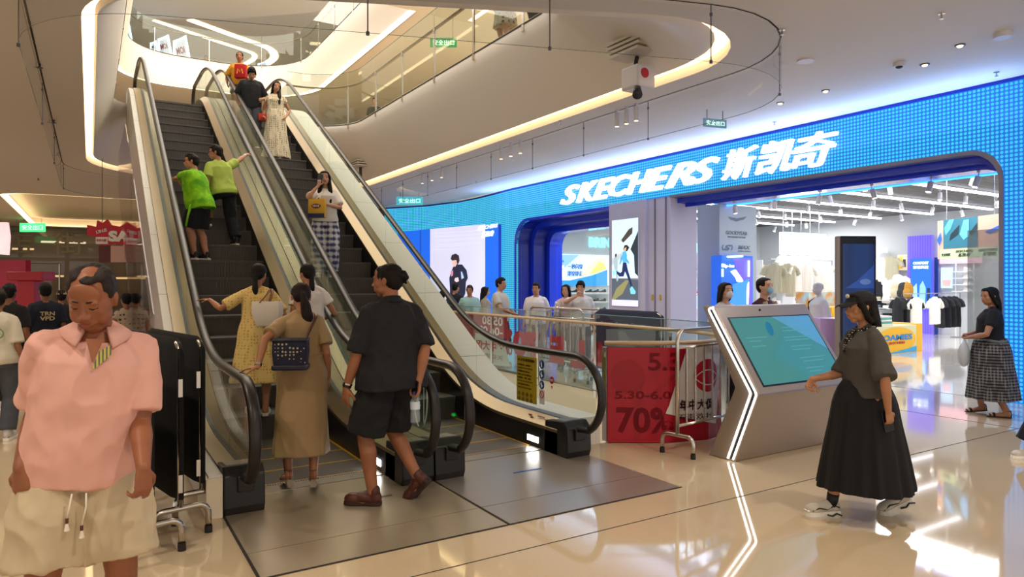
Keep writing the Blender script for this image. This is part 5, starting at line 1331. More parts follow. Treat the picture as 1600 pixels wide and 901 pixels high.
# hanging billboard inside right
hb_ = thing('hanging_billboard', 'hanging billboard with teal shoe picture and pale green lettered strip', 'billboard', at(1515, 12.4, 2.0))
A = at(1465, 13.3); B = at(1572, 11.7); nrm = Vector(((B-A).y, -(B-A).x, 0)).normalized()*(-1)
def HB(u, z, o=0.0): p = A.lerp(B, u); return Vector((p.x, p.y, z))+(-nrm if nrm.dot(Vector((A.x,A.y,0))) > 0 else nrm)*o
z0_, z1_ = 2.04, 2.78
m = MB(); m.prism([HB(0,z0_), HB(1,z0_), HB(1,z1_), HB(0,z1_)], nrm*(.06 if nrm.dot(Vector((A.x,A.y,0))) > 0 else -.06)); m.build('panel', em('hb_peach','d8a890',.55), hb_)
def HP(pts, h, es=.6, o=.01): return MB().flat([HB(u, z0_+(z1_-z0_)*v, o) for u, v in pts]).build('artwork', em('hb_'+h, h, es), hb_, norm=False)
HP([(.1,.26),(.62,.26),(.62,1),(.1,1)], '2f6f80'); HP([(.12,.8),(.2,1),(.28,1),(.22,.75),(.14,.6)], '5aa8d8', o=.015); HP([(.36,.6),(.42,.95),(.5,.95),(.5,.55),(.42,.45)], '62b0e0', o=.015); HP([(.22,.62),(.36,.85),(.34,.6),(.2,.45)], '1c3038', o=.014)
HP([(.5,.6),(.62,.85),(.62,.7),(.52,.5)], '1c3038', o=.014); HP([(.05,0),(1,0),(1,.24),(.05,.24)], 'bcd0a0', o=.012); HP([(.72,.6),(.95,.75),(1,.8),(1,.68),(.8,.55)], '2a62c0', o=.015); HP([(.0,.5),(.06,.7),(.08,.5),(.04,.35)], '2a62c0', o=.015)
for s_, u, w_, v, h_ in (('SKECHERS', .30, .26, .14, .06), ('斯凯奇', .34, .18, .03, .09), ('SKECHERS', .64, .26, .14, .06), ('斯凯奇', .70, .18, .03, .09), ('专业跑鞋', .08, .14, .06, .08)):
    o_ = HB(u, z0_+(z1_-z0_)*v, .016); q = text_mb(s_, (B-A).length*w_, (z1_-z0_)*h_, .004, .02, .2); q.xf(frame(o_, B-A, (0,0,1))); q.build('lettering', M_dark, hb_, norm=False)
for u in (.15,.85):
    m = MB(); p = HB(u, z1_); m.tube([p, p+Vector((0,0,ZS-z1_))], .006, n=5); m.build('hanging_wire', M_rail, hb_)
# glass door panel next to the right jamb
gp = tag(MB().box(XW+.52, XW+.55, 4.40, 5.0, 0, 2.35).build('glass_door_leaf', mat('smoke_glass', hexc('9aa6a6'), rough=.05, alpha=.5)), 'greyish glass door leaf folded against the right side of the entrance', 'door leaf')
# the dark digital totem
tt = thing('digital_totem', 'tall black portrait display totem with a beige side, at the store entrance', 'display', at(1336, 10.5), -YAW+R(6))
m = MB(); m.box(-.31,.31,-.04,.05,.0,2.30); m.build('casing', hm('totem_beige','9a8d80',rough=.4,metal=.3), tt, bevel=.02, keep=True)
m = MB(); m.box(-.265,.31,-.055,-.038,.05,2.30); m.build('bezel', M_black, tt, bevel=.01, keep=True)
m = MB(); m.box(-.235,.275,-.060,-.054,.25,2.18); sc2 = m.build('screen', mat('totem_screen', hexc('10182c'), rough=.08, emit=hexc('1c2a4c'), es=.9), tt, keep=True)
m = MB(); m.flat([(-.2,-.0615,1.5),(.0,-.0615,1.62),(.27,-.0615,1.86),(.27,-.0615,1.5)]); m.build('picture', mat('totem_pic', hexc('1c2f5c'), rough=.1, emit=hexc('22386c'), es=1.0), sc2, keep=True, norm=False)
m = MB(); m.ell((.13,-.0618,1.60), (.09,.001,.045)); m.ell((.1,-.0618,1.0), (.12,.001,.10)); m.build('picture', mat('totem_pic2', hexc('4a5c80'), rough=.1, emit=hexc('42547c'), es=.9), sc2, keep=True)
m = MB(); m.box(-.4,.4,-.22,.25,0,.03); m.build('base', M_black, tt, bevel=.01, keep=True)

# ---------------------------------------------------------------- more merchandise seen through the big entrance
def stock_wall(px0, px1, y, label, rows, grp):
    A = YPT(px0, 470, y); B = YPT(px1, 470, y); t = thing('display_shelf', label, 'shelf', ((A.x+B.x)/2, y, 0))
    for z in rows: MB().box(A.x, B.x, y-.16, y+.16, z-.02, z).build('shelf_board', M_shelf, t)
    for x in (A.x, B.x): MB().box(x-.02, x+.02, y-.16, y+.16, 0, rows[-1]+.3).build('upright', M_shelf, t)
    for r_, z in enumerate(rows):
        x = A.x+.17; j = 0
        while x < B.x-.12:
            i = (r_*2+j*3) % 4; shoe_at(i, x, y-.04, z+.002, R(80), names[i]+' display shoe on the '+label.replace('white ',''), names[i]+' shoes on the '+grp); x += .34; j += 1
stock_wall(1186, 1216, 16.6, 'white shoe wall behind the blue-masked woman', (.5,.9,1.3,1.7,2.1), 'shoe wall behind the masked woman')
yposter('wall_poster', 'beige framed picture high on the end wall left of the light box', 1196, 1216, 412, 432, 17.3, 'b8a88c', [('6a5a48', [(.2,.2),(.8,.3),(.7,.9),(.3,.8)])])
for k_, (px, c_) in enumerate(((1225,'d8d0c0'),(1240,'8a8f98'),(1254,'e6e2da'),(1268,'2a2c32'))):
    q = YPT(px, 405, 15.2); o = hang(sw_, q.x, 15.2, 2.55, 0, 'white shirt on the upper hanging row under the glowing light box', 'upper row shirts under the light box')
a = YPT(1218,420,15.25); b = YPT(1290,420,15.25); rack('tall chrome rack under the glowing light box', a.x, b.x, 15.25, 2.66)
for px in (1226,1240,1254,1268,1282):
    m = MB(); q = YPT(px, 364, 12); m.tube([(q.x, 12.05, q.z), (q.x, 12.05, ZS)], .012, n=6); m.build('hanging_rod', M_rail, lb)
# ================================================================ guard rail around the void
rail = guard([(4.36,5.30),(4.85,4.98),(5.30,4.87),(5.72,4.98),(6.05,5.30),(6.25,5.85),(6.30,6.5),(6.30,8.5),(6.30,10.5),(6.30,12.5),(6.30,14.5),(6.30,16.5),(6.30,18.5)], 0.0, 1.12, 'glass guard rail with beige handrail curving around the floor opening', .99, step=1.55, rail_m=M_wood, rail_r=.030, w2=.0)
# big red banner on the near glass with the white tag and the round emblem
bn = thing('sale_banner', 'dark red sale banner with white tag and round emblem on the near glass', 'banner', (4.9, 4.95, 0))
pa = Vector((4.37,5.27,0)); pb = Vector((4.86,4.935,0)); pc_ = Vector((5.30,4.825,0)); pd = Vector((5.66,4.925,0))
def BP(u, z, o=0.0):
    L = [(pb-pa).length, (pc_-pb).length, (pd-pc_).length]; d = u*sum(L); segs = ((pa,pb),(pb,pc_),(pc_,pd))
    for i, (a, b) in enumerate(segs):
        if d <= L[i]+1e-6 or i == 2: p = a.lerp(b, d/L[i]); t = (b-a).normalized(); return Vector((p.x+t.y*o, p.y-t.x*o, z))
        d -= L[i]
def BS(pts_fn, n, m_, name, parent, o, th=.002):
    """strip between lower(u) and upper(u)"""
    m = MB()
    for i in range(n):
        u0, u1 = i/n, (i+1)/n; (a0, z0, z1), (a1, y0, y1) = pts_fn(u0), pts_fn(u1); m.flat([BP(a0,z0,o), BP(a1,y0,o), BP(a1,y1,o), BP(a0,z1,o)])
    return m.build(name, m_, parent, norm=False)
BS(lambda u: (u*.86, .01, .95), 56, M_red, 'banner_sheet', bn, .008)
m = MB(); m.flat([BP(.86,.01,.009), BP(.97,.01,.009), BP(.88,.45,.009), BP(.86,.45,.009)]); m.build('banner_sheet', M_red, bn, norm=False)
def tag_edge(u):
    x = .40+.54*u; top = .30+.67*min(1, (x-.40)/.17); low = .30-.15*(x-.40)/.44 if x < .84 else .15+.82*(x-.84)/.10
    return (x, min(low, top), top)
tgp = BS(tag_edge, 60, M_tagw, 'white_tag', bn, .016)
m = MB(); n = 28
for i in range(n):
    a, b = 2*math.pi*i/n, 2*math.pi*(i+1)/n; c0 = (.73,.66)
    f3 = lambda q, r: BP(c0[0]+.115*r*math.cos(q), c0[1]+.165*r*math.sin(q), .024)
    m.flat([f3(a,1), f3(b,1), f3(b,.0), f3(a,.0)] if False else [f3(a,1), f3(b,1), f3(0,0)])
m.build('round_emblem', M_redb, bn, norm=False)
m = MB()
for k_, (x0, y0, x1, y1) in enumerate(((-.35,.55,-.15,-.35),(-.15,-.35,.5,-.42),(.5,-.42,.55,-.15))):
    m.flat([BP(.73+.115*x0, .66+.165*y0, .019), BP(.73+.115*x1, .66+.165*y1, .019), BP(.73+.115*(x1+.12), .66+.165*(y1+.14), .019), BP(.73+.115*(x0+.14), .66+.165*(y0+.05), .019)])
for s_ in (1, -1):
    for i in range(10):
        t0, t1 = i/10*2-1, (i+1)/10*2-1; g = lambda t: (.73+.115*(t*.95), .66+.165*(-.45*(1-t*t)*s_-.15))
        (ax, az), (bx, bz) = g(t0), g(t1); m.flat([BP(ax,az,.029), BP(bx,bz,.029), BP(bx,bz+.012,.029), BP(ax,az+.012,.029)])
m.build('emblem_lines', M_tagw, bn, norm=False)
def banner_text(s, u0, u1, z0, z1, m_, o=.026, bold=.02):
    q = text_mb(s, 1.0, 1.0, .0, bold); q.v = [BP(u0+(u1-u0)*v.x, z0+(z1-z0)*v.y, o) for v in q.v]; q.build('lettering', m_, bn, norm=False)
banner_text('年中大促', .50, .78, .32, .43, hm('tag_ink','4a1620'), bold=.03); banner_text('天街欢抢', .48, .78, .22, .29, hm('tag_ink','4a1620'), bold=.0)
M_redd = hm('banner_red_dark', 'a00d25', rough=.4)
banner_text('70%', .06, .46, .10, .36, M_redd, o=.011, bold=.03); banner_text('5.30', .28, .62, .72, .90, M_redd, o=.011, bold=.02); banner_text('5.30-6.02', .05, .5, .44, .52, M_redd, o=.011)
m = MB(); m.flat([BP(.14+.12*math.cos(a), .66+.17*math.sin(a), .010) for a in [2*math.pi*i/20 for i in range(20)]]); m.build('round_print', M_redd, bn, norm=False)
# red stuck lettering on the far glass, seen from behind
def far_letter(s, y, w_, z0, z1, label, m_=M_redb, bold=.06):
    q = text_mb(s, w_, z1-z0, .004, bold); q.xf(frame((6.315, y, z0), (0,1,0), (0,0,1)))
    return tag(q.build('glass_lettering', m_, norm=False), label, 'lettering')
far_letter('A', 7.55, .50, .25, .72, 'red letter A on the far glass rail, seen mirrored'); far_letter('L', 8.15, .36, .28, .72, 'red letter L on the far glass rail, seen mirrored'); far_letter('E', 8.68, .40, .30, .74, 'red letter E on the far glass rail, seen mirrored')
far_letter('70', 9.35, .85, .30, .76, 'red number 70 on the far glass rail, seen mirrored'); far_letter('%', 10.22, .2, .52, .76, 'red percent sign on the far glass rail, seen mirrored'); far_letter('OFF', 10.22, .30, .30, .46, 'small red OFF on the far glass rail, seen mirrored')
q = text_mb('S', .46, .58, .004, .09); q.xf(frame((5.98, 5.20, .16), (.18,.5,0), (0,0,1))); tag(q.build('glass_lettering', M_redb, norm=False), 'big red letter S on the curved glass behind the steel barrier', 'lettering')
# two posters on the far glass (printed side away from us)
pr = thing('glass_poster', 'red 05.30 poster with white tag stuck on the far glass, seen mirrored', 'poster', (6.31, 11.4, 0))
m = MB(); m.prism([(6.312,10.28,.58),(6.312,10.42,1.0),(6.312,12.6,1.0),(6.312,12.6,.05),(6.312,11.75,.05),(6.312,11.6,.58)], (.003,0,0)); m.build('red_sheet', M_red, pr)
m = MB(); m.prism([(6.306,10.27,.10),(6.306,10.50,.56),(6.306,11.55,.62),(6.306,11.70,.05)], (.003,0,0)); m.build('white_tag', M_tagw, pr)
for s_, y, w_, z0, z1, mm, xx in (('05.30', 10.53, .75, .80, .96, M_tagw, 6.305), ('-06.02', 10.53, .9, .62, .77, M_tagw, 6.305), ('年中大促', 10.47, 1.05, .32, .50, M_redb, 6.300), ('天街欢抢', 10.50, .95, .18, .27, hm('tag_grey','b09a9a'), 6.300)):
    q = text_mb(s_, w_, z1-z0, .002, .02); q.xf(frame((xx, y, z0), (0,1,0), (0,0,1))); q.build('lettering', mm, pr, norm=False)
# ---------------------------------------------------------------- steel crowd barriers
def arch_foot(m, p, d, half=.17, h=.19, r=.019):
    d = Vector((d[0], d[1], 0)).normalized(); pts = bez_round([p-d*half+Vector((0,0,.03)), p-d*half+Vector((0,0,h)), p+d*half+Vector((0,0,h)), p+d*half+Vector((0,0,.03))], .12, 6)
    m.tube(pts, r, n=10)
def barrier(label, a, b, h=1.15, z0=.27, bars=9, cover=None, group=None, name='crowd_barrier', r=.019):
    a = Vector((a[0], a[1], 0)); b = Vector((b[0], b[1], 0)); t = thing(name, label, 'barrier', (a+b)/2, 0, group); u = (b-a).normalized(); n = Vector((-u.y, u.x, 0))
    m = MB(); m.tube(bez_round([a+Vector((0,0,.2)), a+Vector((0,0,h)), b+Vector((0,0,h)), b+Vector((0,0,.2))], .12, 6), r, n=12); m.build('frame', M_steel, t, smooth=True)
    for p in (a, b):
        m = MB(); arch_foot(m, p, n); f = m.build('foot', M_steel, t, smooth=True)
        for s_ in (1, -1): m = MB(); q = p+n*.17*s_; m.cyl((q.x, q.y, 0), .024, .045, n=12); m.build('rubber_cap', M_rubber, f, smooth=True, autos=40)
    m = MB(); m.tube([a+Vector((0,0,z0)), b+Vector((0,0,z0))], .014, n=8); m.tube([a+Vector((0,0,h-.16)), b+Vector((0,0,h-.16))], .014, n=8); m.build('cross_rail', M_steel, t, smooth=True)
    if bars:
        for i in range(1, bars+1):
            p = a.lerp(b, i/(bars+1)); m = MB(); m.cyl((p.x, p.y, z0), .0095, h-.16-z0, n=8); m.build('bar', M_steel, t, smooth=True, autos=40)
    if cover:
        m = MB(); rs = []
        for i in range(13):
            p = a.lerp(b, -.02+1.04*i/12); w_ = .03 if 0 < i < 12 else .012; top = h+.03-(.06 if i in (0,12) else 0)
            rs.append([p+n*w_+Vector((0,0,z0-.02)), p+n*w_+Vector((0,0,top-.03)), p+Vector((0,0,top)), p-n*w_+Vector((0,0,top-.03)), p-n*w_+Vector((0,0,z0-.02))])
        m.rings(rs); m.build('cover', cover, t, smooth=True, autos=50)
    return t
barrier('polished steel crowd barrier in front of the red banner, left of the slanted kiosk', (4.60,4.55), (6.15,4.80), bars=10)
bb = barrier('dark blue covered crowd barrier printed with white icons behind the opening', (6.78,8.45), (6.80,7.02), cover=hm('navy_cover','27304e',rough=.8), bars=0)
for k_, (y, s_) in enumerate(((8.3,'⊗ 请勿攀爬'),(7.95,'⊗ 请勿倚靠'),(7.6,'⊗ 请勿翻越'))):
    q = text_mb(s_, .30, .06, .002, .0); q.xf(frame((6.74, y, .93), (0,-1,0), (0,0,1))); q.build('print', M_tagw, bb, norm=False)
barrier('bare steel crowd barrier behind the far glass rail, left of the navy cover', (6.75,10.3), (6.75,8.75), bars=8)
barrier('bare steel crowd barrier behind the far glass rail, near the dark handrail bend', (6.95,9.95), (7.0,8.55), bars=8)
M_felt = hm('black_felt', '0b0a0b', rough=.95)
b1_ = barrier('black felt covered barrier beside the man in pink, nearest of its group', at(282,4.25), at(190,5.15), h=1.22, cover=M_felt, bars=0, name='covered_barrier')
b2_ = barrier('black felt covered barrier behind the nearest one, at the escalator foot', at(316,4.60), at(232,5.55), h=1.20, cover=M_felt, bars=0, name='covered_barrier')
b3_ = barrier('black felt covered barrier mostly hidden behind the man in pink', at(236,3.95), at(150,4.75), h=1.18, cover=M_felt, bars=0, name='covered_barrier')
for p_, par in (((283,4.235),b1_),((311,4.60),b2_)):
    for zz in (.95,.36):
        m = MB(); q = at(p_[0]-2, p_[1], zz)-Vector((0,.035,0)); m.box(q.x-.012, q.x+.012, q.y-.004, q.y+.004, q.z-.06, q.z+.05); m.build('clip', M_steel, par)
# acrylic sheet leaning above the barriers
# ---------------------------------------------------------------- the slanted information kiosk
kk = thing('information_kiosk', 'silver angled touch-screen kiosk with white lit edges and teal screen', 'kiosk', (5.5, 4.2, 0))
kx0, kx1 = 4.87, 6.22
prof = [(4.12,0.0),(3.86,.635),(4.36,1.375)]        # front edge: foot, knee, top (y, z)
back = [(4.46,1.375),(4.44,1.30),(4.05,.66),(4.40,0.0)]
M_kiosk = hm('kiosk_shell', 'a79a8e', rough=.3, metal=.35); M_kled = mat('kiosk_led', hexc('ffffff'), emit=hexc('ffffff'), es=5)
outer = [(y, z) for y, z in prof]+[(4.50,1.375),(4.12,.66),(4.42,.0)]
m = MB(); m.prism([(kx0, y, z) for y, z in outer], (kx1-kx0, 0, 0)); m.build('shell', M_kiosk, kk, bevel=.012)
def kedge(off, name):
    pts = [Vector((kx0-.004, y+off, z)) for y, z in ((4.125,.02),(3.872,.635),(4.355,1.35))]; pts = bez_round(pts, .03, 3); m = MB(); m.tube(pts, .008, n=6); return m.build(name, M_kled, kk)
kedge(.012, 'led_edge'); 
pts = bez_round([Vector((kx0-.004, 4.195,.02)), Vector((kx0-.004,3.945,.635)), Vector((kx0-.004,4.425,1.35)), Vector((kx0-.004,4.36,1.365))], .03, 3); m = MB(); m.tube(pts, .008, n=6); m.build('led_edge', M_kled, kk)
m = MB(); m.prism([(kx0-.003, y, z) for y, z in ((4.15,.02),(3.90,.635),(4.385,1.345),(4.41,1.345),(3.925,.635),(4.175,.02))], (.002,0,0)); m.build('side_groove', M_dark, kk)
kn = Vector((0, 3.86, .635)); kt = Vector((0, 4.36, 1.375)); up_ = (kt-kn).normalized(); fn_ = Vector((0,-up_.z, up_.y))
def KS(u, v, o=.004): return Vector((kx0+(kx1-kx0)*u, 0, 0))+kn+up_*((kt-kn).length*v)+fn_*o
def kq(u0, u1, v0, v1, o, m_, name, parent, col=None): return MB().flat([KS(u0,v0,o), KS(u1,v0,o), KS(u1,v1,o), KS(u0,v1,o)]).build(name, m_, parent, norm=False)
kq(.072,.955,.068,.86,.003, M_black, 'bezel', kk)
scn = kq(.085,.942,.085,.845,.005, mat('kiosk_screen', hexc('1d4f52'), rough=.06, emit=hexc('5aa3a2'), es=.38), 'screen', kk)
m = MB(); m.flat([KS(.52,.845,.007), KS(.942,.845,.007), KS(.942,.42,.007)]); m.build('picture', mat('kiosk_blue', hexc('265e86'), rough=.06, emit=hexc('6aa8c8'), es=.45), scn, norm=False)
m = MB(); m.flat([KS(.43+.035*math.cos(a)+.012*math.sin(a), .70+.085*math.sin(a), .009) for a in [2*math.pi*i/18 for i in range(18)]]); m.build('picture', mat('kiosk_dk', hexc('175a78'), rough=.1, emit=hexc('1d6684'), es=.6), scn, norm=False)
M_kt = mat('kiosk_text', hexc('4a8a90'), rough=.2, emit=hexc('3f8488'), es=.5)
for i in range(13):
    u0, w_, v = ((.14,.22,.60),(.56,.22,.70),(.55,.28,.66),(.53,.30,.58),(.53,.26,.545),(.55,.24,.47),(.55,.20,.43),(.16,.14,.50),(.58,.28,.33),(.6,.22,.29),(.58,.2,.21),(.6,.14,.17),(.16,.12,.56))[i]
    kq(u0, u0+w_, v, v+.012, .008, M_kt, 'text_line', scn)
m = MB(); c_ = KS(.44,.935,.006); m.ell(c_, (.012,.008,.012)); m.build('camera_lens', M_black, kk, smooth=True)
kq(0,1,-.01,.0,.0025, M_trimg, 'knee_trim', kk)
# ---------------------------------------------------------------- ceiling fittings over the walkway
M_fix = hm('fitting_white', 'd2cfd4', rough=.4); M_fixd = hm('fitting_dark', '2a2a30', rough=.4)
def ceil_at(px, py, z=ZC): return zpt(px, py, z)
def puck(px, py, r, h, name, label, cat, m_=M_fix, z=ZC, group=None, lens=None):
    x, y = ceil_at(px, py, z-h*.5); t = thing(name, label, cat, (x, y, z), 0, group); m = MB(); m.cyl((x, y, z-h), r, h, n=20); m.build('body', m_, t, smooth=True, autos=40)
    if lens: m = MB(); m.ell((x, y, z-h), (r*.6, r*.6, r*.35)); m.build('lens', lens, t, smooth=True)
    return t
M_dl = mat('downlight_glow', hexc('ffe9c8'), emit=hexc('ffdca8'), es=3)
for px, py, w_ in ((1500,71,'near the top right corner'),(1445,101,'right of the dome camera'),(1290,142,'in front of the lettering'),(1219,161,'above the Chinese characters'),):
    puck(px, py, .055, .012, 'recessed_downlight', 'small recessed downlight '+w_, 'downlight', M_fixd, lens=M_dl)
puck(1259,95,.10,.02,'ceiling_speaker','flat round white ceiling disc left of the dome camera','speaker'); puck(1567,55,.09,.06,'ceiling_sensor','white ceiling sensor box near the top right corner','sensor')
puck(1115,194,.11,.02,'ceiling_speaker','flat round white ceiling disc above the lettering','speaker')
puck(1405,101,.07,.05,'dome_camera','white dome security camera with a dark lens on the ceiling','camera', lens=M_fixd)
for px, py, w_ in ((1471,26,'at the top right'),(1222,51,'beside the dark curved joint'),(1557,116,'over the LED column'),(875,192,'above the glass curtain'),(1210,193,'over the lettering'),(744,285,'over the video screen')):
    x, y = ceil_at(px, py, ZC-.03); t = thing('sprinkler', 'small sprinkler head on the ceiling '+w_, 'sprinkler', (x, y, ZC)); m = MB(); m.cyl((x,y,ZC-.006), .035, .006, n=14); m.cyl((x,y,ZC-.05), .010, .05, n=8); m.cyl((x,y,ZC-.055), .022, .004, n=12); m.build('head', M_steel, t)
def tri_spots(px, py, label, grp):
    for k_ in range(3):
        x, y = ceil_at(px+k_*15, py-k_*5, ZC); t = thing('ceiling_spotlight', label, 'spotlight', (x, y, ZC), 0, grp)
        m = MB(); m.cyl((x,y,ZC-.012), .03, .012, n=12); m.build('mount', M_fix, t); m = MB(); m.cyl((x,y,ZC-.26), .036, .22, n=16); b_ = m.build('tube', M_fix, t, smooth=True, autos=40); m = MB(); m.cyl((x,y,ZC-.04), .008, .03, n=8); m.build('stem', M_fix, t)
        m = MB(); m.cyl((x,y,ZC-.263), .03, .004, n=14); m.build('lens', M_dl, b_)
tri_spots(964,172,'white tube spotlight in the trio nearest the lettering','trio of tube spotlights, right')
tri_spots(783,228,'white tube spotlight in the middle trio along the glass curtain','trio of tube spotlights, middle')
tri_spots(660,270,'white tube spotlight in the farthest trio along the glass curtain','trio of tube spotlights, far')
# projector unit on the slanted fascia, with vent plate behind
def fascia_pt(px, py):
    """point of the right fascia plane seen at the pixel"""
    k = (px-800)/F; v = (HZ-py)/F
    # plane through (6.47, z4.45) and (5.62, z5.4)
    a = (5.62-6.47)/(5.4-4.45); # x = 6.47 + a (z-4.45)
    Y = (6.47+a*(CAMH-4.45))/((CS*k+SN)-a*v)
    return Vector(((CS*k+SN)*Y, (-SN*k+CS)*Y, CAMH+v*Y))
fp = fascia_pt(1000, 66)
cu = thing('projector_camera', 'white boxed camera unit with round red mark hanging from the white fascia', 'camera', fp)
for k_ in range(4): m = MB(); o_ = Vector((-.02-.02*k_,-.0,-.035*k_)); m.box(fp.x-.30, fp.x+.10, fp.y-.34+.02*k_, fp.y+.34-.02*k_, fp.z-.02-.06*k_, fp.z+.015-.06*k_); m.build('vent_plate', hm('fit_cream','cdc2b0',rough=.5), cu)
m = MB(); m.tube([fp+Vector((-.05,0,-.2)), fp+Vector((-.10,-.03,-.3)), fp+Vector((-.06,-.05,-.37))], .03, n=8); m.build('bracket', M_fixd, cu)
bc_ = fp+Vector((-.08,-.05,-.50)); m = MB(); m.box(bc_.x-.15, bc_.x+.15, bc_.y-.17, bc_.y+.17, bc_.z-.16, bc_.z+.14); m.build('housing', M_fix, cu, bevel=.03)
m = MB(); m.cyl(bc_+Vector((-.04,-.172,.02)), .065, .006, axis=(0,-1,0), n=20); m.build('round_mark', M_inkred, cu)
m = MB(); m.tube([bc_+Vector((-.10,-.10,-.16)), bc_+Vector((-.21,-.22,-.30))], [.045,.065], n=10); m.build('lens_barrel', M_fixd, cu, smooth=True)
fp = fascia_pt(565, 255)
cu = thing('projector_camera', 'small camera unit under a vent on the far end of the white fascia', 'camera', fp)
for k_ in range(3): m = MB(); m.box(fp.x-.3, fp.x+.2, fp.y-.5, fp.y+.5, fp.z-.02-.06*k_, fp.z+.01-.06*k_); m.build('vent_plate', hm('fit_cream','cdc2b0'), cu)
m = MB(); m.tube([fp+Vector((-.1,-.2,-.15)), fp+Vector((-.1,-.2,-.5))], .04, n=8); m.build('bracket', M_fixd, cu)
# hanging exit signs
def exit_sign(px, py, z, w_, h_, label, m_=None, drop=.3, ry=0.0, arrow=False, txt='安全出口'):
    x, y = zpt(px, py, z); t = thing('exit_sign', label, 'exit sign', (x, y, z), -YAW+ry)
    MB().box(-w_/2, w_/2, -.015, .015, 0, h_).build('panel', m_ or mat('exit_green', hexc('12582f'), emit=hexc('1c8a48'), es=.8), t, keep=True)
    q = text_mb('← '+txt if arrow else txt, w_*.8, h_*.55, .002, .0); q.xf(frame((-w_*.4, -.017, h_*.22), (1,0,0), (0,0,1))); q.build('lettering', mat('exit_w', hexc('d0ffe0'), emit=hexc('d0ffe0'), es=1.2), t, keep=True, norm=False)
    for s_ in (1,-1): m = MB(); m.cyl((s_*w_*.35, 0, h_), .006, drop, n=6); m.build('rod', M_fixd, t, keep=True)
exit_sign(1117, 199, 4.02, .42, .13, 'small hanging direction sign with bluish light above the shop lettering', m_=mat('exit_b', hexc('6a7a90'), emit=hexc('7ab8c8'), es=.2), drop=.14, ry=R(20))
exit_sign(640, 320, 3.9, .8, .25, 'hanging lit exit sign at the far end over the blue wall', m_=mat('exit_c', hexc('40b8c0'), emit=hexc('50c0d0'), es=.5), drop=.12)
exit_sign(693, 74, 8.6, .8, .28, 'green exit sign on the upper floor behind the glass railing', drop=1.0)
# dark joint line across the left ceiling and little fittings
for px, py, w_ in ((62,103,'upper left'),(84,190,'left'),(90,241,'lower left'),(60,280,'lowest left')):
    x, y = ceil_at(px, py, ZC-.03); t = thing('sprinkler', 'small dark sprinkler on the '+w_+' part of the left ceiling', 'sprinkler', (x, y, ZC)); m = MB(); m.cyl((x,y,ZC-.05), .012, .05, n=8); m.cyl((x,y,ZC-.055), .035, .006, n=12); m.build('head', M_fixd, t)
# ---------------------------------------------------------------- far left: glazed entrance, red stands
en = thing('entrance_screen', 'grey metal and glass entrance wall at the far left end of the hall', 'entrance', (-2, 41, 0))
M_mull = hm('mullion', '6e6258', rough=.35, metal=.6); M_dglass = mat('dark_glass', hexc('4a3c30'), rough=.05, alpha=.45, spec=.9)
for x in (-9.5,-6.6,-4.6,-2.9,-1.0,.9,3.2): MB().box(x-.09, x+.09, 40.9, 41.1, 0, ZC).build('mullion', M_mull, en)
for z in (.1, 2.72, ZC-.12): MB().box(-9.5, 3.2, 40.88, 41.12, z-.08, z+.08).build('transom', M_mull, en)
MB().box(-9.5, 3.2, 40.99, 41.01, 0, ZC).build('glass', M_dglass, en)
for x0_ in (-4.4,-2.7): 
    m = MB(); m.tube([(x0_+.05,40.8,.1),(x0_+.05,40.8,2.5),(x0_+1.4,40.8,2.5),(x0_+1.4,40.8,.1)], .04, n=6); m.build('door_frame', M_steel, en)
for ch_, x_ in (('店',-3.7),('街',-1.6),('汇',.5)): o = text_mb(ch_, 1.3, 1.1, .04, .0); o.xf(frame((x_, 40.84, 2.95), (1,0,0), (0,0,1))); o.build('sign_character', hm('sign_faint','857a68',metal=.5), en, norm=False)
for k_, (x, z, h) in enumerate(((-7.5,3.6,'ffd8a0'),(-3.5,3.3,'ffd8a0'),(-1.2,3.7,'ffe8c0'),(1.4,3.4,'ffd8a0'),(-2.2,1.9,'ffd090'),(1.8,1.8,'ffd090'))):
    tag(MB().box(x-1.0, x+1.0, 43.4, 43.5, z-.05, z+.05).build('shop_light', em('shopglow'+h, h, 2.5)), 'warm light bar shining behind the far glass entrance', 'light', 'warm light bars behind the glass entrance')
e_ = exit_sign(51, 362, 3.75, 1.1, .38, 'green lit exit sign above the far glass entrance', m_=mat('exit_g', hexc('30c060'), emit=hexc('40e070'), es=1.6), drop=.2)
ts = thing('red_display_stand', 'T-shaped red display stand behind the crowd at left', 'display', at(48, 13.5), -YAW)
MB().box(-.36,.36,-.2,.2,1.62,1.80).build('top', hm('stand_red','b0122a',rough=.35), ts, keep=True, bevel=.02); MB().box(-.17,.17,-.14,.14,.45,1.62).build('column', hm('stand_red','b0122a'), ts, keep=True, bevel=.01); MB().box(-.36,.45,-.3,.3,0,.45).build('base', hm('stand_red','b0122a'), ts, keep=True, bevel=.02)
tag(MB().box(-.5,.5,-.1,.1,0,2.2).xf(Matrix.Translation(at(16, 19))@Matrix.Rotation(-YAW,4,'Z')).build('red_display_wall', hm('wall_redpink','c01c48',rough=.35)), 'pinkish red stall wall at the far left edge behind the red stand', 'display')
m = MB(); m.tube([at(3,17.5,2.3), at(5,17.5,2.75), at(2,17.5,3.1)], .16, n=8); tag(m.build('white_sculpture', em('pinkwhite','ffd8d8',.9), smooth=True), 'white scribbled neon shape at the far left edge', 'sign')
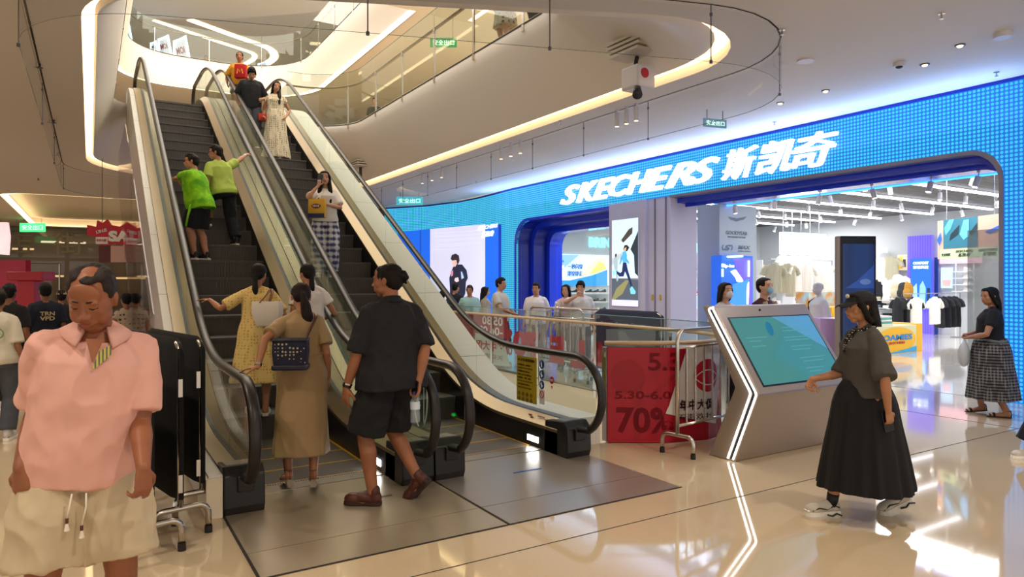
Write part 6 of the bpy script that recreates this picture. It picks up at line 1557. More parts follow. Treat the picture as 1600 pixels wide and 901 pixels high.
# hanging SALE sign
sg = thing('hanging_sale_sign', 'red puzzle-edged hanging SALE sign at left', 'sign', at(180, 15, 2.45), -YAW)
m = MB(); pts = [(-.62,.18),(-.62,.40),(-.42,.36),(-.40,.50),(-.28,.44),(-.18,.52),(-.10,.40),(.1,.36),(.25,.46),(.42,.36),(.55,.44),(.70,.36),(.70,-.04),(.28,-.05),(.0,-.02),(-.35,-.06),(-.36,.10)]
m.prism([(x, 0, z) for x, z in pts], (0,.05,0)); m.build('panel', M_redb, sg, keep=True)
MB().box(-.1,.72,.0,.04,-.42,-.06).build('lower_panel', hm('sale_pink','c9a59c'), sg, keep=True); MB().box(-.36,-.10,.0,.04,-.42,-.05).build('lower_panel', hm('sale_brown','5a2a26'), sg, keep=True)
q = text_mb('SALE', .86, .24, .01, .06); q.xf(frame((-.14,-.012,.03),(1,0,0),(0,0,1))); q.build('lettering', M_signw, sg, keep=True, norm=False)
MB().box(-.42,-.16,-.012,0,-.02,.13).build('white_label', M_signw, sg, keep=True)
q = text_mb('年中大促', .22, .06, .01, .01); q.xf(frame((-.40,-.022,.03),(1,0,0),(0,0,1))); q.build('lettering', M_redb, sg, keep=True, norm=False)
q = text_mb('5.30 6.02', .24, .07, .01, .02); q.xf(frame((-.40,-.012,.20),(1,0,.25),(-.25,0,1))); q.build('lettering', M_signw, sg, keep=True, norm=False)
for x in (-.3,.5): m = MB(); m.cyl((x,.02,.4), .006, 1.45, n=5); m.build('wire', M_fixd, sg, keep=True)
# lit triangular displays on the second upper floor
def lit_panel(px0, px1, py0, py1, Y, label, ang=0):
    c_ = at((px0+px1)/2, Y, CAMH+(HZ-py1)*Y/F); w_ = (px1-px0)/F*Y; h_ = (py1-py0)/F*Y; t = thing('lit_display_panel', label, 'display', c_, -YAW+ang)
    pts = [(-w_/2,0,0),(-w_/2,0,h_*.8),(w_*.2,0,h_),(w_*.5,0,0)]
    MB().prism(pts, (0,.06,0)).build('board', em('litboard','c6c8d2',.6), t, keep=True)
    m = MB(); m.tube([(p[0],-.02,p[2]) for p in pts], .045, n=6, loop=True); m.build('edge_light', em('edgelight','c8f0ff',2.4), t, keep=True)
    q = text_mb('MOI', w_*.5, h_*.25, .02, .02); q.xf(frame((-w_*.28,-.03,h_*.3),(1,0,.25),(-.25,0,1))); q.build('lettering', hm('lit_ink','a04848'), t, keep=True, norm=False)
for a_ in ((181,208,30,72,31,'tall lit triangular panel at the left end of the top glass railing'),(236,247,64,82,34,'small lit triangular panel behind the top glass railing'),(248,269,55,88,33,'square lit panel in the middle behind the top glass railing'),(272,298,56,99,32.5,'lit triangular panel right of the square one behind the top railing'),(404,421,96,116,37,'lit panel on the top floor above the couple')): lit_panel(*a_)
# ================================================================ the people of the scene
def PT(px, py, Y): return at(px, Y, CAMH+(HZ-py)*Y/F)
def esc_at(px, py):
    k = (px-800)/F; lo, hi = 5.0, 20.0
    for _ in range(50):
        Y = (lo+hi)/2; y = (-SN*k+CS)*Y; z = CAMH+(HZ-py)*Y/F
        if z > step_level(y): lo = Y
        else: hi = Y
    x = (CS*k+SN)*Y; return Vector((x, y, step_level(y)))
def step_level(y):
    i = math.floor((y-(COMB+.12))/.405); yc = COMB+.12+i*.405+.2025
    z = .008+max(0, min(RISE-.005, (yc-S0)*TAN)); return z if z > .03 else .009
def step_front(y): return COMB+.12+math.floor((y-(COMB+.12))/.405)*.405
def cloth(name, h, h2=None, sc=6, r=.9): return hm(name, h, rough=r, bump=(500,.15,.001)) if h2 is None else hm(name, h, rough=r, var=(sc, hexc(h2)))
def pattern(name, c1, c2, kind, scale):
    m = bpy.data.materials.new(name); m.use_nodes = True; nt = m.node_tree; b = nt.nodes['Principled BSDF']; b.inputs['Roughness'].default_value = .9
    t = nt.nodes.new('ShaderNodeTexCoord'); mp = nt.nodes.new('ShaderNodeMapping'); mp.inputs['Scale'].default_value = (scale,)*3; nt.links.new(t.outputs['Object'], mp.inputs[0])
    r = nt.nodes.new('ShaderNodeValToRGB'); r.color_ramp.interpolation = 'CONSTANT'; e = r.color_ramp.elements
    if kind == 'dots':
        n = nt.nodes.new('ShaderNodeTexVoronoi'); n.inputs['Scale'].default_value = 1; n.inputs['Randomness'].default_value = .25; nt.links.new(mp.outputs[0], n.inputs['Vector']); nt.links.new(n.outputs['Distance'], r.inputs['Fac'])
        e[0].position = 0; e[0].color = (*srgb(hexc(c2)), 1); e[1].position = .30; e[1].color = (*srgb(hexc(c1)), 1)
    elif kind == 'stripe':
        n = nt.nodes.new('ShaderNodeTexWave'); n.bands_direction = 'X'; n.inputs['Scale'].default_value = 1; nt.links.new(mp.outputs[0], n.inputs['Vector']); nt.links.new(n.outputs['Fac'], r.inputs['Fac'])
        e[0].position = 0; e[0].color = (*srgb(hexc(c1)), 1); e[1].position = .55; e[1].color = (*srgb(hexc(c2)), 1)
    else:                                   # plaid: wave bands both ways
        fs = []
        for dr, sc in (('X', 1), ('Z', 1), ('Y', 1)):
            n = nt.nodes.new('ShaderNodeTexWave'); n.bands_direction = dr; n.inputs['Scale'].default_value = sc; nt.links.new(mp.outputs[0], n.inputs['Vector']); fs.append(n.outputs['Fac'])
        a = nt.nodes.new('ShaderNodeMath'); a.operation = 'MAXIMUM'; nt.links.new(fs[0], a.inputs[0]); nt.links.new(fs[2], a.inputs[1])
        a2 = nt.nodes.new('ShaderNodeMath'); a2.operation = 'ADD'; nt.links.new(a.outputs[0], a2.inputs[0]); nt.links.new(fs[1], a2.inputs[1])
        h = nt.nodes.new('ShaderNodeMath'); h.operation = 'MULTIPLY'; h.inputs[1].default_value = .5; nt.links.new(a2.outputs[0], h.inputs[0]); nt.links.new(h.outputs[0], r.inputs['Fac'])
        r.color_ramp.interpolation = 'LINEAR'; e[0].position = .35; e[0].color = (*srgb(hexc(c1)), 1); e[1].position = .8; e[1].color = (*srgb(hexc(c2)), 1)
    nt.links.new(r.outputs[0], b.inputs['Base Color']); return m
def glasses(P):
    k = P['hk']; m = MB()
    for s in (1,-1):
        m.tube([(s*.031*k+.021*k*math.cos(a), .098*k-.006*abs(math.cos(a))*k, .006*k+.016*k*math.sin(a)) for a in [2*math.pi*i/14 for i in range(14)]], .002, n=5, loop=True)
        m.tube([(s*.052*k, .092*k, .010*k), (s*.075*k, .04*k, .010*k), (s*.08*k, -.01*k, .006*k)], .002, n=5)
    m.tube([(-.010*k,.100*k,.008*k),(.010*k,.100*k,.008*k)], .002, n=5); hpart(P, m, 'glasses', M_fixd)
def mask_(P, h):
    k = P['hk']; m = MB(); m.ell((0,.066*k,-.045*k), (.050*k,.046*k,.044*k)); m.ell((0,.085*k,-.025*k), (.03*k,.03*k,.025*k))
    hpart(P, m, 'face_mask', hm('mask_'+h, h, rough=.8), it=2, vox=.008)
    m = MB()
    for s in (1,-1): m.tube([(s*.045*k,.075*k,-.03*k),(s*.074*k,.01*k,-.012*k)], .002, n=5)
    hpart(P, m, 'mask_strap', hm('mask_'+h, h))
def cap_(P, h, mark=None):
    k = P['hk']; m = MB(); pts = []
    rs = []
    for i in range(8):
        a = math.pi/2*i/7.3; rs.append([Vector((.089*k*math.cos(a)*math.cos(q), -.012*k+.108*k*math.cos(a)*math.sin(q), .040*k+.082*k*math.sin(a)+(.012*k*math.sin(q)*-1 if i == 0 else 0))) for q in [2*math.pi*j/24 for j in range(24)]])
    m.rings(rs)
    m.rings([[Vector((.078*k*x*w_, (.070+.096*t)*k, (.052-.030*t-.018*x*x)*k+dz)) for x, dz in [(-1+.25*j, .004) for j in range(9)]+[(1-.25*j, -.004) for j in range(9)]] for t, w_ in ((0,1),(.4,.98),(.8,.82),(1.0,.55))])
    o = hpart(P, m, 'cap', hm('cap_'+h, h, rough=.85), it=2, vox=.0055)
    if mark: m = MB(); m.ell((0,.088*k,.088*k), (.024*k,.010*k,.016*k)); hpart(P, m, 'cap_emblem', hm('cap_mark', mark))
def wristband(P, i, m_, w=.016, r=.030, name='watch', off=.02):
    d = P['hd'][i][0]; p = P['wr'][i]-(P['wr'][i]-P['el'][i]).normalized()*off; u = (P['wr'][i]-P['el'][i]).normalized()
    m = MB(); m.tube([p-u*w*.5, p+u*w*.5], r*P['k'], n=16); m.build(name, m_, P['root'], smooth=True, autos=40, keep=True)
def hand_world(P, i, f=.085, n_=.03):
    """a spot in the grip of hand i, in world space"""
    d, n = P['hd'][i]; n = (Vector(n)-d*Vector(n).dot(d)).normalized(); return P['W']@(P['wr'][i]+d*f*P['k']+n*n_), (P['W'].to_3x3()@d), (P['W'].to_3x3()@n)
def phone_at(P, i, label, f=.09, h='16161a'):
    c, d, n = hand_world(P, i, f, .022); s = d.cross(n); X = frame(c, s, d); m = MB(); m.box(-.037,.037,-.075,.075,-.0045,.0045); m.xf(X)
    o = m.build('mobile_phone', hm('phone_'+h, h, rough=.2), bevel=.003); tag(o, label, 'phone'); return o
def bottle(label, loc, axis, L=.21, r=.032, cap='2a3f9a', sc=1.0):
    t = thing('water_bottle', label, 'bottle', loc); a = Vector(axis).normalized(); L *= sc; r *= sc; pr_ = [(0,.6),(.02,1),(.3,1),(.36,.93),(.42,1),(.7,1),(.84,.55),(.88,.42),(.9,.42)]
    m = MB(); m.tube([Vector(loc)+a*L*u for u, w_ in pr_], [r*w_ for u, w_ in pr_], n=16); m.build('bottle_body', mat('pet', (.75,.80,.84), rough=.05, alpha=.30, spec=1.0), t, smooth=True)
    m = MB(); m.tube([Vector(loc)+a*L*.9, Vector(loc)+a*L], r*.45, n=12); m.build('bottle_cap', hm('cap'+cap, cap), t, smooth=True, autos=40)
    m = MB(); m.tube([Vector(loc)+a*L*.44, Vector(loc)+a*L*.68], r*1.02, n=16); m.build('label_band', hm('bottle_label','c8d4e0'), t, smooth=True, autos=40); return t
def bag_box(name, label, cat, c, w, h, d, rz, m_, strap=None, sm=None, taper=.92, hem=0.0):
    t = thing(name, label, cat, c, rz); rs = []
    for u, s in ((0,taper*.9),(.03,taper),(.5,1.0),(.95,.98),(1,.93)): rs.append([Vector((w/2*s*x, d/2*s*y, h*u)) for x, y in ((-1,-.8),(-.8,-1),(.8,-1),(1,-.8),(1,.8),(.8,1),(-.8,1),(-1,.8))])
    m = MB(); m.rings(rs); m.build('bag_body', m_, t, smooth=True, autos=35, keep=True)
    return t
def strap(parent, pts, m_, w=(.016,.003), name='strap'):
    m = MB(); m.tube(bez_round(pts, .08, 5), 1, n=6, flat=w); return m.build(name, m_, parent, smooth=True)
def WP_(P, v): return P['W']@Vector(v)
# ---- 1 older man in pink at the front left ------------------------------------------------------
c_pink = cloth('polo_pink', 'dba79a'); c_sand = cloth('shorts_sand', 'b9a88a', 'c2b294', 3)
p0 = at(130, 2.62)
P = person('balding older man in pink polo and sand shorts looking down, front left', pos=p0, phi=178, H=1.71, sex='m', fat=1.03, old=True, closed=True, skin='935a3c',
    feet=[(-.15,.05,0,0,14),(.15,.08,0,0,-14)], lean=3, side=-5, head=(-16,-30,3), vox=.007, jaw=1.12,
    hands=[dict(w=PT(224,730,2.50), world=1, e=(.05,-1,0), curl=42, n=(.6,-.8,0), d=(0.0,.12,-1)), dict(w=PT(32,730,2.50), world=1, e=(-.05,-1,0), curl=45, n=(-.6,-.8,0), d=(-.05,.12,-1))],
    top=dict(mat=c_pink, sleeve=.84, off=.024, neck=.456, hem=-.085, soff=.022, cuff=.008, name='polo_shirt', wide=1.02, flare=.05, fold=1.3), bot=dict(type='shorts', mat=c_sand, off=.048, frac=.86, flare=.022, fold=1.8),
    hair=('balding','2b2320'), shoes=('sneaker','6a5a4a','d8d0c0'))
T = P['T']; rt = P['root']
m = MB(); n = 26; rs = []
for j in range(n+1):
    a = R(-62)-R(236)*j/n if False else R(90+28+(360-56)*j/n); c, s_ = math.cos(a), math.sin(a); fr_ = abs(j/n-.5)*2
    rs.append([T(.066*c, .064*s_-.010, .515-.012*fr_), T(.074*c, .072*s_-.010, .534-.020*fr_), T((.118+.012*fr_)*c, (.095+.048*fr_**3)*s_-.006, .500-.052*fr_**3), T((.110+.012*fr_)*c, (.088+.046*fr_**3)*s_-.006, .488-.052*fr_**3)])
m.rings(rs); m.build('collar', c_pink, rt, smooth=True, keep=True)
m = MB(); m.flat([T(.0,.146,.368), T(-.010,.146,.368), T(-.058,.131,.420), T(-.052,.120,.455), T(-.016,.138,.43)]); m.build('striped_placket', pattern('placket','c8b860','5e6a58','stripe',26), rt, keep=True, norm=False)
m = MB(); m.flat([T(.002,.146,.390), T(-.002,.146,.390), T(-.028,.118,.474), T(.030,.118,.474)]); m.build('open_neck', skin_mat('935a3c','935a3c'), rt, keep=True, norm=False)
for s_ in (1,-1):
    q = [T(s_*.022,.178,-.085), T(s_*.026,.192,-.13), T(s_*.03+(.012 if s_ < 0 else 0),.190,-.17-(.03 if s_ < 0 else 0))]; m = MB(); m.tube(q, .0035, n=6); d_ = m.build('drawstring', hm('cord','e2d9c8'), rt, smooth=True, keep=True)
    m = MB(); m.tube([q[-1], q[-1]-Vector((0,0,.018))], .0055, n=8); m.build('bead', hm('bead','5a2a1c'), d_, keep=True); m = MB(); m.tube([q[-1]-Vector((0,0,.018)), q[-1]-Vector((0,0,.045))], [.004,.010], n=8); m.build('tassel', hm('cord','e2d9c8'), d_, keep=True)
tag(MB().cyl(hand_world(P, 0, .09, .03)[0]-Vector((0,0,.02)), .018, .012, n=16).build('key_ring', M_steel), 'small metal key ring held by the man in the pink polo', 'keys')
# ---- 2 man in black with a hair bun -------------------------------------------------------------
c_blk = cloth('black_shirt', '1b1b1f'); c_blk2 = cloth('black_shorts', '131316')
p0 = gnd(597, 784)
P = person('man in black shirt and shorts with a hair bun, walking to the escalator', pos=p0, phi=42, los=False, H=1.755, sex='m', fat=1.06, skin='9a6243',
    feet=[(gnd(553,789),0,42),(gnd(647,779),46,25)], lean=2, twist=-6, head=(42,-2,0), vox=.007,
    hands=[dict(w=PT(541,606,4.82), world=1, e=(-.1,-1,0), curl=24, n=(1,.2,0), d=(-.05,.1,-1)), dict(w=PT(654,596,4.84), world=1, e=(.6,-.3,0), curl=60, n=(-1,.1,0), d=(0,.25,-1))],
    top=dict(mat=c_blk, sleeve=.95, off=.030, hem=-.10, soff=.024, cuff=.010, flare=.14, name='shirt', fold=1.8), bot=dict(type='shorts', mat=c_blk2, off=.045, frac=.93, flare=.028, fold=1.5),
    hair=('bun','120d0b'), shoes=('leather','4a1f14','2e130c'))
m = MB(); rs = []
for j in range(25):
    a = 2*math.pi*j/24; c, s_ = math.cos(a), math.sin(a); rs.append([P['T'](.066*c,.064*s_-.014,.495+.008*s_), P['T'](.068*c,.066*s_-.014,.530-.012*s_), P['T'](.086*c,.080*s_-.014,.492)])
m.rings(rs, caps=False); m.build('collar', c_blk, P['root'], smooth=True, keep=True)
wristband(P, 0, M_black, w=.022, r=.031); wristband(P, 0, M_steel, w=.012, r=.033, name='watch_case', off=.035)
phone_at(P, 1, 'black phone in the right hand of the man in black', f=.06)
c_, d_, n_ = hand_world(P, 1, .09, .02); bottle('clear water bottle dangling from the hand of the man in black', c_+Vector((.0,-.02,-.20)), (0,.05,1), L=.22, r=.034)
# ---- 3 woman in the khaki dress --------------------------------------------------------------
c_kh = cloth('khaki_dress', 'a5885f', '9c8059', 2, .6)
p0 = gnd(474, 762); p0.z = .009
P = person('woman in a straight khaki dress with ponytail, hand on the left handrail', pos=p0, phi=4, H=1.56, sex='f', skin='a8714f',
    feet=[(-.13,.10,.035,12,10),(.08,.02,.035,14,-6)], lean=6, head=(4,-26,2), vox=.007,
    hands=[dict(w=Vector((1.02,5.12,.99)), world=1, e=(-.5,-.6,-.4), curl=14, n=(0,0,-1), d=(-.95,.15,-.12)), dict(w=(.22,.05,-.06), e=(.1,-1,0), curl=25)],
    top=dict(mat=c_kh, sleeve=.72, off=.020, hem=.06, soff=.020, cuff=.008, name='dress', fold=1.2), bot=dict(dress=1, zb=.27, w0=.168, w1=.212, pleats=5, amp=.022, dep=.72),
    hair=('pony','1f120e'), shoes=('heel','8c5a40','9a8878'))
wristband(P, 0, M_steel, w=.018, r=.028); T = P['T']
bg = bag_box('shoulder_bag', 'navy and cream patterned bucket bag slung behind the khaki dress', 'bag', WP_(P, T(-.10,-.235,.06)), .25, .20, .14, -YAW+R(8), pattern('bag_weave','1d2036','b8a884','dots',38))
m = MB(); m.box(-.128,.128,-.072,.072,-.03,.012); m.build('leather_base', hm('bag_navy','14162a',rough=.35), bg, keep=True, bevel=.012); m = MB(); m.tube([(-.12,-.07,.19),(.12,-.07,.19),(.12,.07,.19),(-.12,.07,.19)], .010, n=6, loop=True); m.build('rim', hm('bag_navy','14162a'), bg, keep=True)
strap(bg, [WP_(P, T(*q)) for q in ((-.0,-.26,.24),(.05,-.19,.34),(.115,-.10,.46),(.11,.0,.50),(.06,.10,.42))], hm('strap_brown','4a2418',rough=.4), (.013,.005))
strap(bg, [WP_(P, T(*q)) for q in ((-.22,-.25,.22),(-.14,-.30,.12),(-.02,-.30,.14),(.02,-.26,.24))], hm('strap_brown','4a2418'), (.014,.008), name='handle')
# ---- 4 woman in the yellow dress --------------------------------------------------------------
c_yl = pattern('yellow_floral', 'd8bb74', 'b98a40', 'dots', 34)
def grounded(px, py, dy=0): q = esc_at(px, py); return q
p0 = Vector((1.45, 7.30, step_level(7.30)))
P = person('woman in a pale yellow floral dress holding the left handrail ahead', pos=p0, phi=0, H=1.55, sex='f', skin='a8714f',
    feet=[(-.08,.08,0,0,6),(.09,-.02,0,0,-6)], lean=1, head=(-24,-8,3), vox=.009,
    hands=[dict(w=Vector((1.02,7.42,1.42)), world=1, e=(-.4,-.6,-.6), curl=12, n=(0,0,-1), d=(-.95,.2,.05)), dict(w=(.20,.14,.12), e=(.5,-1,0), curl=30)],
    top=dict(mat=c_yl, sleeve=.8, off=.018, hem=.07, soff=.022, cuff=.008, name='dress', fold=1.1), bot=dict(dress=1, zb=.34, w0=.15, w1=.27, pleats=9, amp=.05),
    hair=('lowtie','17100d'), shoes=('slipper','e6e0da','d8cfc6'))
tb_ = bag_box('tote_bag', 'white canvas tote bag with brown straps on the yellow dress', 'bag', WP_(P, P['T'](.10,-.24,.08)), .30, .24, .10, -YAW+R(-12), cloth('canvas','d5cbbd'), taper=.72)
for dx in (.0,.05): strap(tb_, [WP_(P, P['T'](*q)) for q in ((.02+dx*2,-.26,.33),(.10+dx,-.20,.42),(.13+dx*.4,-.08,.485),(.13,.03,.46))], hm('strap_tan','6e3d22',rough=.5), (.014,.004))
# ---- 5 girl in white blouse -------------------------------------------------------------------
p0 = Vector((1.97, 7.30, step_level(7.30)))
P = person('girl in a white blouse standing beside the yellow dress, mostly hidden', pos=p0, phi=10, H=1.56, sex='f', skin='b07a58', lean=2, head=(22,-12,0), vox=.010,
    hands=[{}, dict(w=(.22,.22,.12), e=(.5,-1,0), curl=30)],
    top=dict(mat=cloth('white_blouse','dcd6ce'), sleeve=.5, off=.022, soff=.034, hem=-.03), bot=dict(type='pants', mat=cloth('dark_jeans','23283a'), off=.012),
    hair=('lowtie','16100e'), shoes=('sneaker','e8e8e8','ffffff'))
# ---- 6 boys on the left escalator ---------------------------------------------------------------
neon = cloth('neon_camo', '8fd016', '5fae10', 9)
p0 = Vector((1.24, 10.33, step_level(10.33)))
P = person('boy in a neon green camouflage shirt leaning over the left handrail', pos=p0, phi=60, H=1.50, sex='m', fat=1.14, skin='b98162',
    feet=[(-.06,.10,0,0,0),(.07,.0,0,0,0)], lean=12, head=(28,4,0), vox=.009,
    hands=[dict(w=Vector((1.0,10.72,3.06)), world=1, e=(-.3,-.3,-1), curl=60, n=(.3,0,-1)), dict(w=Vector((1.05,10.48,2.99)), world=1, e=(.3,-.3,-1), curl=60, n=(-.3,0,-1))],
    top=dict(mat=neon, sleeve=.85, off=.032, hem=-.12, soff=.024, cuff=.010, flare=.06, fold=1.3), bot=dict(type='shorts', mat=cloth('black_sport','15161a'), off=.036, frac=.92, flare=.02),
    hair=('short','15100e'), shoes=('sneaker','202226','d8dad4'))
glasses(P)
m = MB(); q = [P['hip'][0]+Vector((-.135*P['k'],0,-.03)), P['hip'][0].lerp(P['knees'][0],.5)+Vector((-.125*P['k'],0,0)), P['hip'][0].lerp(P['knees'][0],.9)+Vector((-.115*P['k'],0,0))]
m.tube(q, 1, n=8, flat=(.035,.012), ref=(0,1,0)); m.build('neon_side_stripe', hm('neon_stripe','8fe010'), P['root'], smooth=True, keep=True)
lime = cloth('lime_shirt', 'b4c860', 'a8bf50', 3)
p0 = Vector((1.70, 10.72, step_level(10.72))); s2 = step_front(10.72)+.405
P = person('boy in a pale lime shirt and track trousers reaching to the right handrail', pos=p0, phi=32, H=1.52, sex='m', fat=1.02, skin='b98162',
    feet=[(Vector((1.42, s2+.18, step_level(s2+.2))),20,10),(Vector((1.80, 10.78, step_level(10.72))),0,-10)], lean=10, side=-6, head=(50,6,0), vox=.009,
    hands=[dict(w=(-.24,.14,-.02), e=(-.5,-1,0), curl=55), dict(w=Vector((2.12,11.22,3.62)), world=1, e=(.3,-.5,-.7), curl=20, n=(0,0,-1))],
    top=dict(mat=lime, sleeve=.72, off=.030, hem=-.06, soff=.024, cuff=.010, flare=.05, fold=1.2), bot=dict(type='pants', mat=cloth('track_navy','12141c'), off=.026, frac=1.86, flare=.012),
    hair=('short','15100e'), shoes=('sneaker','1c1e22','e0e0dc'))
glasses(P); wristband(P, 1, M_signw, w=.02, r=.029)
m = MB(); q = [P['hip'][0]+Vector((-.120*P['k'],-.02,.0)), P['hip'][0].lerp(P['knees'][0],.5)+Vector((-.105*P['k'],-.02,0)), P['hip'][0].lerp(P['knees'][0],.95)+Vector((-.085*P['k'],-.02,0))]
m.tube(q, 1, n=8, flat=(.018,.008), ref=(0,1,0)); m.build('side_stripe', hm('stripe_blue','3a4a9a'), P['root'], smooth=True, keep=True)
hw, _, _ = hand_world(P, 0, .09, .0); pb_ = bag_box('paper_bag', 'crumpled brown paper bag in the hand of the lime shirt boy', 'bag', hw+Vector((0,-.02,-.27)), .20, .26, .12, .2, cloth('kraft','8a6236'), taper=1.0)
# ---- 8 going down ----------------------------------------------------------------------------
p0 = esc_at(508, 418)
P = person('long-haired girl in white tee and blue checked trousers with a phone, coming down', pos=p0, phi=176, H=1.60, sex='f', skin='c99a7c', head=(6,-2,6), vox=.009,
    feet=[(-.10,.05,0,0,10),(.10,.08,0,0,-10)],
    hands=[dict(w=(-.02,.20,.22), e=(-1,-.3,-.4), curl=30, n=(0,-1,0), d=(1,.1,.1)), dict(w=(.09,.20,.50), e=(.8,-.1,-1), curl=45, n=(0,-.6,.2), d=(-.2,.1,1))],
    top=dict(mat=cloth('white_tee','e4e0da'), sleeve=.78, off=.024, hem=-.04, soff=.022, cuff=.008), bot=dict(type='pants', mat=pattern('blue_plaid','d6d4d8','3c4878','plaid',3.6), off=.040, frac=1.92, flare=.03),
    hair=('long','100d0d'), shoes=('sneaker','e6e6e6','ffffff'))
phone_at(P, 1, 'dark phone held in front of the face of the long-haired girl', f=.11)
m = MB()
for s_ in (1,-1): m.capsule([P['hc']+P['Mh']@Vector((s_*.06,.02,-.05)), P['T'](s_*.085,.07,.40), P['T'](s_*.085,.115,.26)], [.03,.035,.02], n=10)
meshobj('hair_locks', remesh(m, .012, it=2), MATS['hair_100d0d'], P['root'])
yb2 = bag_box('takeaway_bag', 'yellow takeaway bag with a dark oval print held by the long-haired girl', 'bag', WP_(P, P['T'](.10,.27,.0)), .24, .27, .10, -YAW+R(176), cloth('bag_yellow','d8a838'), taper=1.0)
m = MB(); m.ell((0,.052,.165), (.07,.004,.035)); m.build('oval_print', hm('print_brown','6a1e18'), yb2, keep=True); m = MB(); m.box(-.118,.118,.045,.056,.0,.06); m.build('lower_print', hm('print_blue','26305c'), yb2, keep=True)
q = text_mb('巴黎贝甜', .10, .03, .002, .01); q.xf(frame((.05,.058,.15),(-1,0,0),(0,0,1))); q.build('lettering', M_signw, yb2, keep=True, norm=False)
for dx in (-.05,.05): strap(yb2, [WP_(P, P['T'](.10+dx*.5,.27,.27)), WP_(P, P['T'](.06,.24,.36)), WP_(P, P['T'](.10+dx,.25,.27))], M_signw, (.005,.005), name='handle')
p0 = esc_at(430, 240)
P = person('woman in a long cream dotted dress with dark hair over one shoulder', pos=p0, phi=170, H=1.62, sex='f', skin='b8866a', head=(22,-4,-6), vox=.010,
    hands=[dict(w=(-.22,.05,.02), e=(-.5,-1,0)), dict(w=(.22,.12,.0), e=(.5,-1,0), curl=60)],
    top=dict(mat=pattern('cream_dots','cfc2a6','5c5244','dots',26), sleeve=.35, off=.018, soff=.022, hem=.07, name='dress'), bot=dict(dress=1, zb=.06, w0=.16, w1=.29, pleats=12, amp=.05),
    hair=('long','17110f'), shoes=('sneaker','dcd8d0','ffffff'))
m = MB(); m.capsule([P['hc']+P['Mh']@Vector((-.06,.0,-.05)), P['T'](-.09,.07,.42), P['T'](-.10,.12,.27)], [.035,.04,.02], n=10); meshobj('hair_lock', remesh(m, .013, it=2), MATS['hair_17110f'], P['root'])
sb2 = bag_box('small_red_bag', 'small orange-red bag hanging at the side of the dotted dress', 'bag', WP_(P, P['T'](.24,.12,-.10)), .16, .14, .06, 0, cloth('bag_red','a8341e'))
strap(sb2, [WP_(P, P['T'](.24,.12,.03)), WP_(P, P['T'](.20,.12,.25)), WP_(P, P['T'](.13,.02,.47))], hm('strap_red','8c2c1c'), (.008,.004))
p0 = esc_at(392, 236); p0 = Vector((2.72, 14.25, step_level(14.25)))
P = person('man in a black tee with bowed head standing behind the dotted dress', pos=p0, phi=185, H=1.66, sex='m', skin='b8866a', lean=4, head=(0,-38,0), vox=.011,
    hands=[dict(w=(-.2,.18,.10), e=(-.5,-1,0)), dict(w=(.24,.08,-.02), e=(.5,-1,0))],
    top=dict(mat=cloth('black_tee','17171b'), sleeve=.85, off=.028, soff=.024, cuff=.01, hem=-.08), bot=dict(type='pants', mat=cloth('grey_trousers','3c4148'), off=.03), hair=('fringe','0f0c0c'), shoes=('sneaker','3a3a3a','dddddd'))
p0 = Vector((2.70, 15.38, step_level(15.38)))
P = person('woman in a mustard yellow top and denim shorts near the top of the escalator', pos=p0, phi=178, H=1.58, sex='f', fat=1.12, skin='a8714f', head=(-6,0,0), vox=.011,
    hands=[dict(w=(-.12,.20,.24), e=(-1,-.6,-.2), curl=50), dict(w=(.26,.04,-.0), e=(.5,-1,0))],
    top=dict(mat=cloth('mustard','c98a1c'), sleeve=.9, off=.028, soff=.026, cuff=.01, hem=-.04), bot=dict(type='shorts', mat=cloth('denim','4c5c78'), off=.022, frac=.45), hair=('back','1a110d'), shoes=('sneaker','8a8a8a','dddddd'))
hw, _, _ = hand_world(P, 0, .08, .0); rb_ = bag_box('red_paper_bag', 'red gift bag with yellow print carried by the woman in mustard', 'bag', hw+Vector((-.03,-.05,-.16)), .24, .28, .10, -YAW, cloth('gift_red','b01c22'), taper=1.0)
m = MB(); m.tube([(-.06,-.052,.08),(-.04,-.052,.18),(0,-.052,.12),(.04,-.052,.18),(.06,-.052,.08)], .010, n=6); m.build('yellow_print', hm('gift_yellow','e0b020'), rb_, keep=True)
# ---- 12 woman with the black cap -----------------------------------------------------------
p0 = gnd(1332, 812)
c_gr = cloth('charcoal_tee', '4a4642'); c_sk = cloth('black_skirt', '151518')
P = person('woman with black cap, grey tee and long black skirt walking left', pos=p0, phi=92, los=False, H=1.60, sex='f', skin='b4805e',
    feet=[(gnd(1272,808),0,6),(gnd(1390,803),26,-4)], lean=1, head=(0,-3,0), vox=.007, fat=1.0,
    hands=[dict(w=PT(1388,642,4.42), world=1, e=(-.5,.2,0), curl=40, n=(1,.2,0), d=(.1,-.25,-1)), dict(w=PT(1268,592,4.72), world=1, e=(.05,-1,-.3), curl=75, n=(-1,0,0), d=(0,.35,-1))],
    top=dict(mat=c_gr, sleeve=1.0, off=.024, hem=.02, soff=.026, cuff=.012, flare=.02, name='tee_shirt', fold=1.5, wide=1.0), bot=dict(type='skirt', mat=c_sk, zb=.20, w0=.116, w1=.272, pleats=15, amp=.05, dep=1.14, cy=.0, grow=.66),
    hair=('bob','14100f'), shoes=('chunky','b8b2a6','dad6ce'))
cap_(P, '15151a', 'd8d4cc')
T = P['T']; m = MB(); rs = []
m.tube([T(.070*math.cos(a), .066*math.sin(a)-.010, .498-.016*math.sin(a)) for a in [2*math.pi*i/20 for i in range(20)]], 1, n=8, flat=(.020,.014), loop=True)
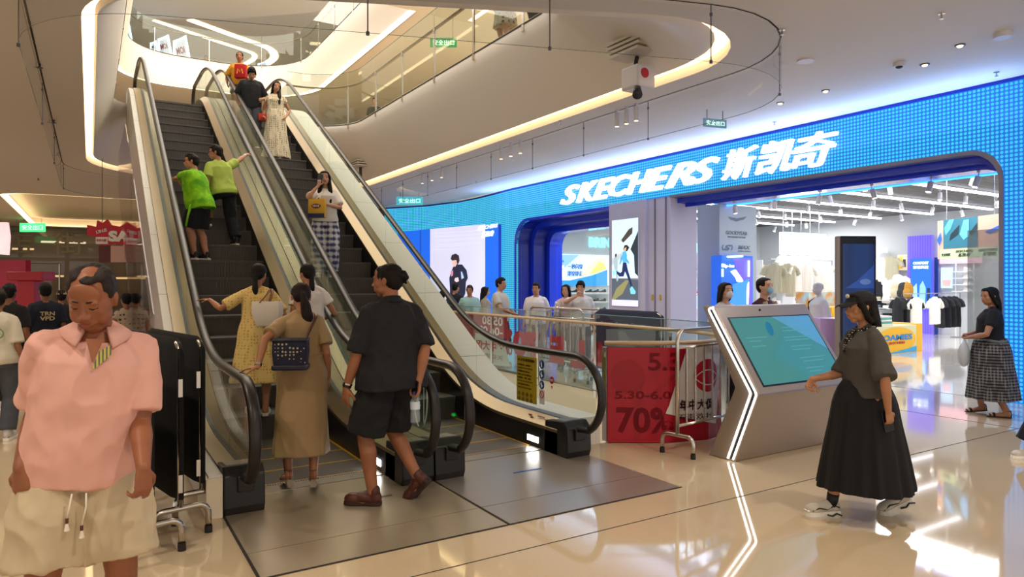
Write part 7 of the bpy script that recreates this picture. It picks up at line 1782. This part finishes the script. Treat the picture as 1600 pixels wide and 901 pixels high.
m.capsule([T(-.01,.075,.475), T(-.02,.118,.42), T(-.03,.135,.35)], [(.014,.010),(.022,.010),(.028,.008)], n=8); m.capsule([T(.0,.075,.475), T(.02,.118,.42), T(.01,.138,.33)], [(.014,.010),(.022,.010),(.028,.008)], n=8); m.ell(T(-.005,.090,.455), (.02,.02,.02))
meshobj('neck_scarf', remesh(m, .006, it=1), pattern('scarf','101012','c8c4bc','dots',70), P['root'])
for i in (0,1):
    m = MB(); M_, o_ = P['fr'][i]; a_ = P['ank'][i]; m.tube([a_, a_+(P['knees'][i]-a_).normalized()*.09], [.039*P['k'],.041*P['k']], n=14); m.build('sock', hm('sock_black','101014'), P['root'], smooth=True, keep=True)
phone_at(P, 0, 'black phone in the rear hand of the woman with the cap', f=.075)
# ---- 13 woman in black blouse by the LED column ------------------------------------------------
p0 = gnd(1533, 648)
P = person('woman in black blouse and full grey gingham skirt walking away at right', pos=p0, phi=62, los=False, H=1.60, sex='f', fat=1.16, skin='b07c60',
    feet=[(gnd(1516,643),8,6),(gnd(1552,651),0,0)], head=(34,-4,0), vox=.010,
    hands=[dict(w=(-.10,.24,.12), e=(-1,-.6,-.2), curl=60, n=(0,0,1)), dict(w=(.10,.24,.14), e=(1,-.6,-.2), curl=50)],
    top=dict(mat=cloth('black_blouse','15151a'), sleeve=.60, off=.022, soff=.020, hem=.05, name='blouse'), bot=dict(type='skirt', mat=pattern('gingham','77777a','1c1c20','plaid',9), zb=.20, w0=.17, w1=.30, pleats=9, amp=.05, dep=.9, grow=.7),
    hair=('long','120e0e'), shoes=('sandal','221c1a','2a2220'))
m = MB(); T = P['T']; m.tube([T(.19*math.cos(a), .145*math.sin(a)-.01, .085+.01*math.sin(3*a)) for a in [2*math.pi*i/22 for i in range(22)]], 1, n=8, flat=(.03,.018), loop=True)
for q in (((-.16,-.02,.08),(-.20,-.03,-.08),(-.19,-.02,-.26)),((-.13,-.06,.08),(-.165,-.09,-.10),(-.15,-.08,-.30))): m.capsule([T(*v) for v in q], [(.03,.012),(.04,.012),(.045,.010)], n=8)
meshobj('tied_cardigan', remesh(m, .010, it=2), cloth('cardigan_grey','6c7074'), P['root'])
hw, _, _ = hand_world(P, 0, .06, .0); m = MB(); m.ell(hw+Vector((-.02,0,-.20)), (.09,.06,.15)); m.capsule([hw, hw+Vector((-.01,0,-.10))], [.012,.04], n=8); tag(meshobj('plastic_bag', remesh(m, .012, it=2), mat('plastic_white', hexc('c9cdd6'), rough=.3, alpha=.75)), 'thin white plastic bag carried by the woman in the gingham skirt', 'bag')
# ---- 14 person cut off at the right edge --------------------------------------------------------
p0 = gnd(1668, 716)
P = person('person in black at the right edge of the frame holding out water bottles', pos=p0, phi=92, los=False, H=1.66, sex='f', skin='a8704e', vox=.009,
    feet=[(gnd(1592,716),0,0),(gnd(1745,712),30,0)], hands=[dict(w=PT(1586,600,6.05), world=1, e=(-.5,-.8,.1), curl=62, n=(.6,0,-.6), d=(-.1,.9,-.5)), dict(w=(.25,-.1,.0), e=(.5,-1,0))],
    top=dict(mat=cloth('black_loose','17171a'), sleeve=.95, off=.04, soff=.06, cuff=.05, hem=-.12), bot=dict(type='pants', mat=cloth('navy_wide','141620'), off=.06, frac=1.88, flare=.05), hair=('bob','14100f'), shoes=('sneaker','d4cfc6','ffffff'))
hw, d_, n_ = hand_world(P, 0, .09, .03)
bottle('clear bottle with white cap held sideways at the right edge, upper of two', hw+Vector((-.02,.02,.015)), (.85,.45,.1), L=.20, r=.03, cap='e4e4e4'); bottle('clear bottle with white cap held sideways at the right edge, lower of two', hw+Vector((-.04,-.03,-.055)), (.85,.40,.05), L=.20, r=.03, cap='e4e4e4')
# ---- 15 people along the walkway behind the opening ---------------------------------------------
def bystander(label, px, Y, ytop, phi, sex, topc, botc, hair, skin='bd8c6e', head=(0,0,0), hands=None, sleeve=.7, bott='pants', vox=.015, z=0.0, group=None, fat=1.0, top_kw=None, bot_kw=None, face=True, xy=None, lean=0):
    pos = at(px, Y) if xy is None else Vector((xy[0], xy[1], 0)); pos.z = z
    Yd = Y; H = max(1.0, min(1.85, (CAMH+(HZ-ytop)*Yd/F-z)/1.0))
    t_ = dict(mat=topc, sleeve=sleeve, off=.024, soff=.022, cuff=.008, hem=-.06); t_.update(top_kw or {})
    b_ = dict(type=bott, mat=botc, off=.022); b_.update(bot_kw or {})
    return person(label, pos=pos, phi=phi, H=H, sex=sex, skin=skin, head=head, hands=hands, vox=vox, top=t_, bot=b_, hair=hair, fat=fat, face=face, lean=lean, shoes=('sneaker','c8c8c8','f0f0f0'))
wht = cloth('white_shirt', 'dcdce2'); dkt = cloth('dark_trousers', '1f2230'); grt = cloth('pale_trousers', 'b4b0b4')
bystander('man in a white short-sleeved shirt standing by the blue portal', 837, 12.7, 440, 165, 'm', wht, cloth('beige_trousers','a8a49c'), ('short','141112'), fat=1.08)
P = bystander('woman with long dark hair, white cardigan and pink top at the far rail', 884, 12.2, 442, 170, 'f', cloth('pale_pink','d8b8c0'), grt, ('long','15100f'), skin='d0a48a', sleeve=1.5, head=(-10,0,0))
m = MB()
for s_ in (1,-1): m.tube([P['T'](s_*.10,.10,.45), P['T'](s_*.12,.135,.25), P['T'](s_*.13,.14,-.02)], 1, n=8, flat=(.05,.02), ref=(1,0,0))
for i in (0,1): m.tube([P['sh'][i], P['el'][i], P['el'][i].lerp(P['wr'][i],.8)], [.072,.062,.05], n=12)
meshobj('cardigan', remesh(m, .014, it=2), cloth('cardigan_white','dcdce4'), P['root'])
bystander('young man in a white tee lifting a hand to his mouth', 907, 11.9, 437, 172, 'm', cloth('white_tee_b','d8d8dc'), cloth('grey_pants','85858c'), ('fringe','121011'), skin='c99a80', hands=[{}, dict(w=(.04,.19,.50), e=(1,-.2,-.6), curl=60, n=(0,-1,0), d=(-.4,.1,.9))], sleeve=.85)
bystander('man in a grey polo leaning on the beige handrail, facing right', 785, 12.95, 432, -118, 'm', cloth('grey_polo','b4b2ac'), dkt, ('short','121011'), skin='bd8c6e', fat=1.08, hands=[dict(w=(-.22,.24,.05), e=(-.5,-1,0)), dict(w=(.16,.34,.10), e=(.8,-.6,-.2))])
bystander('older man in a teal tee looking right in front of the video screen', 735, 14.2, 444, -160, 'm', cloth('teal_tee','8fb4b0'), cloth('dk_jeans','28303c'), ('crop','221e1e'), skin='a87658', fat=1.12, head=(-30,0,0))
bystander('woman with long straight black hair beside the grey polo man, facing right', 760, 14.9, 446, -75, 'f', cloth('taupe_top','a09a90'), dkt, ('long','0f0d0e'), skin='c99a80', sleeve=1.4)
bystander('man in a navy jacket with back turned behind the escalator handrail', 713, 15.4, 440, -35, 'm', cloth('navy_jacket','191c2c'), cloth('navy_trousers','1b2032'), ('short','100e10'), sleeve=1.9)
P = bystander('woman in dark top with white collar and hair bun, back turned', 691, 15.0, 452, 10, 'f', cloth('dark_top','20232e'), cloth('dark_skirt','20263a'), ('bun','141011'), bott='skirt', bot_kw=dict(zb=.45, w0=.15, w1=.2))
m = MB(); m.tube([P['T'](.085*math.cos(a), .075*math.sin(a)-.01, .478) for a in [2*math.pi*i/16 for i in range(16)]], 1, n=6, flat=(.035,.02), loop=True); m.build('white_collar', wht, P['root'], smooth=True, keep=True)
P = bystander('woman with a white face mask and long black hair left behind the kiosk', 1137, 8.35, 438, -140, 'f', cloth('white_knit','cfcfd6'), dkt, ('long','141013'), skin='d8ac94', head=(0,6,0)); mask_(P, 'dcdce4')
P = bystander('woman with a pale blue face mask and beige jacket behind the kiosk', 1199, 8.2, 430, -130, 'f', cloth('maroon_top','4a2430'), dkt, ('back','181214'), skin='d8ac94', head=(0,4,0)); mask_(P, '8fb8d8')
m = MB()
for s_ in (1,-1): m.tube([P['T'](s_*.08,.07,.47), P['T'](s_*.125,.125,.30), P['T'](s_*.13,.13,-.02)], 1, n=8, flat=(.045,.02), ref=(1,0,0)); 
for i in (0,1): m.tube([P['sh'][i], P['el'][i], P['el'][i].lerp(P['wr'][i],.85)], [.075,.064,.052], n=12)
m.rings([P['ring'](P['fn'](z), z, rx+.03, ry+.012, yo-.02) for z, rx, ry, yo in P['TP'][1:6]]) if False else None
meshobj('open_jacket', remesh(m, .014, it=2), cloth('jacket_beige','b8a890'), P['root'])
bystander('child in a white tee looking down at a phone inside the store', 1066, 15.6, 470, 175, 'f', wht, dkt, ('fringe','15100f'), skin='d8ac94', head=(0,-30,0), hands=[dict(w=(-.04,.26,.22), e=(-1,-.5,-.4), curl=50), dict(w=(.04,.26,.22), e=(1,-.5,-.4), curl=50)])
# mannequin in the store
mq = person('white mannequin with black backpack strap in the store, left of the totem', pos=at(1276, 11.6), phi=120, H=1.62, sex='f', skin='d8d6da', vox=.015, face=False, top=dict(mat=cloth('mq_white','dedee0'), sleeve=1.8, off=.03, soff=.03), bot=dict(type='pants', mat=cloth('mq_grey','a8a8b0')), hair=('none','ffffff'), shoes=('sneaker','d8d8d8','ffffff'), cat='mannequin')
mq['root'].name = 'mannequin'
m = MB(); m.tube([mq['T'](.10,.13,.20), mq['T'](.11,.12,.40), mq['T'](.08,-.02,.50), mq['T'](.08,-.13,.38)], 1, n=6, flat=(.02,.006)); m.build('backpack_strap', M_black, mq['root'], keep=True)
tag(MB().box(-.28,.28,-.2,.2,0,1.02).xf(Matrix.Translation(at(1300, 11.0))@Matrix.Rotation(-YAW,4,'Z')).build('pink_plinth', hm('plinth_pink','c9a6dc',rough=.4), bevel=.01), 'lilac pink plinth between the mannequin and the black totem', 'plinth')
# ---- 16 crowd at the far left -------------------------------------------------------------------
P = bystander('person in a navy tee with cream letters, back turned, behind the pink shoulder', 70, 9.4, 440, 8, 'm', cloth('navy_tee','1a2032'), cloth('blk_trs','1a1a1e'), ('crop','100d0d'), skin='8a5a40', sleeve=.85)
for i, s_ in enumerate(('TRN', 'VPD')):
    q = text_mb(s_, .17, .055, .003, .03); q.xf(frame(P['T'](-.085,-.150,.30-.07*i), (1,0,0), (0,0,1))); q.build('shirt_print', hm('print_cream','c8b890'), P['root'], keep=True, norm=False)
P = bystander('person in a black tee with grey lettering at the left edge', 16, 8.6, 441, -20, 'm', cloth('black_tee','17171b'), cloth('blk_trs','1a1a1e'), ('crop','100d0d'), skin='8a5a40', sleeve=.85)
q = text_mb('ATHENX', .22, .04, .003, .01); q.xf(frame(P['T'](-.11,-.150,.33), (1,0,0), (0,0,1))); q.build('shirt_print', hm('print_grey','6a6a68'), P['root'], keep=True, norm=False)
P = bystander('person in a white tee with green print cut off by the left edge', -2, 6.9, 448, -12, 'f', cloth('offwhite_tee','c9c2b0'), cloth('grey_jean','4a4e58'), ('short','14100e'), skin='9a6a4c', sleeve=.9, vox=.011)
m = MB(); m.tube([P['T'](.03+.05*math.cos(a), -.150, .28+.05*math.sin(a)) for a in [2*math.pi*i/16 for i in range(16)]], .006, n=5, loop=True); m.build('shirt_print', hm('print_green','5a8a5a'), P['root'], keep=True)
P = bystander('person in a beige cap between the navy tee and the man in pink', 97, 11.2, 452, -10, 'm', cloth('dk_tee','2a2626'), cloth('blk_trs','1a1a1e'), ('crop','1a1412'), skin='9a6a4c'); cap_(P, 'b8a684')
bystander('woman with tied black hair and patterned top right of the man in pink', 196, 9.8, 455, 20, 'f', pattern('bw_top','b8a898','4a4040','dots',16), cloth('blue_jean','46526a'), ('back','0f0c0c'), skin='9a6a4c', sleeve=.3)
bystander('person with short black hair in a white top beside the patterned top', 209, 11.5, 458, 30, 'm', cloth('cream_tee','b8ac9a'), cloth('blk_trs','1a1a1e'), ('crop','100d0d'), skin='9a6a4c')
bystander('person with raised arm in an orange top at the far left crowd', 218, 13.2, 461, 160, 'f', cloth('orange_top','9a4a28'), cloth('blk_trs','1a1a1e'), ('long','14100e'), skin='a8714f', vox=.018, hands=[{}, dict(w=(.20,.16,.52), e=(1,-.2,-.3))])
bystander('person in a dark top far back left of the red stand', 32, 16.0, 452, 30, 'm', cloth('dk_tee','2a2626'), cloth('blk_trs','1a1a1e'), ('crop','100d0d'), skin='9a6a4c', vox=.018)
# ---- 17 upstairs --------------------------------------------------------------------------------
def upstairs(label, px, py, Y, z, phi, topc, botc, sex='f', bott='pants'):
    return bystander(label, px, Y, HZ-(z+1.62-CAMH)*F/Y, phi, sex, topc, botc, ('long' if sex == 'f' else 'short','15100f'), z=z, vox=.016, bott=bott, bot_kw=dict(zb=.4, w0=.15, w1=.24) if bott == 'skirt' else None)
upstairs('person in patterned clothes behind the upper glass rail at top centre', 786, 20, 11.6, 5.522, 120, pattern('bw_top2','b8a898','3a3232','dots',14), pattern('bw_leg','a89888','4a3c38','dots',12), bott='skirt')
upstairs('person in dark clothes and red bag behind the upper glass rail', 836, 10, 10.9, 5.522, 100, cloth('dk_tee','2a2626'), cloth('blk_trs','1a1a1e'), 'm')
upstairs('person standing far back on the upper floor behind the glass rail', 585, 160, 20.5, 5.522, 170, cloth('dk_tee','2a2626'), cloth('blk_trs','1a1a1e'), 'm')
upstairs('person on the top floor behind the lit triangular panel', 322, 92, 33.4, 11.06, 180, cloth('cream_tee','b8ac9a'), cloth('blk_trs','1a1a1e'), 'm')
# ================================================================ light and camera
w = bpy.data.worlds.new('world'); SC.world = w; w.use_nodes = True
w.node_tree.nodes['Background'].inputs[0].default_value = (1.0, .90, .80, 1); w.node_tree.nodes['Background'].inputs[1].default_value = .80
def area(name, loc, size, e, col, rot=(0,0,0), sy=None):
    l = bpy.data.lights.new(name, 'AREA'); l.energy = e; l.color = col; l.size = size
    if sy: l.shape = 'RECTANGLE'; l.size_y = sy
    o = bpy.data.objects.new(name, l); COL.objects.link(o); o.location = loc; o.rotation_euler = rot; return o
def spot(name, loc, e, col, ang=130, rad=.05, rot=(0,0,0), blend=.8):
    l = bpy.data.lights.new(name, 'SPOT'); l.energy = e; l.color = col; l.spot_size = R(ang); l.spot_blend = blend; l.shadow_soft_size = rad
    o = bpy.data.objects.new(name, l); COL.objects.link(o); o.location = loc; o.rotation_euler = rot; return o
WARM = (1.0, .86, .69); WARM2 = (1.0, .90, .77)
# added area lights: warm fill down the atrium and over the upper floors
area('atrium_fill', (3.2, 12.5, 9.3), 5, 420, WARM2, sy=9)
area('upper_light', (11.5, 14, 9.5), 3, 620, WARM2, sy=14)
area('upper_light_far', (4, 26, 13.8), 8, 900, WARM2, sy=12)
area('upper_light_top', (15, 28, 14.0), 5, 500, WARM2, sy=8)
# recessed downlights in the ground-floor ceiling
for x, y, e in ((-1.6,3,55),(-1.2,6.4,55),(-3.6,8,60),(-3,12,60),(-5,16,60),(-2.5,19,60),(-6,22,60),(-3,30,120),(1,32,120),(1.5,1.2,50),(4.6,1.6,50),(7.6,3.0,45),(7.9,6.2,45),(8.2,10.0,45),(8.4,14,45),(-2.2,.2,45),(8.5,18,45)):
    spot('downlight_lamp', (x, y, ZC-.03), e*2.6, WARM if x < 6 else (.86,.89,1.0))
# added area lights: shop fill and a stand-in for LED glow on the ceiling
for x, y in ((13,7),(13,13.5),(17.5,5),(17.5,11),(20,8),(20,14)): area('shop_fill_light', (x, y, 3.55), 2.6, 105, (1,.98,.95), sy=2.6)
area('window_light', (11.6, 14.5, 3.2), 1.0, 60, (1,1,1), sy=3)
area('led_glow_fill', (XW-.30, 11, 3.72), .35, 110, (.30,.50,1.0), rot=(R(180), 0, 0), sy=14)
co = bpy.data.cameras.new('camera'); cam = bpy.data.objects.new('camera', co); COL.objects.link(cam)
cam.location = (0, 0, CAMH); cam.rotation_euler = (R(90), 0, -YAW); co.sensor_width = 36; co.sensor_fit = 'HORIZONTAL'; co.lens = 36*F/1600
co.shift_y = -(450.5-HZ)/1600; co.clip_end = 200; co.clip_start = .05
SC.camera = cam
SC.view_settings.view_transform = 'Standard'; SC.view_settings.look = 'None'; SC.view_settings.exposure = 0.5; SC.view_settings.gamma = 1.0
SC.view_settings.use_curve_mapping = False
SC.cycles.max_bounces = 8; SC.cycles.transparent_max_bounces = 24; SC.cycles.use_denoising = True; SC.cycles.sample_clamp_indirect = 6; SC.cycles.caustics_reflective = False; SC.cycles.caustics_refractive = False
bpy.data.scenes.remove(TS)
